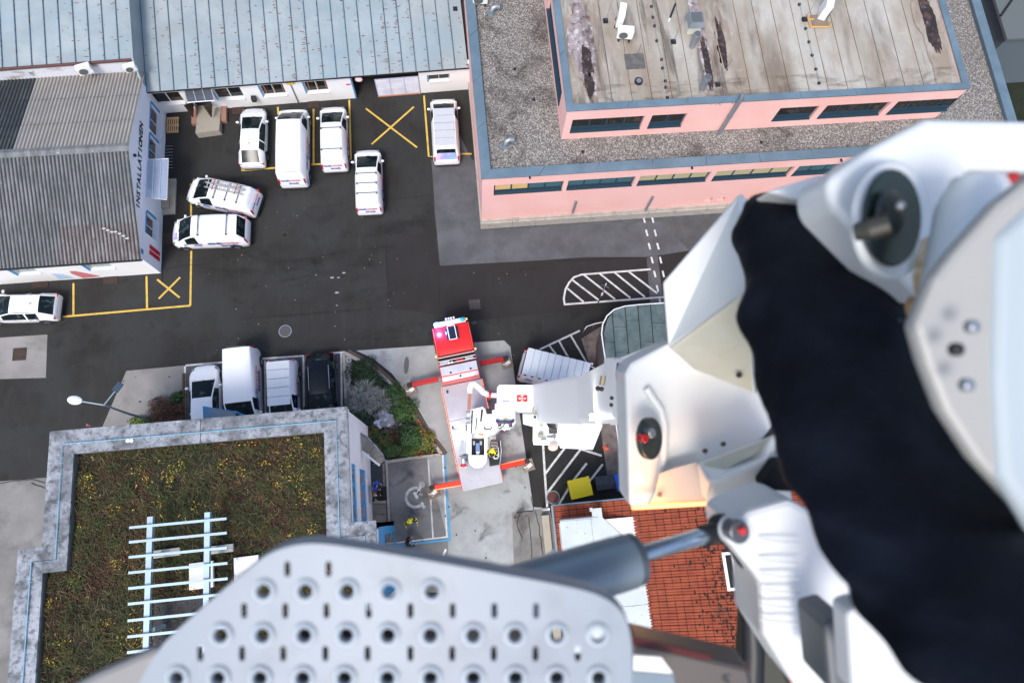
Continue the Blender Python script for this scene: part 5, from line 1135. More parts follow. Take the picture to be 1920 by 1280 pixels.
vehicle('parked_van', 'white van with printed bonnet and two dark roof bars facing the building', 'van', (-16.3, 19.75, 0), R_(178), 5.05, 1.9, 1.95, .65, 1.05, .4, 1.05, .82, van=True, windowless=True, bars=2, texts=(1, -.9, .95, .44), hoodprint=True, group=GV)
vehicle('parked_car', 'white estate car at the far left edge beside the yellow line', 'car', (-28.1, 15.45, 0), R_(177), 4.7, 1.82, 1.48, .95, 1.15, .85, .93, .70, ant=True, rails=True)
vehicle('parked_car', 'white car with long bonnet parked beside the brown shrub', 'car', (-16.45, 8.4, 0), R_(92), 4.75, 1.84, 1.45, 1.1, 1.15, .8, .93, .70)
vehicle('parked_van', 'tall plain white van with rivet rows beside the white car', 'van', (-14.05, 8.9, 0), R_(-88), 5.3, 1.98, 2.2, .75, .9, .12, 1.15, .88, van=True, windowless=True, texts=(1, .1, 1.3, .58), group=GV, ant=False)
v11 = vehicle('parked_van', 'small white van with slatted roof rack between tall van and black car', 'van', (-11.6, 8.35, 0), R_(-89), 4.5, 1.82, 1.85, .75, 1.1, .2, 1.05, .78, van=True, windowless=True, bars=5, rack=True, texts=(1, .1, 1.0, .42), group=GV)
vehicle('parked_car', 'black estate car with silver roof rails, the only dark vehicle', 'car', (-9.25, 8.5, 0), R_(-88.5), 4.8, 1.85, 1.5, .95, 1.1, .6, .95, .72, paint=car_black, rails=True)
v13 = vehicle('parked_van', 'large white van with slatted roof deck beside the boom truck', 'van', (6.1, 8.15, 0), R_(-19), 5.6, 2.0, 2.25, .8, .95, .12, 1.2, .88, van=True, windowless=True, texts=(-1, -.3, 1.45, .5), group=GV)
# slatted decks on racks (parts of their vans)
sl_m = MB().box((0, 0, 0), (.52, 1.38, .03)).mesh('rack_slat', mat('slat_grey', (.62, .66, .69), .35, .3))
for i in range(5): inst('rack_slat', sl_m, (.55 - i * .56, 0, 2.02), v11, local=True)
for i in range(5): inst('rack_slat', sl_m, (.62 - i * .58, 0, 2.05), v5, local=True)
sl_m = MB().box((0, 0, 0), (.42, 1.72, .03)).mesh('rack_slat', MC['slat_grey'])
for i in range(9): inst('rack_slat', sl_m, (1.25 - i * .45, 0, 2.42 + (i % 2) * .01), v13, local=True)
cm_ = MB().box((0, 0, 0), (.16, .06, .08)).mesh('rack_clip', trim)
for i in range(9):
    for s in (1, -1): inst('rack_clip', cm_, (1.3 - i * .46, s * .9, 2.42), v13, local=True)
rv = MB()
# rear print on van 5
MB().add([(-2.30, .62, 1.62), (-2.30, -.62, 1.62), (-2.54, -.72, 1.15), (-2.54, .72, 1.15)], [(0, 1, 2, 3)]).build('rear_print', purple, v5, True)
# ladder on van 6
lad = thing('ladder', 'grey aluminium ladder strapped on the roof of the slanted white van', 'ladder', (-15.5, 22.3, 0), R_(163)); rung = MB().box((0, 0, 0), (.04, .30, .03)).mesh('rung', alu)
for y0 in (-.52, -.16):
    for dy in (0, .30): MB().box((-.55, y0 + dy - .05, 2.07), (2.6, .05, .07)).build('ladder_rail', mat('ladder_grey', (.38, .36, .33), .5, .2), lad, True)
    for i in range(9): inst('rung', rung, (.6 - i * .28, y0 + .1, 2.07), lad, local=True)
for x in (.2, -1.3): MB().box((x, -.22, 2.12), (.05, .85, .02)).build('strap', mat('red_strap', (.3, .03, .02), .7), lad, True)

# ================================================================ FIRE TRUCK
TR = Vector((.42, 1.59, 0)); TH = math.atan2(10.09, -1.27)
ft = thing('fire_truck', 'red cab fire truck with aluminium deck and four extended outriggers', 'fire truck', TR, TH)
# local: x forward (0 rear .. 10.2 front), y left
def rbox(x0, x1, y0, y1, z0, z1, nm, m, bev=.05, par=None): return MB().bb(x0, x1, y0, y1, z0, z1).build(nm, m, par or ft, True, bevel=bev)
rbox(.3, 9.9, -1.0, 1.0, .55, .95, 'chassis', trim)
# cab
cb = MB(); secs = []
for x, w_, zt_ in ((8.22, 1.13, 2.95), (8.5, 1.17, 3.02), (9.6, 1.17, 3.0), (10.02, 1.12, 2.92), (10.22, 1.08, 2.2), (10.3, 1.1, 1.6), (10.28, 1.1, .7)):
    secs.append([(x, w_ * 1.06, .7), (x, w_ * 1.06, 1.5), (x, w_, zt_ - .12), (x, w_ - .12, zt_), (x, -(w_ - .12), zt_), (x, -w_, zt_ - .12), (x, -w_ * 1.06, 1.5), (x, -w_ * 1.06, .7)])
cb.loft(secs); cb.build('cab', red_paint, ft, True, smooth=40, fix=True)
MB().add([(10.06, 1.0, 2.72), (10.06, -1.0, 2.72), (10.30, -1.02, 1.75), (10.30, 1.02, 1.75)], [(0, 3, 2, 1)]).build('windscreen', glass, ft, True)
for s in (1, -1): MB().box((9.2, s * 1.20, 2.0), (1.3, .05, .75)).build('side_window', glass, ft, True)
for s in (1, -1): MB().box((9.1, s * 1.11, 2.99), (1.7, .03, .05)).build('rain_gutter', mat('red_edge', (.85, .12, .10), .3), ft, True)
hb = rbox(9.05, 9.85, -.42, .38, 2.98, 3.10, 'roof_hatch', mat('hatch_dark', (.015, .02, .03), .15), .06)
hf = MB()
for a in (-.25, .21): hf.tube([(9.02, a, 3.16), (9.9, a, 3.16)], .025, 6)
for a in (9.02, 9.9): hf.tube([(a, -.25, 3.16), (a, .21, 3.16)], .025, 6)
hf.build('hatch_frame', acw, ft, True)
lb = rbox(9.98, 10.26, -1.0, 1.0, 3.02, 3.2, 'light_bar', acw, .05)
bl_em = mat('blue_beacon_on', (.1, .4, 1), .2, emit=((.10, .35, 1), 9)); bl_off = mat('blue_beacon', (.02, .40, .75), .15, coat=.5)
MB().ell((10.12, .82, 3.22), (.14, .17, .1)).build('beacon', bl_em, lb, True, smooth=60); MB().ell((10.12, -.82, 3.22), (.15, .18, .1)).build('beacon', bl_off, lb, True, smooth=60)
pl = bpy.data.lights.new('beacon_light', 'POINT'); pl.energy = 130; pl.color = (.18, .25, 1); pl.shadow_soft_size = .08
plo = bpy.data.objects.new('beacon_light', pl); plo.location = (9.62, .78, 3.24); COL.objects.link(plo); plo.parent = ft
for i in range(4): MB().tube([(10.27, -.3 + i * .16, 3.3), (10.38, -.3 + i * .16, 3.3)], .055, 10).build('horn', acw, ft, True)
for s in (1, -1):
    m_ = MB().box((9.98, s * 1.52, 2.3), (.16, .26, .5)).build('mirror', trim, ft, True, bevel=.03); MB().tube([(9.95, s * 1.1, 2.65), (9.98, s * 1.5, 2.6)], .03, 6).build('mirror_arm', trim, m_, True)
amb = mat('amber_lamp', (.8, .35, .05), .3, emit=((1, .5, .1), 2.5))
for x, s in ((8.25, 1.24), (8.25, -1.24), (10.25, -1.08)): MB().ell((x, s, 2.7), (.06, .05, .06)).build('marker_lamp', amb, ft, True)
# equipment box behind the cab: open rack then lid
rbox(6.62, 8.05, -1.2, 1.2, .95, 2.35, 'equipment_body', red_paint, .03)
rbox(6.98, 7.55, -1.14, 1.14, 2.355, 2.62, 'equipment_lid', mat('lid_silver', (.60, .61, .65), .4, .3, layers=[((.5, .51, .55), 1.2, .45, .7)]), .03)
rbox(6.66, 6.94, -1.14, 1.14, 2.355, 2.5, 'rear_step', mat('step_white', (.74, .74, .74), .5), .02)
MB().bb(6.94, 6.985, -1.16, 1.16, 2.36, 2.60).build('red_band', red_paint, ft, True)
for y in (-.7, .0, .55): MB().ell((6.8 if y == 0 else 7.1, y, 2.52 if y == 0 else 2.63), (.07, .07, .03), 10, 5).build('catch', trim, ft, True)
rbox(7.66, 8.16, -1.16, 1.16, 2.34, 2.40, 'stowage_floor', trim, .01)
for x in (7.7, 7.9, 8.14): MB().tube([(x, -1.16, 2.62), (x, 1.16, 2.62)], .022, 6).build('rack_rail', acw, ft, True)
MB().tube([(7.78, -.35, 2.5), (7.78, .1, 2.5)], .09, 10).build('extinguisher', red_paint, ft, True); MB().tube([(7.8, -1.0, 2.5), (7.8, -.5, 2.5)], .1, 10).build('cylinder', alu, ft, True)
for y in (.35, .52): MB().ell((7.74, y, 2.56), (.08, .08, .08)).build('lamp_head', acw, ft, True)
MB().box((7.78, .8, 2.5), (.2, .6, .16), rz=.06).build('tool_case', alu, ft, True)
# aluminium deck with sides
DK = mat('deck_alu', (.40, .40, .44), .5, .15, layers=[((.47, .46, .50), .7, .42, .65), ((.36, .35, .37), 1.6, .58, .75, .6)])
rbox(.0, 4.35, -1.27, 1.27, 1.12, 1.28, 'deck', DK, .02); rbox(4.37, 6.6, -1.27, 1.27, 1.12, 1.272, 'deck', DK, .02)
rbox(.0, .06, -1.2, 1.2, .6, 1.11, 'rear_board', acw, .02)
for s in (1, -1):
    MB().bb(.05, 6.6, s * 1.275, s * 1.305, .62, 1.22).build('side_skirt', red_paint, ft, True)
    for i in range(13): MB().bb(.15 + i * .5, .58 + i * .5, s * 1.308, s * 1.325, 1.13, 1.20).build('light_strip', orange_led if 1 < i else mat('orange_off', (.7, .12, .05), .4), ft, True)
wt = MB().tube([(0, -.15, 0), (0, .15, 0)], .48, 20).mesh('tyre', tyre, 40); wr_ = MB().tube([(0, -.16, 0), (0, .16, 0)], .28, 14).mesh('rim', rim)
for x in (1.9, 8.9):
    for s in (1, -1): w_ = inst('wheel', wt, (x, s * 1.05, .48), ft, local=True); inst('rim', wr_, (0, 0, 0), w_, local=True)
for s in (1, -1): rbox(3.2, 6.4, s * 1.22 - .03, s * 1.22 + .03, .35, .95, 'locker', red_paint, .02)
for x, y, z in ((6.2, 1.0, 1.33), (3.9, 1.1, 1.33)): MB().box((x, y, z), (.16, .1, .08)).build('deck_cleat', trim, ft, True)
# outriggers
of = mat('outrigger_red', (.42, .010, .010), .45); ol = mat('outrigger_lit', (.60, .03, .012), .4, emit=((1, .06, .01), .12)); pad = mat('brown_pad', (.20, .15, .11), .8, layers=[((.3, .26, .22), 4, .5, .65)])  # second red is a lit copy: orange glow put into colour and emission
Ti = Matrix.Rotation(-TH, 3, 'Z')
def TLc(px, py, z): q = Ti @ (P(px, py, z) - TR); return Vector((q.x, q.y, z))
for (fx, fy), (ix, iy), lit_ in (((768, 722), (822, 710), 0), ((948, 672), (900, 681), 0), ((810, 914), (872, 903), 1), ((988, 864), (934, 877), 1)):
    a = TLc(fx, fy, .75); b = TLc(ix, iy, .95); dr_ = (b - a).normalized(); nn = Vector((-dr_.y, dr_.x, 0)) * .12
    o_ = MB(); o_.loft([[a - nn + Vector((0, 0, -.14)), a + nn + Vector((0, 0, -.14)), a + nn + Vector((0, 0, .1)), a - nn + Vector((0, 0, .1))], [b - nn * 1.3 + Vector((0, 0, -.2)), b + nn * 1.3 + Vector((0, 0, -.2)), b + nn * 1.3 + Vector((0, 0, .12)), b - nn * 1.3 + Vector((0, 0, .12))]])
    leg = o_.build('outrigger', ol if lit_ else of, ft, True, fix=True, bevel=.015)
    for s in (1, -1): MB().tube([a.lerp(b, .03) + nn * s * 1.25 + Vector((0, 0, -.03)), a.lerp(b, .97) + nn * s * 1.25 + Vector((0, 0, -.03))], .016, 4).build('edge_light', orange_led if lit_ and s < 0 else of, leg, True)
    MB().box(a + Vector((0, 0, .03)), (.3, .3, .34)).build('leg_head', trim, leg, True, bevel=.03)
    MB().tube([(a.x, a.y, .16), (a.x, a.y, .7)], .09, 12).build('jack', rim, leg, True)
    c = (a.x - .45 if False else a.x, a.y, .0); pd = thing('ground_pad', 'brown square ground pad under the ' + ['front left', 'front right', 'rear left', 'rear right'][[822, 900, 872, 934].index(ix)] + ' outrigger of the fire truck', 'support pad', P(fx + 2, fy + 8)); 
    q = pd.location; MB().box((q.x, q.y, .06), (.75, .75, .08), rz=TH + .1).build('board', pad, pd, bevel=.02)
    MB().box((q.x + .05, q.y - .06, .13), (.22, .42, .05), rz=TH + .5).build('foot_plate', acw, pd); MB().box((q.x - .12, q.y - .16, .13), (.06, .34, .05), rz=TH - .5).build('handle', acw, pd)
# ---- turntable and boom root on the deck (superstructure)
ts = thing('boom_turntable', 'white boom turntable with operator seat on the truck deck', 'turntable', P(905, 850, 1.3))
W3 = lambda px, py, z: P(px, py, z)
def pp(pts, z0, z1, nm, m, par, bev=.03): return MB().prism(pix(pts, z1), z0, z1).build(nm, m, par, bevel=bev)
c = P(900, 822, 1.3); MB().tube([(c.x, c.y, 1.285), (c.x, c.y, 1.6)], 1.0, 28).build('slew_ring', boom_white, ts, smooth=40)
cr = [(878, 815), (878, 862), (881, 870), (888, 876), (896, 877), (905, 875), (911, 869), (913, 862), (914, 815)]
b = MB(); zt_ = 2.5
pp([(878, 800), (884, 800), (884, 852), (878, 852)], 1.6, zt_, 'cradle_side', boom_white, ts); pp([(908, 800), (914, 800), (914, 852), (908, 852)], 1.6, zt_, 'cradle_side', boom_white, ts)
pp([(878, 852.5), (878, 862), (881, 870), (888, 876), (896, 877), (905, 875), (911, 869), (914, 862), (914, 852.5)], 1.6, zt_, 'cradle_end', mat('cradle_grey', (.66, .70, .72), .4), ts)
pp([(884.5, 822), (907.5, 822), (907.5, 852), (884.5, 852)], 1.6, 1.75, 'cradle_floor', trim, ts)
pp([(886, 826), (891, 826), (891, 834), (886, 834)], 1.75, 2.1, 'bracket', grey_metal, ts); pp([(899, 826), (904, 826), (904, 834), (899, 834)], 1.75, 2.1, 'bracket', grey_metal, ts)
pp([(892, 830), (899, 830), (900, 845), (892, 845)], 1.75, 2.2, 'blue_seat', mat('seat_blue', (.12, .2, .42), .7), ts)
pp([(892, 845.5), (900, 845.5), (898, 852), (893, 852)], 1.75, 2.15, 'centre_rib', boom_white, ts)
# housings
pp([(880, 768), (905, 762), (912, 768), (912, 800), (880, 812)], 1.6, 3.3, 'housing', boom_white, ts)
pp([(908, 772), (926, 768), (940, 770), (940, 800), (928, 812), (915, 815), (908, 800)], 1.6, 3.7, 'housing', boom_white, ts)
pp([(928, 756), (965, 756), (967, 793), (958, 799), (938, 799), (930, 790)], 2.4, 4.2, 'housing', boom_white, ts)
for pts, z in (([(911, 766), (922, 765), (923, 776), (912, 776)], 3.74), ([(902, 768), (906, 767), (903, 790), (900, 790)], 3.34), ([(893, 783), (895, 782), (893, 806), (891, 806)], 3.34), ([(884, 770), (887, 769), (885, 812), (883, 812)], 3.34), ([(898, 812), (908, 813), (906, 816), (897, 815)], 3.34)):
    pp(pts, z - .03, z, 'slot', trim if pts[0][1] != 812 else mat('orange_bit', (.4, .15, .03), .6), ts, 0)
MB().tube([P(907, 800, 3.75), P(910, 804, 3.75), P(920, 805, 3.75), P(922, 800, 3.75)], .045, 6).build('grab_handle', mat('handle_brown', (.12, .07, .05), .6), ts)
MB().tube([P(940, 753, 4.6), P(945, 752, 4.65), P(955, 753, 4.6)], .03, 6).build('grab_handle', grey_metal, ts)
pp([(874, 796), (877, 795), (878, 804), (876, 809), (873, 806)], 2.2, 2.6, 'black_box', trim, ts)
# yellow triangle and hose loom
b = MB(); q = [P(944, 785, 4.22), P(950, 785, 4.22), P(947, 780, 4.22)]; b.prism([xy(v) for v in q], 4.21, 4.225); b.build('warning_triangle', mat('sign_yellow', (.8, .65, .02), .5), ts)
navyl = mat('loom_navy', (.02, .03, .07), .5)
lm = [P(930, 788, 4.35), P(937, 792, 4.4), P(947, 791, 4.45), P(957, 792, 4.4), P(963, 788, 4.35)]
MB().tube(lm, .10, 8).build('hose_loom', navyl, ts, smooth=60)
for (a, b_) in (((935, 793), (937, 799)), ((956, 793), (957, 800))): MB().tube([P(*a, 4.35), P(*b_, 4.3)], .1, 8).build('hose_loom', navyl, ts)
MB().tube([P(947, 787, 4.5), P(946, 795, 4.5), P(940, 802, 4.4), P(932, 803, 4.3)], .035, 6).build('hose', trim, ts)
for a in ((936, 794), (956, 794)): MB().ell(P(*a, 4.47), .05).build('red_cap', lampred, ts)
MB().tube([P(942, 801, 4.2), P(946, 806, 4.2), P(951, 801, 4.2)], .06, 8).build('grab_handle', acw, ts)
# jib pipe
pip = [P(878, 770, 3.6), P(879, 750, 3.7), P(881, 733, 3.8)]
for dx in (-1.2, 1.6): MB().tube([P(879 + dx, 768, 3.6), P(881 + dx, 732, 3.8)], .05, 8).build('ram_rod', mat('copper_rod', (.55, .22, .15), .3, .4), ts)
MB().tube([P(881, 737, 3.8), P(880.5, 728, 3.85), P(884, 721, 3.9), P(891, 720, 3.95), P(899, 727, 4.0), P(906, 735, 4.0), P(917, 740, 4.0), P(931, 741, 4.0)], [.14, .17, .19, .19, .19, .18, .16, .14], 12).build('water_pipe', boom_white, ts, smooth=60)
MB().tube([P(916, 740, 4.0), P(921, 740.5, 4.0)], .24, 14).build('red_coupling', mat('coupling_red', (.5, .02, .03), .4), ts, smooth=40)
MB().tube([P(878, 775, 3.5), P(878, 800, 3.0), P(877, 850, 2.6)], .08, 8).build('side_pipe', boom_white, ts)
for y in (770, 784, 792): MB().tube([P(878, y, 3.52), P(878, y + 2, 3.52)], .14, 12).build('pipe_ring', grey_metal, ts)
# deck attachments: left grey box, lamp, right rescue platform
pp([(863, 826), (876, 826), (876, 850), (862, 850)], 1.3, 2.0, 'grey_box', mat('box_grey', (.45, .49, .53), .4, .3), ts)
MB().tube([P(868, 858, 2.0), P(869, 870, 1.8)], .14, 10).build('tank', alu, ts); MB().ell(P(869, 872, 1.9), (.2, .12, .1)).build('tank_cap', lampred, ts); pp([(861, 851), (875, 851), (876, 876), (862, 876)], 1.29, 1.4, 'tray', alu, ts)
for (a, b_) in (((862, 855), (874, 852)), ((866, 858), (877, 863))): MB().tube([P(*a, 2.0), P(*b_, 2.1)], .03, 5).build('hose', navyl, ts)
pf2 = pp([(915, 826), (936, 826), (938, 870), (918, 874)], 1.29, 1.42, 'operator_platform', trim, ts, .02)
pp([(919, 828), (934, 827), (935, 838), (920, 838)], 1.9, 2.6, 'operator_console', mat('console', (.05, .04, .04), .3), ts)
MB().tube([P(920, 829, 2.5), P(933, 829, 2.5)], .18, 12).build('reel', mat('reel_brown', (.10, .06, .05), .35), ts, smooth=50)
fr = MB(); q = [P(923, 840, 2.4), P(934, 839, 2.4), P(935, 855, 2.4), P(932, 859, 2.4), P(927, 859, 2.4), P(924, 853, 2.4)]
fr.tube(q + [q[0]], .06, 6); fr.build('guard_frame', mat('guard_grey', (.42, .48, .56), .4, .3), ts)
MB().tube([P(938, 826, 2.4), P(940, 845, 2.4), P(937, 872, 2.4)], .035, 6).build('hand_rail', rim, ts)
# main white head of the boom root with height sign
bmn = thing('rescue_boom', 'long white telescopic rescue boom rising from truck to camera with black fabric cover', 'boom', P(1000, 750, 4))
pp([(932, 726), (936, 721), (1050, 721), (1062, 730), (1062, 768), (932, 768)], 3.2, 4.5, 'boom_root', boom_white, bmn)
q = [P(a, b_, 4.51) for a, b_ in ((969, 740), (989, 740), (989, 753), (969, 753))]; 
sg = MB().prism([xy(v) for v in q], 4.505, 4.515).build('height_sign', mat('sign_red', (.75, .03, .02), .5), bmn)
cc = P(979, 746.5, 4.52); ex_ = (q[1] - q[0]).normalized(); text('3,65 m', .155, acw, cc, ex_, Vector((0, 0, 1)).cross(ex_), bmn, bold=.006)
for dy, s_ in ((-4.6, 1), (4.8, -1)):
    t_ = P(979, 746.5 + dy, 4.52); MB().prism([(t_.x - .1, t_.y - .035 * s_), (t_.x + .1, t_.y - .035 * s_), (t_.x, t_.y + .06 * s_)], 4.516, 4.522).build('sign_arrow', acw, bmn)
MB().tube([P(949, 722, 4.5), P(949, 722, 5.3)], .05, 6).build('stub', acw, bmn)
MB().box(P(1010, 742, 4.6), (.4, .12, .05), rz=.5).build('bird_emblem', navyl, bmn) if False else None
for px, py, zz, en in ((852, 812, 2.0, 25), (930, 815, 6.2, 90)):
    l_ = bpy.data.lights.new('deck_floodlight', 'POINT'); l_.energy = en; l_.color = (1, .98, .95); l_.shadow_soft_size = .12; o_ = bpy.data.objects.new('deck_floodlight', l_); o_.location = P(px, py, zz); COL.objects.link(o_)
fl_ = MB().box(P(852, 812, 1.6), (.25, .3, .2)).build('flood_and_fill_lamp', mat('flood_on', (.9, .9, .9), .3, emit=((1, 1, 1), 5)), ts)
# ================================================================ BOOM AND CAGE CLOSE TO THE CAMERA
def hexa(a, b, m, nm, par, bev=.02):
    """a, b: end sections [(px,py)x4 outline order, depth, thickness] -> solid beam"""
    (pa, da, ta), (pb, db, tb_) = a, b; ra = [D(x, y, da) for x, y in pa]; rb = [D(x, y, db) for x, y in pb]
    rings = []
    for r_, t_ in ((ra, ta), (rb, tb_)):
        rings.append([r_[0], r_[1], r_[1] + FW * t_, r_[0] + FW * t_])
    o = MB().loft(rings).build(nm, m, par, fix=True, bevel=bev); return o
# telescopic sections (deep to near): upper and lower edge points
hexa(([(1000, 722), (1003, 793)], 35, 1.3), ([(1088, 706), (1092, 796)], 15, 1.0), boom_white, 'boom_section', bmn, .04)
hexa(([(1082, 712), (1086, 794)], 16, .8), ([(1150, 680), (1152, 795)], 8.5, .7), boom_white, 'boom_section', bmn, .03)
hexa(([(1145, 672), (1146, 797)], 8.6, .62), ([(1168, 671), (1169, 797)], 7.2, .6), boom_white, 'boom_collar', bmn, .02)
hexa(([(1160, 676), (1161, 792)], 7.3, .5), ([(1260, 640), (1262, 810)], 4.6, .5), boom_white, 'boom_section', bmn, .02)
MB().tube([D(1160, 680, 6.9), D(1157, 702, 6.9), D(1160, 722, 6.9), D(1166, 745, 6.9), D(1166, 762, 6.9)], .018, 6).build('cable', navyl, bmn)
MB().tube([D(1168, 684, 6.9), D(1160, 684, 6.95), D(1158, 690, 6.9)], .012, 6).build('blue_line', wire, bmn)
MB().tube([D(1131, 705, 8.9), D(1128, 722, 8.9)], .035, 6).build('lug', mat('old_brass', (.25, .22, .14), .5, .3), bmn)
for a in ((1121, 728), (1128, 729), (1147, 746), (1146, 759), (1171, 775), (1042, 731)): MB().ell(D(*a, 6.9 if a[0] > 1140 else 8 if a[0] > 1100 else 22), .022 if a[0] > 1140 else .03, 8, 6).build('bolt', trim, bmn)
def flatpoly(pts, dep, m, nm, par, th=.01, **k):
    q = [D(x, y, dep if not isinstance(dep, (list, tuple)) else dep[i]) for i, (x, y) in enumerate(pts)]; n = len(q); off = FW * th
    return MB().add(q + [p + off for p in q], [tuple(range(n)), tuple(range(n, 2 * n))[::-1]] + [(i, n + i, n + (i + 1) % n, (i + 1) % n) for i in range(n)]).build(nm, m, par, fix=True, **k)
flatpoly([(1014, 744), (1017, 740), (1024, 741), (1022, 743), (1017, 745), (1014, 745)], 31, navyl, 'bird_emblem', bmn, .05); flatpoly([(1026, 739), (1029, 736), (1034, 735), (1032, 738), (1028, 740)], 30, navyl, 'bird_emblem', bmn, .05)
# equipment box hanging under the boom
eq = flatpoly([(1001, 776), (1026, 776), (1026, 770), (1114, 770), (1130, 797), (1112, 843), (1050, 840), (1050, 835), (1000, 834)], 33, boom_white, 'equipment_box', bmn, 1.2, bevel=.04)
flatpoly([(1001, 776), (980, 776), (981, 795), (1000, 800)], 33.5, boom_white, 'box_arm', bmn, .5, bevel=.04)
for k, (pts, m_) in enumerate([([(1022, 791), (1043, 789), (1046, 803), (1030, 804)], mat('khaki_fabric', (.42, .42, .36), .8)), ([(1029, 804), (1044, 803), (1045, 812), (1030, 813)], trim), ([(1009, 814), (1018, 814), (1018, 821), (1009, 821)], MC['old_brass']), ([(1014, 825), (1024, 824), (1024, 831), (1013, 831)], MC['guard_grey']),
    ([(1013, 792), (1020, 792), (1018, 801), (1012, 800)], MC['khaki_fabric']), ([(1036, 817), (1041, 815), (1040, 824)], trim), ([(998, 766), (1002, 762), (1003, 775), (999, 778)], MC['old_brass']), ([(1001, 779), (1006, 781), (1005, 785), (1000, 783)], trim)]):
    flatpoly(pts, 32.6 - .02 * k, m_, 'fitting', bmn, .3)
for k in range(4): MB().tube([D(1023 + k * 2, 792 + k * 3, 32.4), D(1040 + k, 790 + k * 4, 32.4)], .04, 6).build('hydraulic_hose', trim, bmn)
for s_ in range(2): MB().tube([D(1026 + s_ * 3, 818, 32.4), D(1042, 816 + 3 * s_, 32.4)], .05, 6).build('hydraulic_line', rim, bmn)
MB().ell(D(1037, 838, 32.6), (.25, .18, .15)).build('lamp', mat('peach_lamp', (.7, .4, .32), .4, emit=((1, .6, .45), .35)), bmn)

# ---- joint head, solid polyhedra
jm = mat('joint_white', (.70, .72, .70), .42, coat=.25, layers=[((.58, .58, .53), 2.5, .5, .75, .5)])
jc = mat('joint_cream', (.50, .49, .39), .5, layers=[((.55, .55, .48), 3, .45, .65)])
def solid(pts, faces_back, m, nm, par, th, bev=.016):
    dm_ = sum(p[2] for p in pts) / len(pts)
    if th > .045: pts = [(p[0], p[1], dm_) for p in pts]
    q = [D(*p) for p in pts]; n = len(q); return MB().add(q + [p + FW * th for p in q], [tuple(range(n)), tuple(range(n, 2 * n))[::-1]] + [(i, n + i, n + (i + 1) % n, (i + 1) % n) for i in range(n)]).build(nm, m, par, fix=True, bevel=bev)
def poly3(V, F, m, nm, par, bev=.012):
    return MB().add([D(*p) for p in V], F).build(nm, m, par, fix=True, bevel=bev * 1.3)
# lower flat plate with the big bolt
solid([(1172, 700, 3.3), (1182, 680, 3.3), (1258, 640, 3.3), (1330, 655, 3.3), (1420, 700, 3.3), (1450, 800, 3.3), (1335, 946, 3.3), (1180, 950, 3.3)], None, jm, 'joint_plate', bmn, .32, .02)
# upper faceted housing
V = [(1388, 362, 2.95), (1243, 530, 3.1), (1252, 648, 3.12), (1300, 692, 3.05), (1415, 740, 2.8), (1406, 640, 2.7), (1393, 520, 2.72), (1450, 420, 2.9),
     (1388, 366, 3.5), (1250, 530, 3.6), (1256, 640, 3.6), (1300, 690, 3.6), (1450, 720, 3.6), (1450, 450, 3.6), (1400, 545, 2.66)]
poly3(V, [(0, 1, 2, 14), (0, 14, 6), (2, 3, 4, 5, 14), (0, 6, 7), (6, 14, 5), (5, 4, 12, 13, 7, 6), (0, 8, 9, 1), (1, 9, 10, 2), (2, 10, 11, 3), (3, 11, 12, 4), (0, 7, 13, 8), (8, 13, 12, 11, 10, 9)], jm, 'joint_housing', bmn)
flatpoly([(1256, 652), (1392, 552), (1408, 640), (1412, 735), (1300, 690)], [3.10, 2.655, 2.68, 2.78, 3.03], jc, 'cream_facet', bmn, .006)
# lower facets
poly3([(1307, 868, 2.9), (1458, 812, 2.65), (1440, 860, 2.62), (1422, 918, 2.68), (1345, 972, 2.9), (1318, 930, 2.95), (1487, 940, 2.75), (1478, 975, 2.9), (1330, 905, 2.7), (1460, 830, 3.3), (1320, 900, 3.3), (1360, 960, 3.3), (1480, 960, 3.3)],
      [(0, 1, 2, 8), (8, 2, 3), (8, 3, 4, 5), (0, 8, 5), (3, 6, 7, 4), (2, 1, 6, 3), (1, 9, 12, 6), (0, 10, 9, 1), (5, 11, 10, 0), (4, 11, 5), (7, 12, 11, 4), (6, 12, 7), (9, 10, 11, 12)], jm, 'joint_bracket', bmn)
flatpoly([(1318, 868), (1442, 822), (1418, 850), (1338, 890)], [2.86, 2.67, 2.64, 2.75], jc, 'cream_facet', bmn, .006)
# recess in the lower plate with orange work light
rc = flatpoly([(1236, 888), (1262, 878), (1306, 866), (1318, 900), (1345, 938), (1345, 946), (1213, 950), (1228, 925)], 3.18, mat('recess_grey', (.40, .38, .36), .5), 'recess_panel', bmn, .02)
lampo = mat('orange_lamp', (.9, .45, .2), .4, emit=((1, .42, .12), 1.3)); flatpoly([(1186, 949), (1330, 941), (1332, 947), (1186, 955)], 3.16, lampo, 'lamp_strip', bmn, .03)
ol_ = bpy.data.lights.new('work_light', 'POINT'); ol_.energy = 1.6; ol_.color = (1, .45, .15); ol_.shadow_soft_size = .03; oo = bpy.data.objects.new('work_light', ol_); oo.location = D(1232, 935, 3.06); COL.objects.link(oo)
flatpoly([(1234, 926), (1240, 924), (1243, 928), (1238, 932), (1233, 930)], 3.12, trim, 'bolt', bmn, .02)
def disc(cx, cy, rx, ry, dep, th, m, nm, par, n=28, tilt=0.0, bev=.005):
    """round plate seen aslant: rx<ry means it is turned about the upright image axis"""
    r = ry / 1280 * dep; c = D(cx, cy, dep); lo, hi = 0.0, .2
    for _ in range(30):
        a_ = (lo + hi) / 2
        if (D(cx + rx, cy, dep * (1 + a_)) - c).length > r: hi = a_
        else: lo = a_
    ux = (D(cx + rx, cy, dep * (1 + a_)) - c).normalized(); uy = DN; nn = ux.cross(uy)
    if nn.dot(FW) < 0: nn = -nn
    ring = lambda o: [c + ux * (r * math.cos(2 * math.pi * i / n)) + uy * (r * math.sin(2 * math.pi * i / n)) + nn * o for i in range(n)]
    return MB().loft([ring(0), ring(th)]).build(nm, m, par, fix=True, bevel=bev, smooth=40)
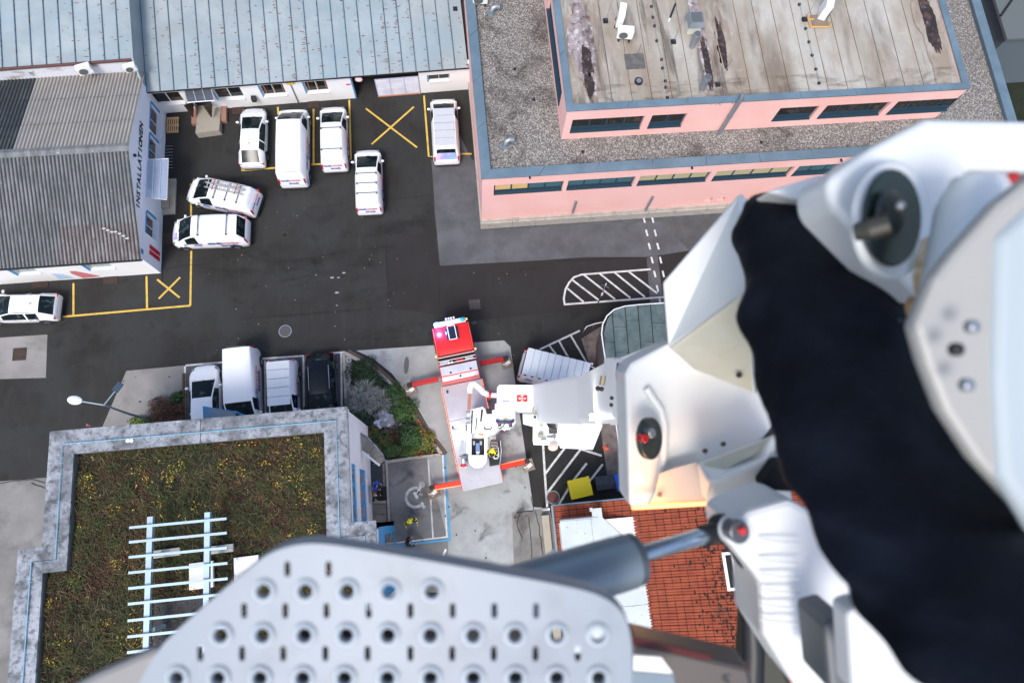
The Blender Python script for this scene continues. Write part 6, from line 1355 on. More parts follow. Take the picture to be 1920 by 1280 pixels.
flg = mat('dark_flange', (.04, .055, .05), .3, .5, layers=[((.10, .12, .11), 9, .5, .65)])
disc(1223, 822, 20, 40, 3.14, .03, flg, 'flange', bmn); disc(1224, 812, 7, 9, 3.05, .06, rim, 'pin_bolt', bmn); disc(1210, 822, 7, 8, 3.03, .05, lampred, 'red_cap', bmn)
for a in ((1322, 845), (1356, 832), (1386, 703)): MB().ell(D(*a, 3.12 if a[0] < 1380 else 2.78), (.012, .012, .02), 8, 6).build('bolt_hole', trim, bmn)
ridge = MB().tube([D(1212, 728, 3.27), D(1225, 748, 3.27), D(1240, 770, 3.27), D(1246, 800, 3.27), D(1244, 860, 3.27), D(1236, 905, 3.27)], .02, 8).build('weld_ridge', jm, bmn, smooth=60)

# ---- right hand fork arm with hub
arm = mat('arm_white', (.68, .715, .72), .42, coat=.25, layers=[((.50, .54, .56), 2, .5, .75, .6)])
solid([(1553, 332, 1.9), (1640, 272, 1.85), (1740, 220, 1.8), (1960, 224, 1.7), (1960, 320, 1.7), (1815, 318, 1.72), (1800, 400, 1.72), (1782, 480, 1.74), (1752, 570, 1.76), (1730, 560, 1.78), (1640, 470, 1.85), (1570, 400, 1.9), (1555, 380, 1.9)], None, arm, 'fork_arm', bmn, .22, .03)
solid([(1440, 358, 2.3), (1545, 325, 2.25), (1570, 390, 2.2), (1480, 372, 2.3)], None, arm, 'fork_block', bmn, .15)
disc(1682, 412, 66, 112, 1.70, .03, arm, 'hub_ring', bmn, bev=.01)
disc(1678, 408, 52, 92, 1.64, .012, mat('hub_green', (.012, .024, .026), .25, .3, layers=[((.03, .055, .055), 4, .5, .65)]), 'hub', bmn, bev=.01)
disc(1672, 400, 26, 46, 1.60, .01, mat('hub_core', (.015, .022, .025), .2, .3), 'hub_core', bmn); MB().ell(D(1688, 386, 1.58), (.012, .012, .012)).build('hub_bolt', rim, bmn)
MB().tube([D(1603, 436, 1.56), D(1632, 430, 1.54), D(1668, 420, 1.52)], [.020, .026, .024], 10).build('hub_lever', mat('lever_olive', (.03, .03, .024), .5), bmn)
disc(1720, 575, 10, 20, 1.72, .02, mat('grease_stain', (.35, .22, .10), .6), 'grease_nipple', bmn)
flatpoly([(1728, 450), (1745, 440), (1748, 500), (1738, 590), (1722, 600), (1718, 560), (1712, 520)], 1.715, mat('grease', (.42, .28, .13), .5, layers=[((.62, .52, .38), 14, .45, .6)]), 'grease_streak', bmn, .004)
# side cylinder of the fork
MB().tube([D(1835, 335, 1.55), D(1832, 395, 1.55), D(1822, 520, 1.5), D(1800, 640, 1.45)], [.055, .085, .095, .10], 20).build('bearing_tube', arm, bmn, smooth=60)
# long side panel to the right
panel_pts = [(1752, 520, 1.42), (1790, 470, 1.40), (1870, 380, 1.3), (1970, 300, 1.22), (1990, 1060, 1.15), (1925, 965, 1.2), (1830, 862, 1.28), (1770, 770, 1.35), (1735, 680, 1.4), (1715, 610, 1.42)]
solid(panel_pts, None, mat('panel_grey_white', (.33, .33, .315), .5, layers=[((.28, .28, .265), 2, .45, .65)]), 'side_panel', bmn, .05)
solid([(1868, 440, 1.3), (1990, 330, 1.3), (1990, 1100, 1.3), (1925, 975, 1.3), (1872, 890, 1.3), (1862, 700, 1.3)], None, mat('panel_blue_white', (.36, .42, .45), .5), 'outer_panel', bmn, .05, .04)
for (x, y) in ((1802, 655), (1832, 612), (1822, 722)): disc(x, y, 10, 13, 1.22, .02, trim if y == 655 else grey_metal, 'panel_hole', bmn)
disc(1903, 335, 14, 14, 1.5, .04, mat('red_lens', (.35, .02, .02), .3), 'red_lens', bmn)
# ---- black fabric cover
fab = mat('black_fabric', (.0018, .0026, .0062), .55, layers=[((.007, .009, .017), 3, .45, .65)], bump=(40, .15), spec=.14)
rib = [((1420, 362), (1470, 358), 2.55), ((1396, 380), (1502, 372), 2.5), ((1389, 430), (1565, 415), 2.4), ((1392, 500), (1612, 468), 2.25), ((1400, 570), (1665, 540), 2.1), ((1408, 640), (1712, 610), 2.0), ((1416, 710), (1738, 690), 1.9), ((1430, 780), (1760, 765), 1.8),
       ((1458, 850), (1815, 840), 1.7), ((1488, 910), (1872, 905), 1.6), ((1516, 965), (1935, 960), 1.5), ((1560, 1050), (2010, 1040), 1.4), ((1600, 1110), (2070, 1110), 1.32), ((1630, 1180), (2120, 1180), 1.25), ((1700, 1300), (2200, 1300), 1.18)]
rings = []; nn_ = 28; ribs = []
for i in range(len(rib) - 1):
    for k in range(4):
        t = k / 4; ribs.append((Vector(rib[i][0]).lerp(Vector(rib[i + 1][0]), t), Vector(rib[i][1]).lerp(Vector(rib[i + 1][1]), t), rib[i][2] * (1 - t) + rib[i + 1][2] * t))
for j, (l, r_, d_) in enumerate(ribs):
    L_, R2 = D(l.x, l.y, d_), D(r_.x, r_.y, d_ - .05); c = (L_ + R2) / 2; ax = (R2 - L_) / 2; h_ = ax.length * .72; ring = []
    for k in range(nn_):
        a = 2 * math.pi * k / nn_; p = c + ax * math.cos(a) + (-FW) * h_ * math.sin(a); w_ = .034 * noise.noise(p * 4.2) + .026 * noise.noise(Vector((p.x * 9, p.y * 5, p.z * 12))) + .010 * noise.noise(p * 21) + .007 * math.sin(j * .75 + 1.8 * math.sin(a * 2)); ring.append(p + (p - c).normalized() * w_)
    rings.append(ring)
o = MB().loft(rings).build('fabric_cover', fab, bmn, fix=True, smooth=80)
md = o.modifiers.new('sub', 'SUBSURF'); md.levels = md.render_levels = 1
for (x, y, dd) in ((1688, 600, 1.75),): MB().ell(D(x, y, dd), (.006, .006, .004)).build('press_stud', navyl, o)
# ---- lower link
lk = mat('link_white', (.66, .68, .69), .5, layers=[((.60, .62, .64), 3, .45, .7)])
solid([(1365, 980, 2.45), (1400, 958, 2.42), (1480, 935, 2.3), (1535, 965, 2.2), (1600, 1072, 2.1), (1602, 1115, 2.1), (1545, 1165, 2.15), (1570, 1300, 2.0), (1500, 1300, 2.1), (1430, 1190, 2.2), (1424, 1090, 2.3), (1400, 1060, 2.38), (1375, 1030, 2.45)], None, lk, 'lower_link', bmn, .3, .022)
for y in (1010, 1048, 1076, 1104, 1132, 1160):
    MB().tube([D(1424, y, 2.22), D(1470, y + 6, 2.2), D(1500, y + 8, 2.2)], .0035, 6).build('link_rib', lk, bmn)
solid([(1590, 1145, 1.8), (1625, 1132, 1.78), (1760, 1300, 1.6), (1600, 1300, 1.7)], None, lk, 'link_cover', bmn, .1)
solid([(1545, 1168, 2.0), (1590, 1155, 1.95), (1600, 1300, 1.9), (1558, 1300, 1.95)], None, mat('recess_dark_grey', (.10, .11, .12), .5), 'link_recess', bmn, .2)
disc(1388, 998, 26, 30, 2.12, .05, lk, 'pin_boss', bmn); disc(1388, 998, 19, 22, 2.09, .05, mat('pin_grey', (.14, .15, .16), .35, .6), 'pin', bmn); disc(1394, 996, 8, 8, 2.07, .03, lampred, 'red_cap', bmn)
solid([(1345, 975, 2.4), (1362, 965, 2.4), (1375, 1000, 2.4), (1430, 1080, 2.35), (1420, 1110, 2.35), (1390, 1060, 2.38), (1360, 1020, 2.4)], None, trim, 'pin_bracket', bmn, .1)
MB().tube([D(1416, 1080, 2.7), D(1408, 1150, 2.7), D(1412, 1220, 2.7), D(1408, 1300, 2.7)], [.03, .04, .045, .05], 10).build('black_hose', trim, bmn, smooth=60)
MB().tube([D(1430, 1120, 2.8), D(1422, 1200, 2.8), D(1405, 1290, 2.8)], .010, 6).build('thin_cable', MC['khaki_fabric'], bmn)
solid([(1415, 1095, 3.0), (1440, 1180, 3.0), (1490, 1300, 3.0), (1400, 1300, 3.0)], None, mat('olive_dark', (.03, .03, .02), .6), 'lower_housing', bmn, .2)
solid([(1428, 905, 2.58), (1462, 862, 2.56), (1500, 868, 2.5), (1536, 925, 2.5), (1440, 920, 2.58)], None, mat('gap_black', (.004, .004, .004), .9), 'shadow_gap', bmn, .1)  # black sheet painting the shade of the gap beside the bracket
# ---- hydraulic cylinder
cyl = thing('levelling_cylinder', 'grey hydraulic levelling cylinder with polished rod under the rescue boom', 'hydraulic cylinder', D(1190, 1050, 2.1))
gm_ = mat('cylinder_grey', (.20, .25, .29), .38, .35, layers=[((.26, .31, .35), 2, .45, .7)]); chrome = mat('chrome_rod', (.45, .55, .66), .22, .85)
MB().tube([D(900, 1135, 1.9), D(1178, 1051, 2.1)], .083, 32).build('barrel', gm_, cyl, smooth=60); MB().tube([D(1178, 1051, 2.1), D(1192, 1047, 2.11)], .080, 32).build('gland', mat('gland_grey', (.10, .12, .14), .4, .4), cyl, smooth=60)
MB().tube([D(1190, 1042, 2.11), D(1345, 997, 2.25)], .027, 20).build('rod', chrome, cyl, smooth=60); MB().tube([D(1318, 1005, 2.22), D(1352, 994, 2.26)], .036, 16).build('rod_collar', trim, cyl, smooth=60)
MB().ell(D(1352, 990, 2.27), .05, 16, 10).build('rod_eye', trim, cyl, smooth=60)
solid([(1000, 1062, 2.3), (1040, 1030, 2.3), (1060, 1050, 2.3), (1020, 1080, 2.3)], None, acw, 'mount_plate', cyl, .04)

# ================================================================ CAGE STEP: perforated plate
cg_ = thing('rescue_cage', 'rescue cage step of pale perforated metal with round rimmed holes', 'rescue cage', D(700, 1200, 1.5))
DP = 1.5; plm = mat('plate_pale', (.215, .26, .31), .42, 0, layers=[((.16, .195, .235), 5, .5, .7, .9), ((.19, .23, .28), 1.6, .45, .7)]); edgm = mat('edge_grey', (.26, .30, .34), .45, .3)
outl = [(240, 1300), (290, 1205), (350, 1148), (420, 1088), (475, 1042), (505, 1022), (540, 1010), (580, 1005), (620, 1007), (680, 1016), (760, 1030), (860, 1048), (960, 1066), (1060, 1085), (1110, 1097), (1145, 1113), (1168, 1136), (1180, 1165), (1186, 1210), (1188, 1400), (240, 1400)]
big = [(x, 1105) for x in (497, 575, 653, 731, 811)] + [(x, 1187) for x in (417, 495, 573, 651, 729, 808, 888, 966, 1044, 1120)] + [(x, 1267) for x in (335, 412, 490, 570, 648, 728, 808, 888, 967, 1044, 1122)] + [(x, 1349) for x in range(335, 1180, 78)]
slots = [(x, 1065) for x in (540, 617)] + [(x, 1143) for x in (459, 536, 613, 692, 770, 849, 927, 1005)] + [(x, 1223) for x in (377, 455, 532, 611, 690, 770, 848, 926, 1004, 1083)] + [(x, 1305) for x in range(377, 1160, 78)]
k_ = DP / 1280
def loc2(x, y): return ((x - 960) * k_, -(y - 640) * k_)
def smooth_poly(pts, it=2):
    for _ in range(it):
        q = []
        for i in range(len(pts)):
            a, b_ = Vector(pts[i]), Vector(pts[(i + 1) % len(pts)]); q += [tuple(a.lerp(b_, .25)), tuple(a.lerp(b_, .75))]
        pts = q
    return pts
outl = [(x + (5 if x < 560 else 0), y + 12) for x, y in outl]; sm_out = smooth_poly(outl, 1)
cu = bpy.data.curves.new('plate', 'CURVE'); cu.dimensions = '2D'; cu.fill_mode = 'BOTH'; cu.extrude = .004
def spl(pts):
    s_ = cu.splines.new('POLY'); s_.points.add(len(pts) - 1); s_.use_cyclic_u = True
    for i, p in enumerate(pts): s_.points[i].co = (*loc2(*p), 0, 1)
spl(sm_out)
for (x, y) in big: spl([(x + 12 * math.cos(2 * math.pi * i / 20), y + 12 * math.sin(2 * math.pi * i / 20)) for i in range(20)])
for (x, y) in slots: spl([(x + 5.5 * math.cos(a), y - 9 + 5.5 * math.sin(a)) for a in [math.pi + math.pi * i / 8 for i in range(9)]] + [(x + 5.5 * math.cos(a), y + 9 + 5.5 * math.sin(a)) for a in [math.pi * i / 8 for i in range(9)]])
tmp = bpy.data.objects.new('t', cu); COL.objects.link(tmp); me = bpy.data.meshes.new_from_object(tmp.evaluated_get(bpy.context.evaluated_depsgraph_get())); bpy.data.objects.remove(tmp)
me.materials.clear(); me.materials.append(plm)
BM = Matrix((RI, -DN, -FW)).transposed().to_4x4(); BM.translation = CAM + FW * DP
o = bpy.data.objects.new('perforated_plate', me); o.matrix_basis = BM; link(o, cg_)
rm = MB(); rm.sm = True; prof = [(.0148, -.002), (.0150, .005), (.0175, .0085), (.021, .0075), (.026, .0038)]
rm.loft([[(r * math.cos(2 * math.pi * i / 24), r * math.sin(2 * math.pi * i / 24), h) for i in range(24)] for r, h in prof], caps=False); rme = rm.mesh('hole_rim', mat('rim_pale', (.40, .45, .49), .4), smooth=70)
for (x, y) in big:
    lx, ly = loc2(x, y); o = bpy.data.objects.new('hole_rim', rme); o.matrix_basis = BM @ Matrix.Translation((lx, ly, .004)); link(o, cg_)
# rolled edge going down from the plate
ring_top = [BM @ Vector((*loc2(x, y), -.001)) for x, y in sm_out]
cen = Vector((900, 1290)); 
def outw(p, d): v = (Vector(p) - cen); return tuple(Vector(p) + v.normalized() * d)
ring1 = [BM @ Vector((*loc2(*outw(p, 2)), -.010)) for p in sm_out]; ring2 = [BM @ Vector((*loc2(*outw(p, 3)), -.03)) for p in sm_out]; ring3 = [BM @ Vector((*loc2(*outw(p, 2)), -.055)) for p in sm_out]
MB().loft([ring_top, ring1, ring2, ring3], caps=False).build('rolled_edge', edgm, cg_, fix=True, smooth=60)
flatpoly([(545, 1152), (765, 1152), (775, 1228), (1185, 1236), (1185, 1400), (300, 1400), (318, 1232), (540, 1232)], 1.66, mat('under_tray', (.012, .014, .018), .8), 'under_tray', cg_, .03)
# bottom corners
solid([(90, 1310, 1.9), (180, 1262, 1.9), (296, 1212, 1.9), (330, 1310, 1.9)], None, mat('step_edge', (.20, .20, .20), .5), 'side_step', cg_, .05)
solid([(1185, 1198, 2.0), (1300, 1226, 2.1), (1405, 1250, 2.2), (1420, 1310, 2.2), (1185, 1310, 2.0)], None, mat('cage_beam', (.075, .065, .062), .5, .2), 'cage_beam', cg_, .15)
flatpoly([(1185, 1194), (1300, 1221), (1405, 1246), (1405, 1254), (1300, 1232), (1185, 1206)], [1.98, 2.08, 2.18, 2.18, 2.08, 1.98], mat('cage_red', (.10, .015, .014), .5), 'red_edge', cg_, .02)
flatpoly([(1188, 1228), (1240, 1232), (1262, 1262), (1188, 1256)], 1.95, acw, 'label_plate', cg_, .01); flatpoly([(1188, 1258), (1262, 1264), (1270, 1300), (1188, 1300)], 1.95, mat('blue_grey_strip', (.14, .2, .25), .5), 'blue_grey_strip', cg_, .02)
disc(1362, 1272, 26, 14, 2.1, .03, trim, 'beam_hole', cg_)

wl_ = bpy.data.lights.new('boom_fill_light', 'POINT'); wl_.energy = 45; wl_.color = (1, .98, .94); wl_.shadow_soft_size = .03  # fill lamp added to brighten the boom face
wo_ = bpy.data.objects.new('boom_fill_light', wl_); wo_.location = D(1112, 782, 11.0); COL.objects.link(wo_)
fb_ = MB().box(D(1112, 782, 11.12), (.10, .10, .08)).build('flood_and_fill_lamp', mat('flood_on', (.9, .9, .9), .3), bmn); MB().tube([D(1112, 783, 11.15), D(1111, 786, 13.2)], .015, 6).build('fill_light_bracket', boom_white, fb_)  # made-up housing and bracket carrying the added fill lamp
# ================================================================ GARDEN
bark = mat('bark', (.08, .055, .04), .9)
gd = st('garden_soil', MB().flat(pix([(650, 662), (700, 700), (735, 735), (780, 790), (812, 846), (760, 852), (722, 858), (700, 835), (678, 812), (650, 785)]), .012), mat('garden_soil', (.035, .03, .02), .95, layers=[((.06, .05, .035), 3, .45, .65)], bump=(10, .6)))
kp = [(645, 661), (700, 690), (735, 722), (770, 770), (800, 815), (828, 851)]
kb = thing('garden_kerb', 'curved concrete kerb around the planted garden bed', 'kerb', P(735, 722))
def kerb(pts, w, m, nm, seglen=2.0, z=.14):
    pts = [Vector(xy(P(a, b_))) for a, b_ in pts]; 
    for i in range(len(pts) - 1):
        a, b_ = pts[i], pts[i + 1]; t = (b_ - a).normalized(); n = Vector((-t.y, t.x)) * w / 2; k = max(1, round((b_ - a).length / seglen))
        for j in range(k):
            p, q = a.lerp(b_, j / k) + t * .01, a.lerp(b_, (j + 1) / k) - t * .01
            MB().prism([(p.x + n.x, p.y + n.y), (q.x + n.x, q.y + n.y), (q.x - n.x, q.y - n.y), (p.x - n.x, p.y - n.y)], .01, z).build(nm, m, kb, bevel=.015)
kerb(kp, .22, stone, 'kerb_stone'); kerb([(652, 658), (706, 688), (741, 720), (777, 768), (807, 813), (836, 851)], .28, mat('brown_channel', (.09, .07, .055), .85), 'channel_stone', z=.05)
kerb([(828, 852), (775, 858), (724, 866)], .18, stone, 'kerb_stone'); kerb([(645, 663), (648, 725), (651, 790)], .18, stone, 'kerb_stone')
pebm = mat('pebbles', (.42, .42, .42), .85, layers=[((.12, .12, .12), 9, .48, .56, .9)], bump=(9, 1))
def pebbles(name, label, region, n, r=(.03, .07), m=None):
    b = MB()
    for _ in range(n):
        x, y = region(); s = random.uniform(*r); b.ell((x, y, .03 + s * .5), (s, s * random.uniform(.6, 1), s * .7), 5, 3)
    return b.build(name, m or pebm, label=label, cat='gravel', kind='stuff')
def regp(poly):
    q = pix(poly); xs = [p[0] for p in q]; ys = [p[1] for p in q]
    def f():
        while True:
            x, y = random.uniform(min(xs), max(xs)), random.uniform(min(ys), max(ys)); ins = False
            for i in range(len(q)):
                (a, b_), (c, d_) = q[i], q[i - 1]
                if (b_ > y) != (d_ > y) and x < (c - a) * (y - b_) / (d_ - b_) + a: ins = not ins
            if ins: return x, y
    return f
pebbles('pebble_strip', 'pale pebble strip along the parking edge of the garden', regp([(649, 665), (660, 668), (657, 735), (651, 735)]), 320)
pebbles('pebble_bed', 'grey pebbles around the boulders in the garden', regp([(700, 775), (735, 770), (765, 800), (745, 815), (710, 810)]), 420)
bould = mat('boulder', (.26, .26, .28), .8, layers=[((.62, .62, .64), 2.5, .5, .6), ((.15, .15, .16), 3.5, .52, .65, .7)], bump=(5, .6))
for k, (px, py, s, lb) in enumerate(((728, 789, .55, 'largest pale grey boulder in the middle of the garden'), (711, 797, .36, 'smaller grey boulder left of the largest boulder'), (718, 778, .35, 'small grey boulder above the largest boulder'))):
    p = P(px, py); b = MB(); 
    b.ell((0, 0, 0), (s, s * .8, s * .55), 14, 9); b.v = [tuple(Vector(v) * (1 + .45 * noise.noise(Vector(v) * 2.2 + Vector((k * 7, 0, 0))))) for v in b.v]; b.v = [(x + p.x, y + p.y, z + .2) for x, y, z in b.v]
    b.build('boulder', bould, label=lb, cat='boulder', smooth=25)
def leaf_mesh(n, rad, h, size, m, base, shape='dome', seed=0, spiky=0):
    random.seed(seed); vs = []; fs = []; lobes = [(random.uniform(-.55, .55), random.uniform(-.55, .55), random.uniform(.35, .6), random.uniform(.6, 1)) for _ in range(9)] + [(0, 0, .6, 1)]
    for _ in range(n):
        if spiky:
            c = random.choice(lobes[:4]); a = random.uniform(0, 6.283); el = random.uniform(.1, .95); L = random.uniform(.5, 1) * size * 6; x0, y0 = c[0] * rad[0] * .8 + random.gauss(0, .06), c[1] * rad[1] * .8 + random.gauss(0, .06)
            d = Vector((math.cos(a) * math.cos(el), math.sin(a) * math.cos(el), math.sin(el))); w_ = Vector((-math.sin(a), math.cos(a), 0)) * spiky; p = Vector((x0, y0, .1)); k = len(vs)
            mid = p + d * L * .6; tip = p + d * L + Vector((0, 0, -L * .25)); vs += [p - w_, p + w_, mid + w_, mid - w_, tip]; fs += [(k, k + 1, k + 2, k + 3), (k + 3, k + 2, k + 4)]; continue
        c = random.choice(lobes); d = Vector((random.gauss(0, 1), random.gauss(0, 1), random.gauss(0, 1))).normalized(); q = random.uniform(.55, 1.0) ** .5
        p = Vector(((c[0] + d.x * c[2] * q) * rad[0], (c[1] + d.y * c[2] * q) * rad[1], max(.03, (c[3] * .45 + d.z * .45 * q * c[3]) * h)))
        s = random.uniform(.6, 1.3) * size; nn = (d + Vector((random.gauss(0, .5), random.gauss(0, .5), random.gauss(0, .5) + .3))).normalized(); a = nn.orthogonal().normalized(); a.rotate(Matrix.Rotation(random.uniform(0, 6.28), 3, nn)); bb = nn.cross(a); k = len(vs)
        vs += [p - a * s, p + bb * s * .5, p + a * s, p - bb * s * .5]; fs.append((k, k + 1, k + 2, k + 3))
    return vs, fs
SD = [100]
def shrub(name, label, px, py, rad, h, size, m, n, cat='shrub', rz=0, spiky=0, m2=None):
    SD[0] += 1; p = P(px, py); r = thing(name, label, cat, (p.x, p.y, 0), rz)
    vs, fs = leaf_mesh(n, rad, h, size, m, 0, seed=SD[0], spiky=spiky); 
    me = bpy.data.meshes.new('foliage'); me.from_pydata([tuple(v) for v in vs], [], fs); me.materials.append(m); link(bpy.data.objects.new('foliage', me), r, True)
    if m2:
        vs, fs = leaf_mesh(int(n * .35), rad, h, size, m2, 0, seed=SD[0] + 500, spiky=spiky); me = bpy.data.meshes.new('foliage'); me.from_pydata([tuple(v) for v in vs], [], fs); me.materials.append(m2); link(bpy.data.objects.new('foliage', me), r, True)
    b = MB()
    for k in range(5):
        a = k * 1.3; b.tube([(0, 0, 0), (rad[0] * .3 * math.cos(a), rad[1] * .3 * math.sin(a), h * .4), (rad[0] * .55 * math.cos(a), rad[1] * .55 * math.sin(a), h * .7)], [.04, .03, .01], 5)
    b.build('stem', bark, r, True); return r
lfm = lambda n, a, b_: mat(n, a, .6, layers=[(b_, 1.6, .42, .62), (tuple(v * .45 for v in a), 4, .5, .65, .8)])
dkg = lfm('leaf_dark', (.018, .042, .014), (.035, .075, .02)); mdg = lfm('leaf_mid', (.03, .085, .018), (.06, .14, .03)); lig = lfm('leaf_light', (.07, .14, .02), (.12, .20, .03)); olv = lfm('leaf_olive', (.07, .07, .015), (.12, .11, .02)); slv = lfm('leaf_silver', (.17, .18, .15), (.30, .31, .27)); ylg = lfm('leaf_yellowgreen', (.22, .30, .02), (.35, .38, .04)); brn = lfm('leaf_brown', (.10, .04, .02), (.17, .08, .035)); aut = lfm('leaf_autumn', (.35, .20, .05), (.45, .12, .05))
shrub('juniper', 'dark green low juniper at the pointed top of the garden', 680, 690, (1.3, 1.0), .7, .05, dkg, 3600, rz=.8)
shrub('juniper', 'dark green juniper stretching along the kerb', 702, 712, (1.2, .8), .7, .05, dkg, 3000, rz=-.8)
shrub('silver_grass', 'large silvery spiky grass in the garden by the kerb side', 685, 745, (1.2, 1.3), 1.2, .19, slv, 620, 'grass clump', spiky=.020, m2=mat('grass_pale', (.36, .36, .30), .7))
shrub('silver_grass', 'second silvery spiky grass above the boulders', 722, 758, (1.0, 1.0), 1.0, .17, slv, 460, 'grass clump', spiky=.020, m2=MC['grass_pale'])
shrub('silver_grass', 'thin silvery grass near the left edge of the garden', 668, 755, (.7, 1.0), .9, .15, slv, 600, 'grass clump', spiky=.01, m2=bark)
shrub('leafy_shrub', 'dark green shrub below the left silvery grass', 675, 790, (1.0, .9), .8, .07, dkg, 2600)
shrub('leafy_shrub', 'green shrub between the right silvery grass and the kerb', 738, 736, (.8, .8), .7, .07, mdg, 1800)
shrub('spiky_plant', 'small bright green spiky plant close to the kerb', 744, 745, (.5, .5), .6, .10, lig, 260, 'plant', spiky=.02)
shrub('leafy_shrub', 'bright green shrub left of the kerb middle', 757, 772, (1.0, .9), .8, .07, mdg, 2400, m2=lig)
shrub('flowering_plant', 'small yellow green plant right of the boulders', 747, 771, (.42, .45), .5, .045, ylg, 700, 'plant')
shrub('round_shrub', 'round dark green shrub near the garden bottom corner', 767, 817, (1.05, 1.05), 1.2, .065, mdg, 3600, m2=dkg)
shrub('leafy_shrub', 'yellow and green mottled shrub in the bottom right garden corner', 795, 828, (.9, 1.0), .7, .07, lig, 2200, m2=aut)
shrub('leafy_shrub', 'reddish autumn plant beside the kerb above the bottom corner', 783, 803, (.5, .6), .5, .06, lig, 700, m2=aut)
shrub('leafy_shrub', 'olive green shrub at the left bottom of the garden', 690, 815, (.9, .7), .8, .07, olv, 2200)
shrub('leafy_shrub', 'olive shrub near the curved grey canopy', 712, 828, (1.0, .7), .8, .07, olv, 2400, m2=mdg)
shrub('leafy_shrub', 'green shrub along the lower edge of the garden', 738, 842, (1.2, .55), .7, .07, mdg, 2200, m2=olv)
shrub('leafy_shrub', 'green shrub by the lower kerb line', 770, 843, (1.0, .45), .6, .07, lig, 1500, m2=mdg)
shrub('leafy_shrub', 'dry brownish shrub between pebbles and round shrub', 738, 815, (.8, .6), .5, .05, brn, 1200, m2=slv)
# left shrubs by the light pole
shrub('brown_shrub', 'large reddish brown autumn shrub beside the white car', 312, 772, (1.35, .95), 1.1, .05, brn, 5200)
shrub('leafy_shrub', 'small green plant between the brown shrub and white car', 336, 746, (.5, .45), .6, .06, mdg, 900)
shrub('leafy_shrub', 'yellow green plant at the foot of the light pole', 268, 790, (1.0, .4), .5, .05, lig, 1200, m2=ylg)
tb_ = thing('timber_edge', 'brown timber edging beside the white car', 'edging', P(343, 740)); MB().tube([P(344, 700, .1), P(345, 800, .1)], .1, 4).build('beam', mat('timber', (.12, .07, .045), .8), tb_); MB().tube([P(318, 745, .1), P(343, 731, .1)], .06, 4).build('beam', MC['timber'], tb_)
q = P(1880, 40, 0); r = shrub('leafy_shrub', 'olive and brown bush by the pale house at top right', 1878, 50, (1.3, 1.6), 2.5, .09, olv, 2200, m2=brn)
# ================================================================ LIGHT POLE
p = P(285, 788); lp = thing('street_lamp', 'slim grey lamp post with white lamp head and dark side panel', 'street lamp', (p.x, p.y, 0))
tz_ = 5.7; tp = P(195, 759, tz_); MB().tube([(p.x, p.y, 0), (p.x, p.y, 3), (tp.x, tp.y, tz_)], [.09, .07, .055], 10).build('pole', mat('pole_grey', (.26, .33, .37), .4, .5), lp, smooth=50)
h0 = P(152, 752, 5.75); MB().tube([tp, h0], [.05, .04], 8).build('arm', MC['pole_grey'], lp); h1 = P(140, 750, 5.75); dv = (h1 - h0).normalized(); ang_ = math.atan2(dv.y, dv.x)
MB().ell(h1, (.42, .25, .09), 12, 6, M=Matrix.Rotation(ang_, 3, 'Z')).build('lamp_head', mat('lamp_white', (.72, .76, .78), .4), lp, smooth=60)
a0 = P(216, 733, 5.7); MB().tube([tp, a0], .04, 8).build('arm', MC['pole_grey'], lp); a1 = P(226, 718, 5.75); dv = (a1 - a0); MB().box((a0 + a1) / 2, (dv.length * 1.1, .36, .1), rz=math.atan2(dv.y, dv.x)).build('side_panel', mat('panel_dark_blue', (.03, .06, .09), .4), lp, bevel=.03)
p = P(162, 797, 0); 
pt = P(163, 798, 7.6); MB().prism([xy(P(161, 799, 7.6)), xy(P(170, 799, 7.6)), xy(P(162, 794, 7.6))], 7.5, 7.6).build('red_marker', mat('marker_red', (.6, .2, .18), .5), label='small pale red triangular marker behind the concrete parapet', cat='marker')
# ================================================================ WASTE CONTAINERS, CONE, BICYCLE
def container(px, py, w_, l_, h_, rz, m, label, ribs=8, grp='wheeled waste containers in a row'):
    p = P(px, py, h_); r = thing('waste_container', label, 'waste container', (p.x, p.y, 0), rz, grp)
    b = MB(); b.loft([[(-w_ * .44, -l_ * .44, .15), (w_ * .44, -l_ * .44, .15), (w_ * .44, l_ * .44, .15), (-w_ * .44, l_ * .44, .15)], [(-w_ / 2, -l_ / 2, h_ - .1), (w_ / 2, -l_ / 2, h_ - .1), (w_ / 2, l_ / 2, h_ - .1), (-w_ / 2, l_ / 2, h_ - .1)]]); b.build('bin_body', m, r, True, bevel=.03)
    ld = MB(); ld.sm = True; pr_ = []
    for j in range(9): y = -l_ / 2 - .03 + (l_ + .06) * j / 8; pr_.append([(-w_ / 2 - .02, y, h_ - .08), (-w_ / 2 - .02, y, h_ + .10 * math.sin(math.pi * j / 8)), (w_ / 2 + .02, y, h_ + .10 * math.sin(math.pi * j / 8)), (w_ / 2 + .02, y, h_ - .08)])
    lid = MB().loft(pr_).build('lid', m, r, True, fix=True)
    for k in range(ribs): x = -w_ / 2 + w_ * (k + .5) / ribs; b = MB(); b.tube([(x, -l_ / 2 + (l_) * j / 8, h_ + .10 * math.sin(math.pi * j / 8) + .005) for j in range(9)], .02, 5); b.build('lid_rib', m, lid, True)
    for s in (-.3, .3): MB().box((s * w_, l_ / 2 + .03, h_ - .02), (.16, .07, .05)).build('handle', trim, r, True)
    for sx in (-1, 1):
        for sy in (-1, 1): MB().tube([(sx * w_ * .36, sy * l_ * .36 - .03, .08), (sx * w_ * .36, sy * l_ * .36 + .03, .08)], .08, 10).build('wheel', tyre, r, True)
yel = mat('bin_yellow', (.78, .62, .01), .45); 
container(1088, 914, 1.32, 1.10, 1.3, .13, yel, 'large bright yellow waste container with ribbed lid')
container(1136, 904, 1.22, .78, 1.2, .03, mat('bin_black', (.028, .036, .048), .4), 'black waste container between the yellow and blue ones')
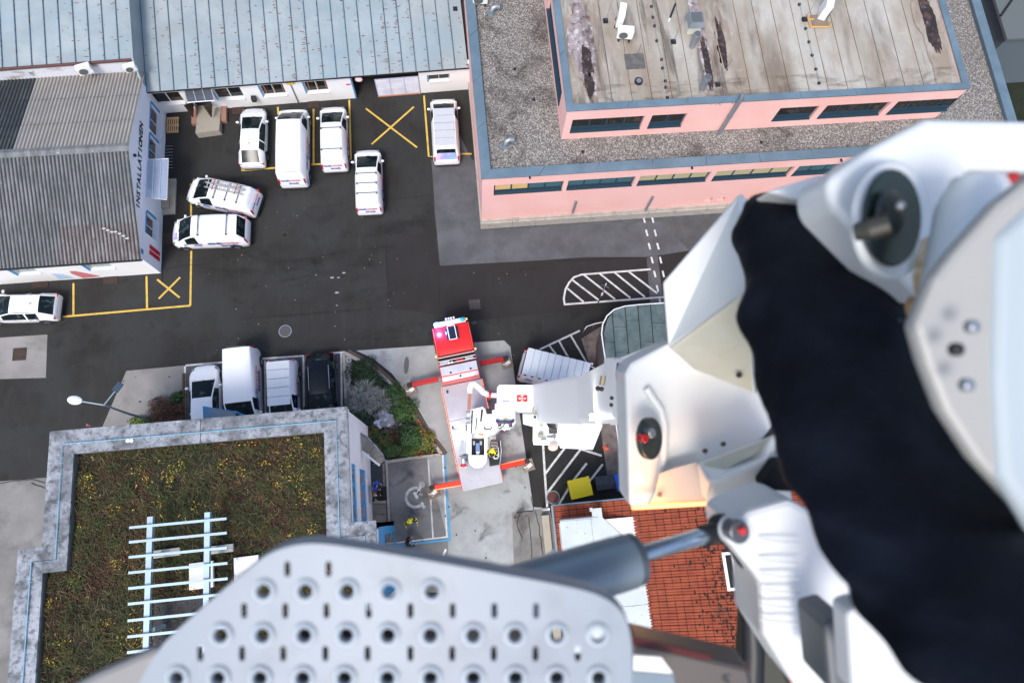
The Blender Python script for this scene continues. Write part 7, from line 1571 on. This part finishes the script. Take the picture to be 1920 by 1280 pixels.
container(1163, 903, .55, 1.0, 1.25, .1, mat('bin_blue', (.02, .12, .55), .4), 'narrow bright blue waste container beside the white pole', 3)
p = P(1136, 840); cn = thing('traffic_cone', 'small orange and white traffic cone on the brown ground', 'traffic cone', (p.x, p.y, 0)); cor_ = mat('cone_orange', (.8, .12, .02), .5)
MB().box((p.x, p.y, .03), (.36, .36, .05), rz=.3).build('cone_base', cor_, cn); MB().tube([(p.x, p.y, .055), (p.x, p.y, .22)], [.14, .1], 14).build('cone_body', cor_, cn); MB().tube([(p.x, p.y, .22), (p.x, p.y, .38)], [.10, .06], 14).build('white_band', acw, cn); MB().tube([(p.x, p.y, .38), (p.x, p.y, .5)], [.06, .03], 14).build('cone_tip', cor_, cn)
p = P(1127, 553); bk = thing('bicycle', 'purple framed bicycle standing on the white hatched area', 'bicycle', (p.x, p.y, 0), R_(62)); bf = mat('bike_purple', (.16, .10, .22), .35)
for x in (-.52, .52):
    b = MB(); n = 20; b.tube([(x + .33 * math.cos(2 * math.pi * i / n), 0, .35 + .33 * math.sin(2 * math.pi * i / n)) for i in range(n + 1)], .025, 6, caps=False); w_ = b.build('wheel', tyre, bk, True)
    for i in range(6): a = i * math.pi / 3; MB().tube([(x, 0, .35), (x + .31 * math.cos(a), 0, .35 + .31 * math.sin(a))], .006, 4).build('spoke', rim, w_, True)
b = MB()
for s in (((-.52, .35), (-.1, .35)), ((-.1, .35), (-.22, .82)), ((-.22, .78), (.36, .85)), ((-.1, .35), (.38, .72)), ((.52, .35), (.36, .9)), ((-.52, .35), (-.2, .75))): b.tube([(s[0][0], 0, s[0][1]), (s[1][0], 0, s[1][1])], .03, 6)
b.build('frame', bf, bk, True); MB().tube([(.30, -.28, .98), (.37, 0, .95), (.30, .28, .98)], .02, 6).build('handlebar', rim, bk, True); MB().ell((-.25, 0, .92), (.14, .08, .04)).build('saddle', mat('saddle_pink', (.5, .4, .5), .6), bk, True)
MB().box((.5, 0, .72), (.3, .06, .03)).build('mudguard', acw, bk, True)
p = P(877, 722); MB().box((p.x, p.y, .01), (.1, .1, .01))
p = P(833, 1036); MB().box((p.x, p.y, .05), (.12, .5, .06), rz=-.5).build('timber_offcut', acw, label='short white slat lying on the pale concrete beside the cage', cat='offcut')
st('tar_spot', MB().flat([(P(762, 685).x + .17 * math.cos(a * .52), P(762, 685).y + .55 * math.sin(a * .52) + .2 * math.cos(a * .52)) for a in range(12)], .052), mat('tar_grey', (.10, .10, .10), .8))
for px, py in ((1475, 590),): pass
ob = MB().flat([(P(865, 608).x + .17 * math.cos(a * .52), P(865, 608).y + .25 * math.sin(a * .52)) for a in range(12)], .052)
p = P(1085, 706, .9)
# ================================================================ PEOPLE (seen from high above)
skin = mat('skin', (.55, .30, .22), .5); skin2 = mat('skin_light', (.62, .38, .30), .5)
def skinmesh(name, joints, edges, m, parent, root=0, sub=1):
    me = bpy.data.meshes.new(name); me.from_pydata([j[0] for j in joints], edges, []); o = bpy.data.objects.new(name, me); link(o, parent, True)
    md = o.modifiers.new('skin', 'SKIN'); me.materials.append(m)
    sv = me.skin_vertices[0].data if me.skin_vertices else None
    if sv is None:
        bm = bmesh.new(); bm.from_mesh(me); ly = bm.verts.layers.skin.verify(); bm.to_mesh(me); bm.free(); sv = me.skin_vertices[0].data
    for i, j in enumerate(joints): sv[i].radius = j[1] if isinstance(j[1], tuple) else (j[1], j[1]); sv[i].use_root = (i == root)
    s = o.modifiers.new('sub', 'SUBSURF'); s.levels = s.render_levels = sub
    me.polygons.foreach_set('use_smooth', [True] * len(me.polygons)); md.use_smooth_shade = True
    return o
def person(label, loc, rz, jacket, trousers, hair, pose='stand', group=None, helmet=None, armsL=None, armsR=None, lean=.0, sk=skin, shoes=trim, face_up=0, stripes=None, base=0):
    r = thing('person', label, 'person', (loc[0], loc[1], base), rz, group)
    hy = lean   # lean forward (+x)
    hip = Vector((0, 0, .92)); chest = Vector((hy * .55, 0, 1.28)); neck = Vector((hy * .85, 0, 1.50)); head = Vector((hy * 1.05, 0, 1.66))
    sho = {s: Vector((hy * .8, s * .20, 1.43)) for s in (1, -1)}; arms = {1: armsL or ((.12, .30, 1.16), (.36, .18, 1.12)), -1: armsR or ((.10, -.30, 1.16), (.34, -.20, 1.14))}
    legs = {s: [Vector((0, s * .10, .88)), Vector((.05 * s + .03, s * .12, .48)), Vector((.08 * s - .03, s * .13, .09)), Vector((.08 * s + .14, s * .15, .05))] for s in (1, -1)}
    J = [(hip, .13), (chest, .15), (neck, .06), (head, .085)]; E = [(0, 1), (1, 2), (2, 3)]
    for s in (1, -1):
        b = len(J); el, ha = Vector(arms[s][0]), Vector(arms[s][1]); J += [(sho[s], .065), (el, .045), (ha, .032)]; E += [(1, b), (b, b + 1), (b + 1, b + 2)]
        pd_ = (ha - el).normalized(); ha2 = ha + pd_ * .09; J.append((ha2, .034)); E.append((b + 2, b + 3))
        b = len(J); J += [(legs[s][0], .095), (legs[s][1], .065), (legs[s][2], .045), (legs[s][3], .04)]; E += [(0, b), (b, b + 1), (b + 1, b + 2), (b + 2, b + 3)]
    skinmesh('body', J, E, sk, r)
    # hands: five fingers per side
    for s in (1, -1):
        el, ha = Vector(arms[s][0]), Vector(arms[s][1]); d = (ha - el).normalized(); side = d.cross(Vector((0, 0, 1))).normalized(); up = side.cross(d).normalized(); h0_ = ha + d * .10; hm_ = MB()
        for k in range(4):
            p0 = h0_ + side * (k - 1.5) * .019; L = (.065, .075, .07, .055)[k]; hm_.tube([p0, p0 + d * L * .5 - up * .008, p0 + d * L * .8 - up * .03], [.009, .0085, .006], 6)
        th = h0_ - d * .06 - side * .035 * s; hm_.tube([th, th - side * s * .025 + d * .03, th - side * s * .02 + d * .06], [.011, .010, .007], 6); hm_.build('fingers', sk, r, True, smooth=60)
    # jacket and trousers
    J = [(hip + Vector((0, 0, -.05)), (.165, .185)), (Vector((hy * .3, 0, 1.1)), (.15, .175)), (chest, (.16, .195)), (Vector((hy * .82, 0, 1.44)), (.09, .12))]; E = [(0, 1), (1, 2), (2, 3)]
    for s in (1, -1): b = len(J); el, ha = Vector(arms[s][0]), Vector(arms[s][1]); J += [(sho[s], .085), (el, .065), (ha - (ha - el) * .06, .05)]; E += [(2, b), (b, b + 1), (b + 1, b + 2)]
    skinmesh('jacket', J, E, jacket, r)
    J = [(Vector((0, 0, .93)), (.15, .17))]; E = []
    for s in (1, -1): b = len(J); J += [(legs[s][0] + Vector((0, 0, -.05)), .11), (legs[s][1], .085), (legs[s][2] + Vector((0, 0, .06)), .07)]; E += [(0, b), (b, b + 1), (b + 1, b + 2)]
    skinmesh('trousers', J, E, trousers, r)
    for s in (1, -1): q = legs[s][2]; MB().ell((q.x + .07, q.y, .055), (.15, .055, .055), 10, 6).build('shoe', shoes, r, True, smooth=60)
    # head details
    hd = head; MB().ell(hd + Vector((.01, 0, .02)), (.10, .078, .12), 14, 10).build('head', sk, r, True, smooth=60)
    f = MB(); f.ell(hd + Vector((.108, 0, .005)), (.018, .014, .022), 6, 5)
    for s in (1, -1): f.ell(hd + Vector((.0, s * .078, .01)), (.02, .012, .03), 6, 5)
    f.build('nose_and_ears', sk, r, True, smooth=60)
    e = MB()
    for s in (1, -1): e.ell(hd + Vector((.092, s * .032, .035)), (.01, .012, .008), 6, 4)
    e.build('eyes', trim, r, True); MB().box(hd + Vector((.098, 0, -.045)), (.012, .045, .01)).build('mouth', mat('lip', (.4, .12, .1), .5), r, True)
    if helmet:
        hh = MB().ell(hd + Vector((-.01, 0, .06)), (.15, .125, .13), 16, 10).build('helmet', helmet, r, True, smooth=60); MB().ell(hd + Vector((.0, 0, .035)), (.175, .145, .02), 16, 5).build('helmet_brim', helmet, hh, True); MB().ell(hd + Vector((-.02, 0, .175)), (.09, .018, .02), 10, 5).build('helmet_crest', trim, hh, True)
    elif hair: MB().ell(hd + Vector((-.018, 0, .045)), (.105, .088, .11), 14, 9).build('hair', hair, r, True, smooth=60)
    if stripes:
        for s in (1, -1):
            el, ha = Vector(arms[s][0]), Vector(arms[s][1]); sh_ = sho[s]
            q = sh_.lerp(el, .75); MB().tube([q, q + (el - sh_).normalized() * .07], .078, 12).build('reflective_band', stripes, r, True, smooth=50); q = el.lerp(ha, .6); MB().tube([q, q + (ha - el).normalized() * .06], .062, 12).build('reflective_band', stripes, r, True, smooth=50)
            MB().ell(sh_ + Vector((-.02, -s * .03, .055)), (.09, .05, .045), 10, 6).build('shoulder_patch', stripes, r, True, smooth=50)
        MB().ell(Vector((hy * .3, 0, 1.08)), (.178, .20, .03), 16, 5).build('reflective_band', stripes, r, True, smooth=50)
    return r
bluej = mat('jacket_blue', (.02, .10, .55), .7); blackj = mat('cloth_black', (.012, .012, .014), .85); jeans = mat('trouser_grey', (.10, .11, .13), .85); fireb = mat('turnout_navy', (.015, .017, .025), .8); yst = mat('reflective_yellow', (.78, .70, .02), .45); hairb = mat('hair_dark', (.03, .02, .015), .7)
p = P(700, 910, 1.2); person('person in bright blue jacket leaning at the white building entrance', xy(p), R_(-15), bluej, mat('trouser_pale', (.55, .55, .55), .8), hairb, lean=.22)
p = P(708, 930, 1.3); person('person dressed in black with bare head beside the brown paving slabs', xy(p), R_(140), blackj, blackj, None, lean=.1, sk=skin2, armsL=((.06, .36, 1.2), (.1, .42, .95)))
p = P(768, 975, 1.3); person('firefighter with yellow helmet standing alone in the disabled parking bay', xy(p), R_(-60), fireb, fireb, None, helmet=yst, stripes=yst, lean=.06, armsL=((.16, .34, 1.2), (.42, .25, 1.2)), armsR=((.0, -.34, 1.15), (.2, -.42, 1.0)))
p = P(763, 1020, 1.3); person('person in black clothes walking at the lower blue painted line', xy(p), R_(20), blackj, blackj, hairb, lean=.16, armsL=((.2, .34, 1.3), (.40, .24, 1.55)), armsR=((.15, -.3, 1.2), (.45, -.22, 1.15)))
p = P(922, 853, 2.6); person('firefighter in dark gear with yellow patches at the boom controls on the truck', xy(p), R_(75), fireb, fireb, None, helmet=yst, stripes=yst, lean=.2, base=1.43)
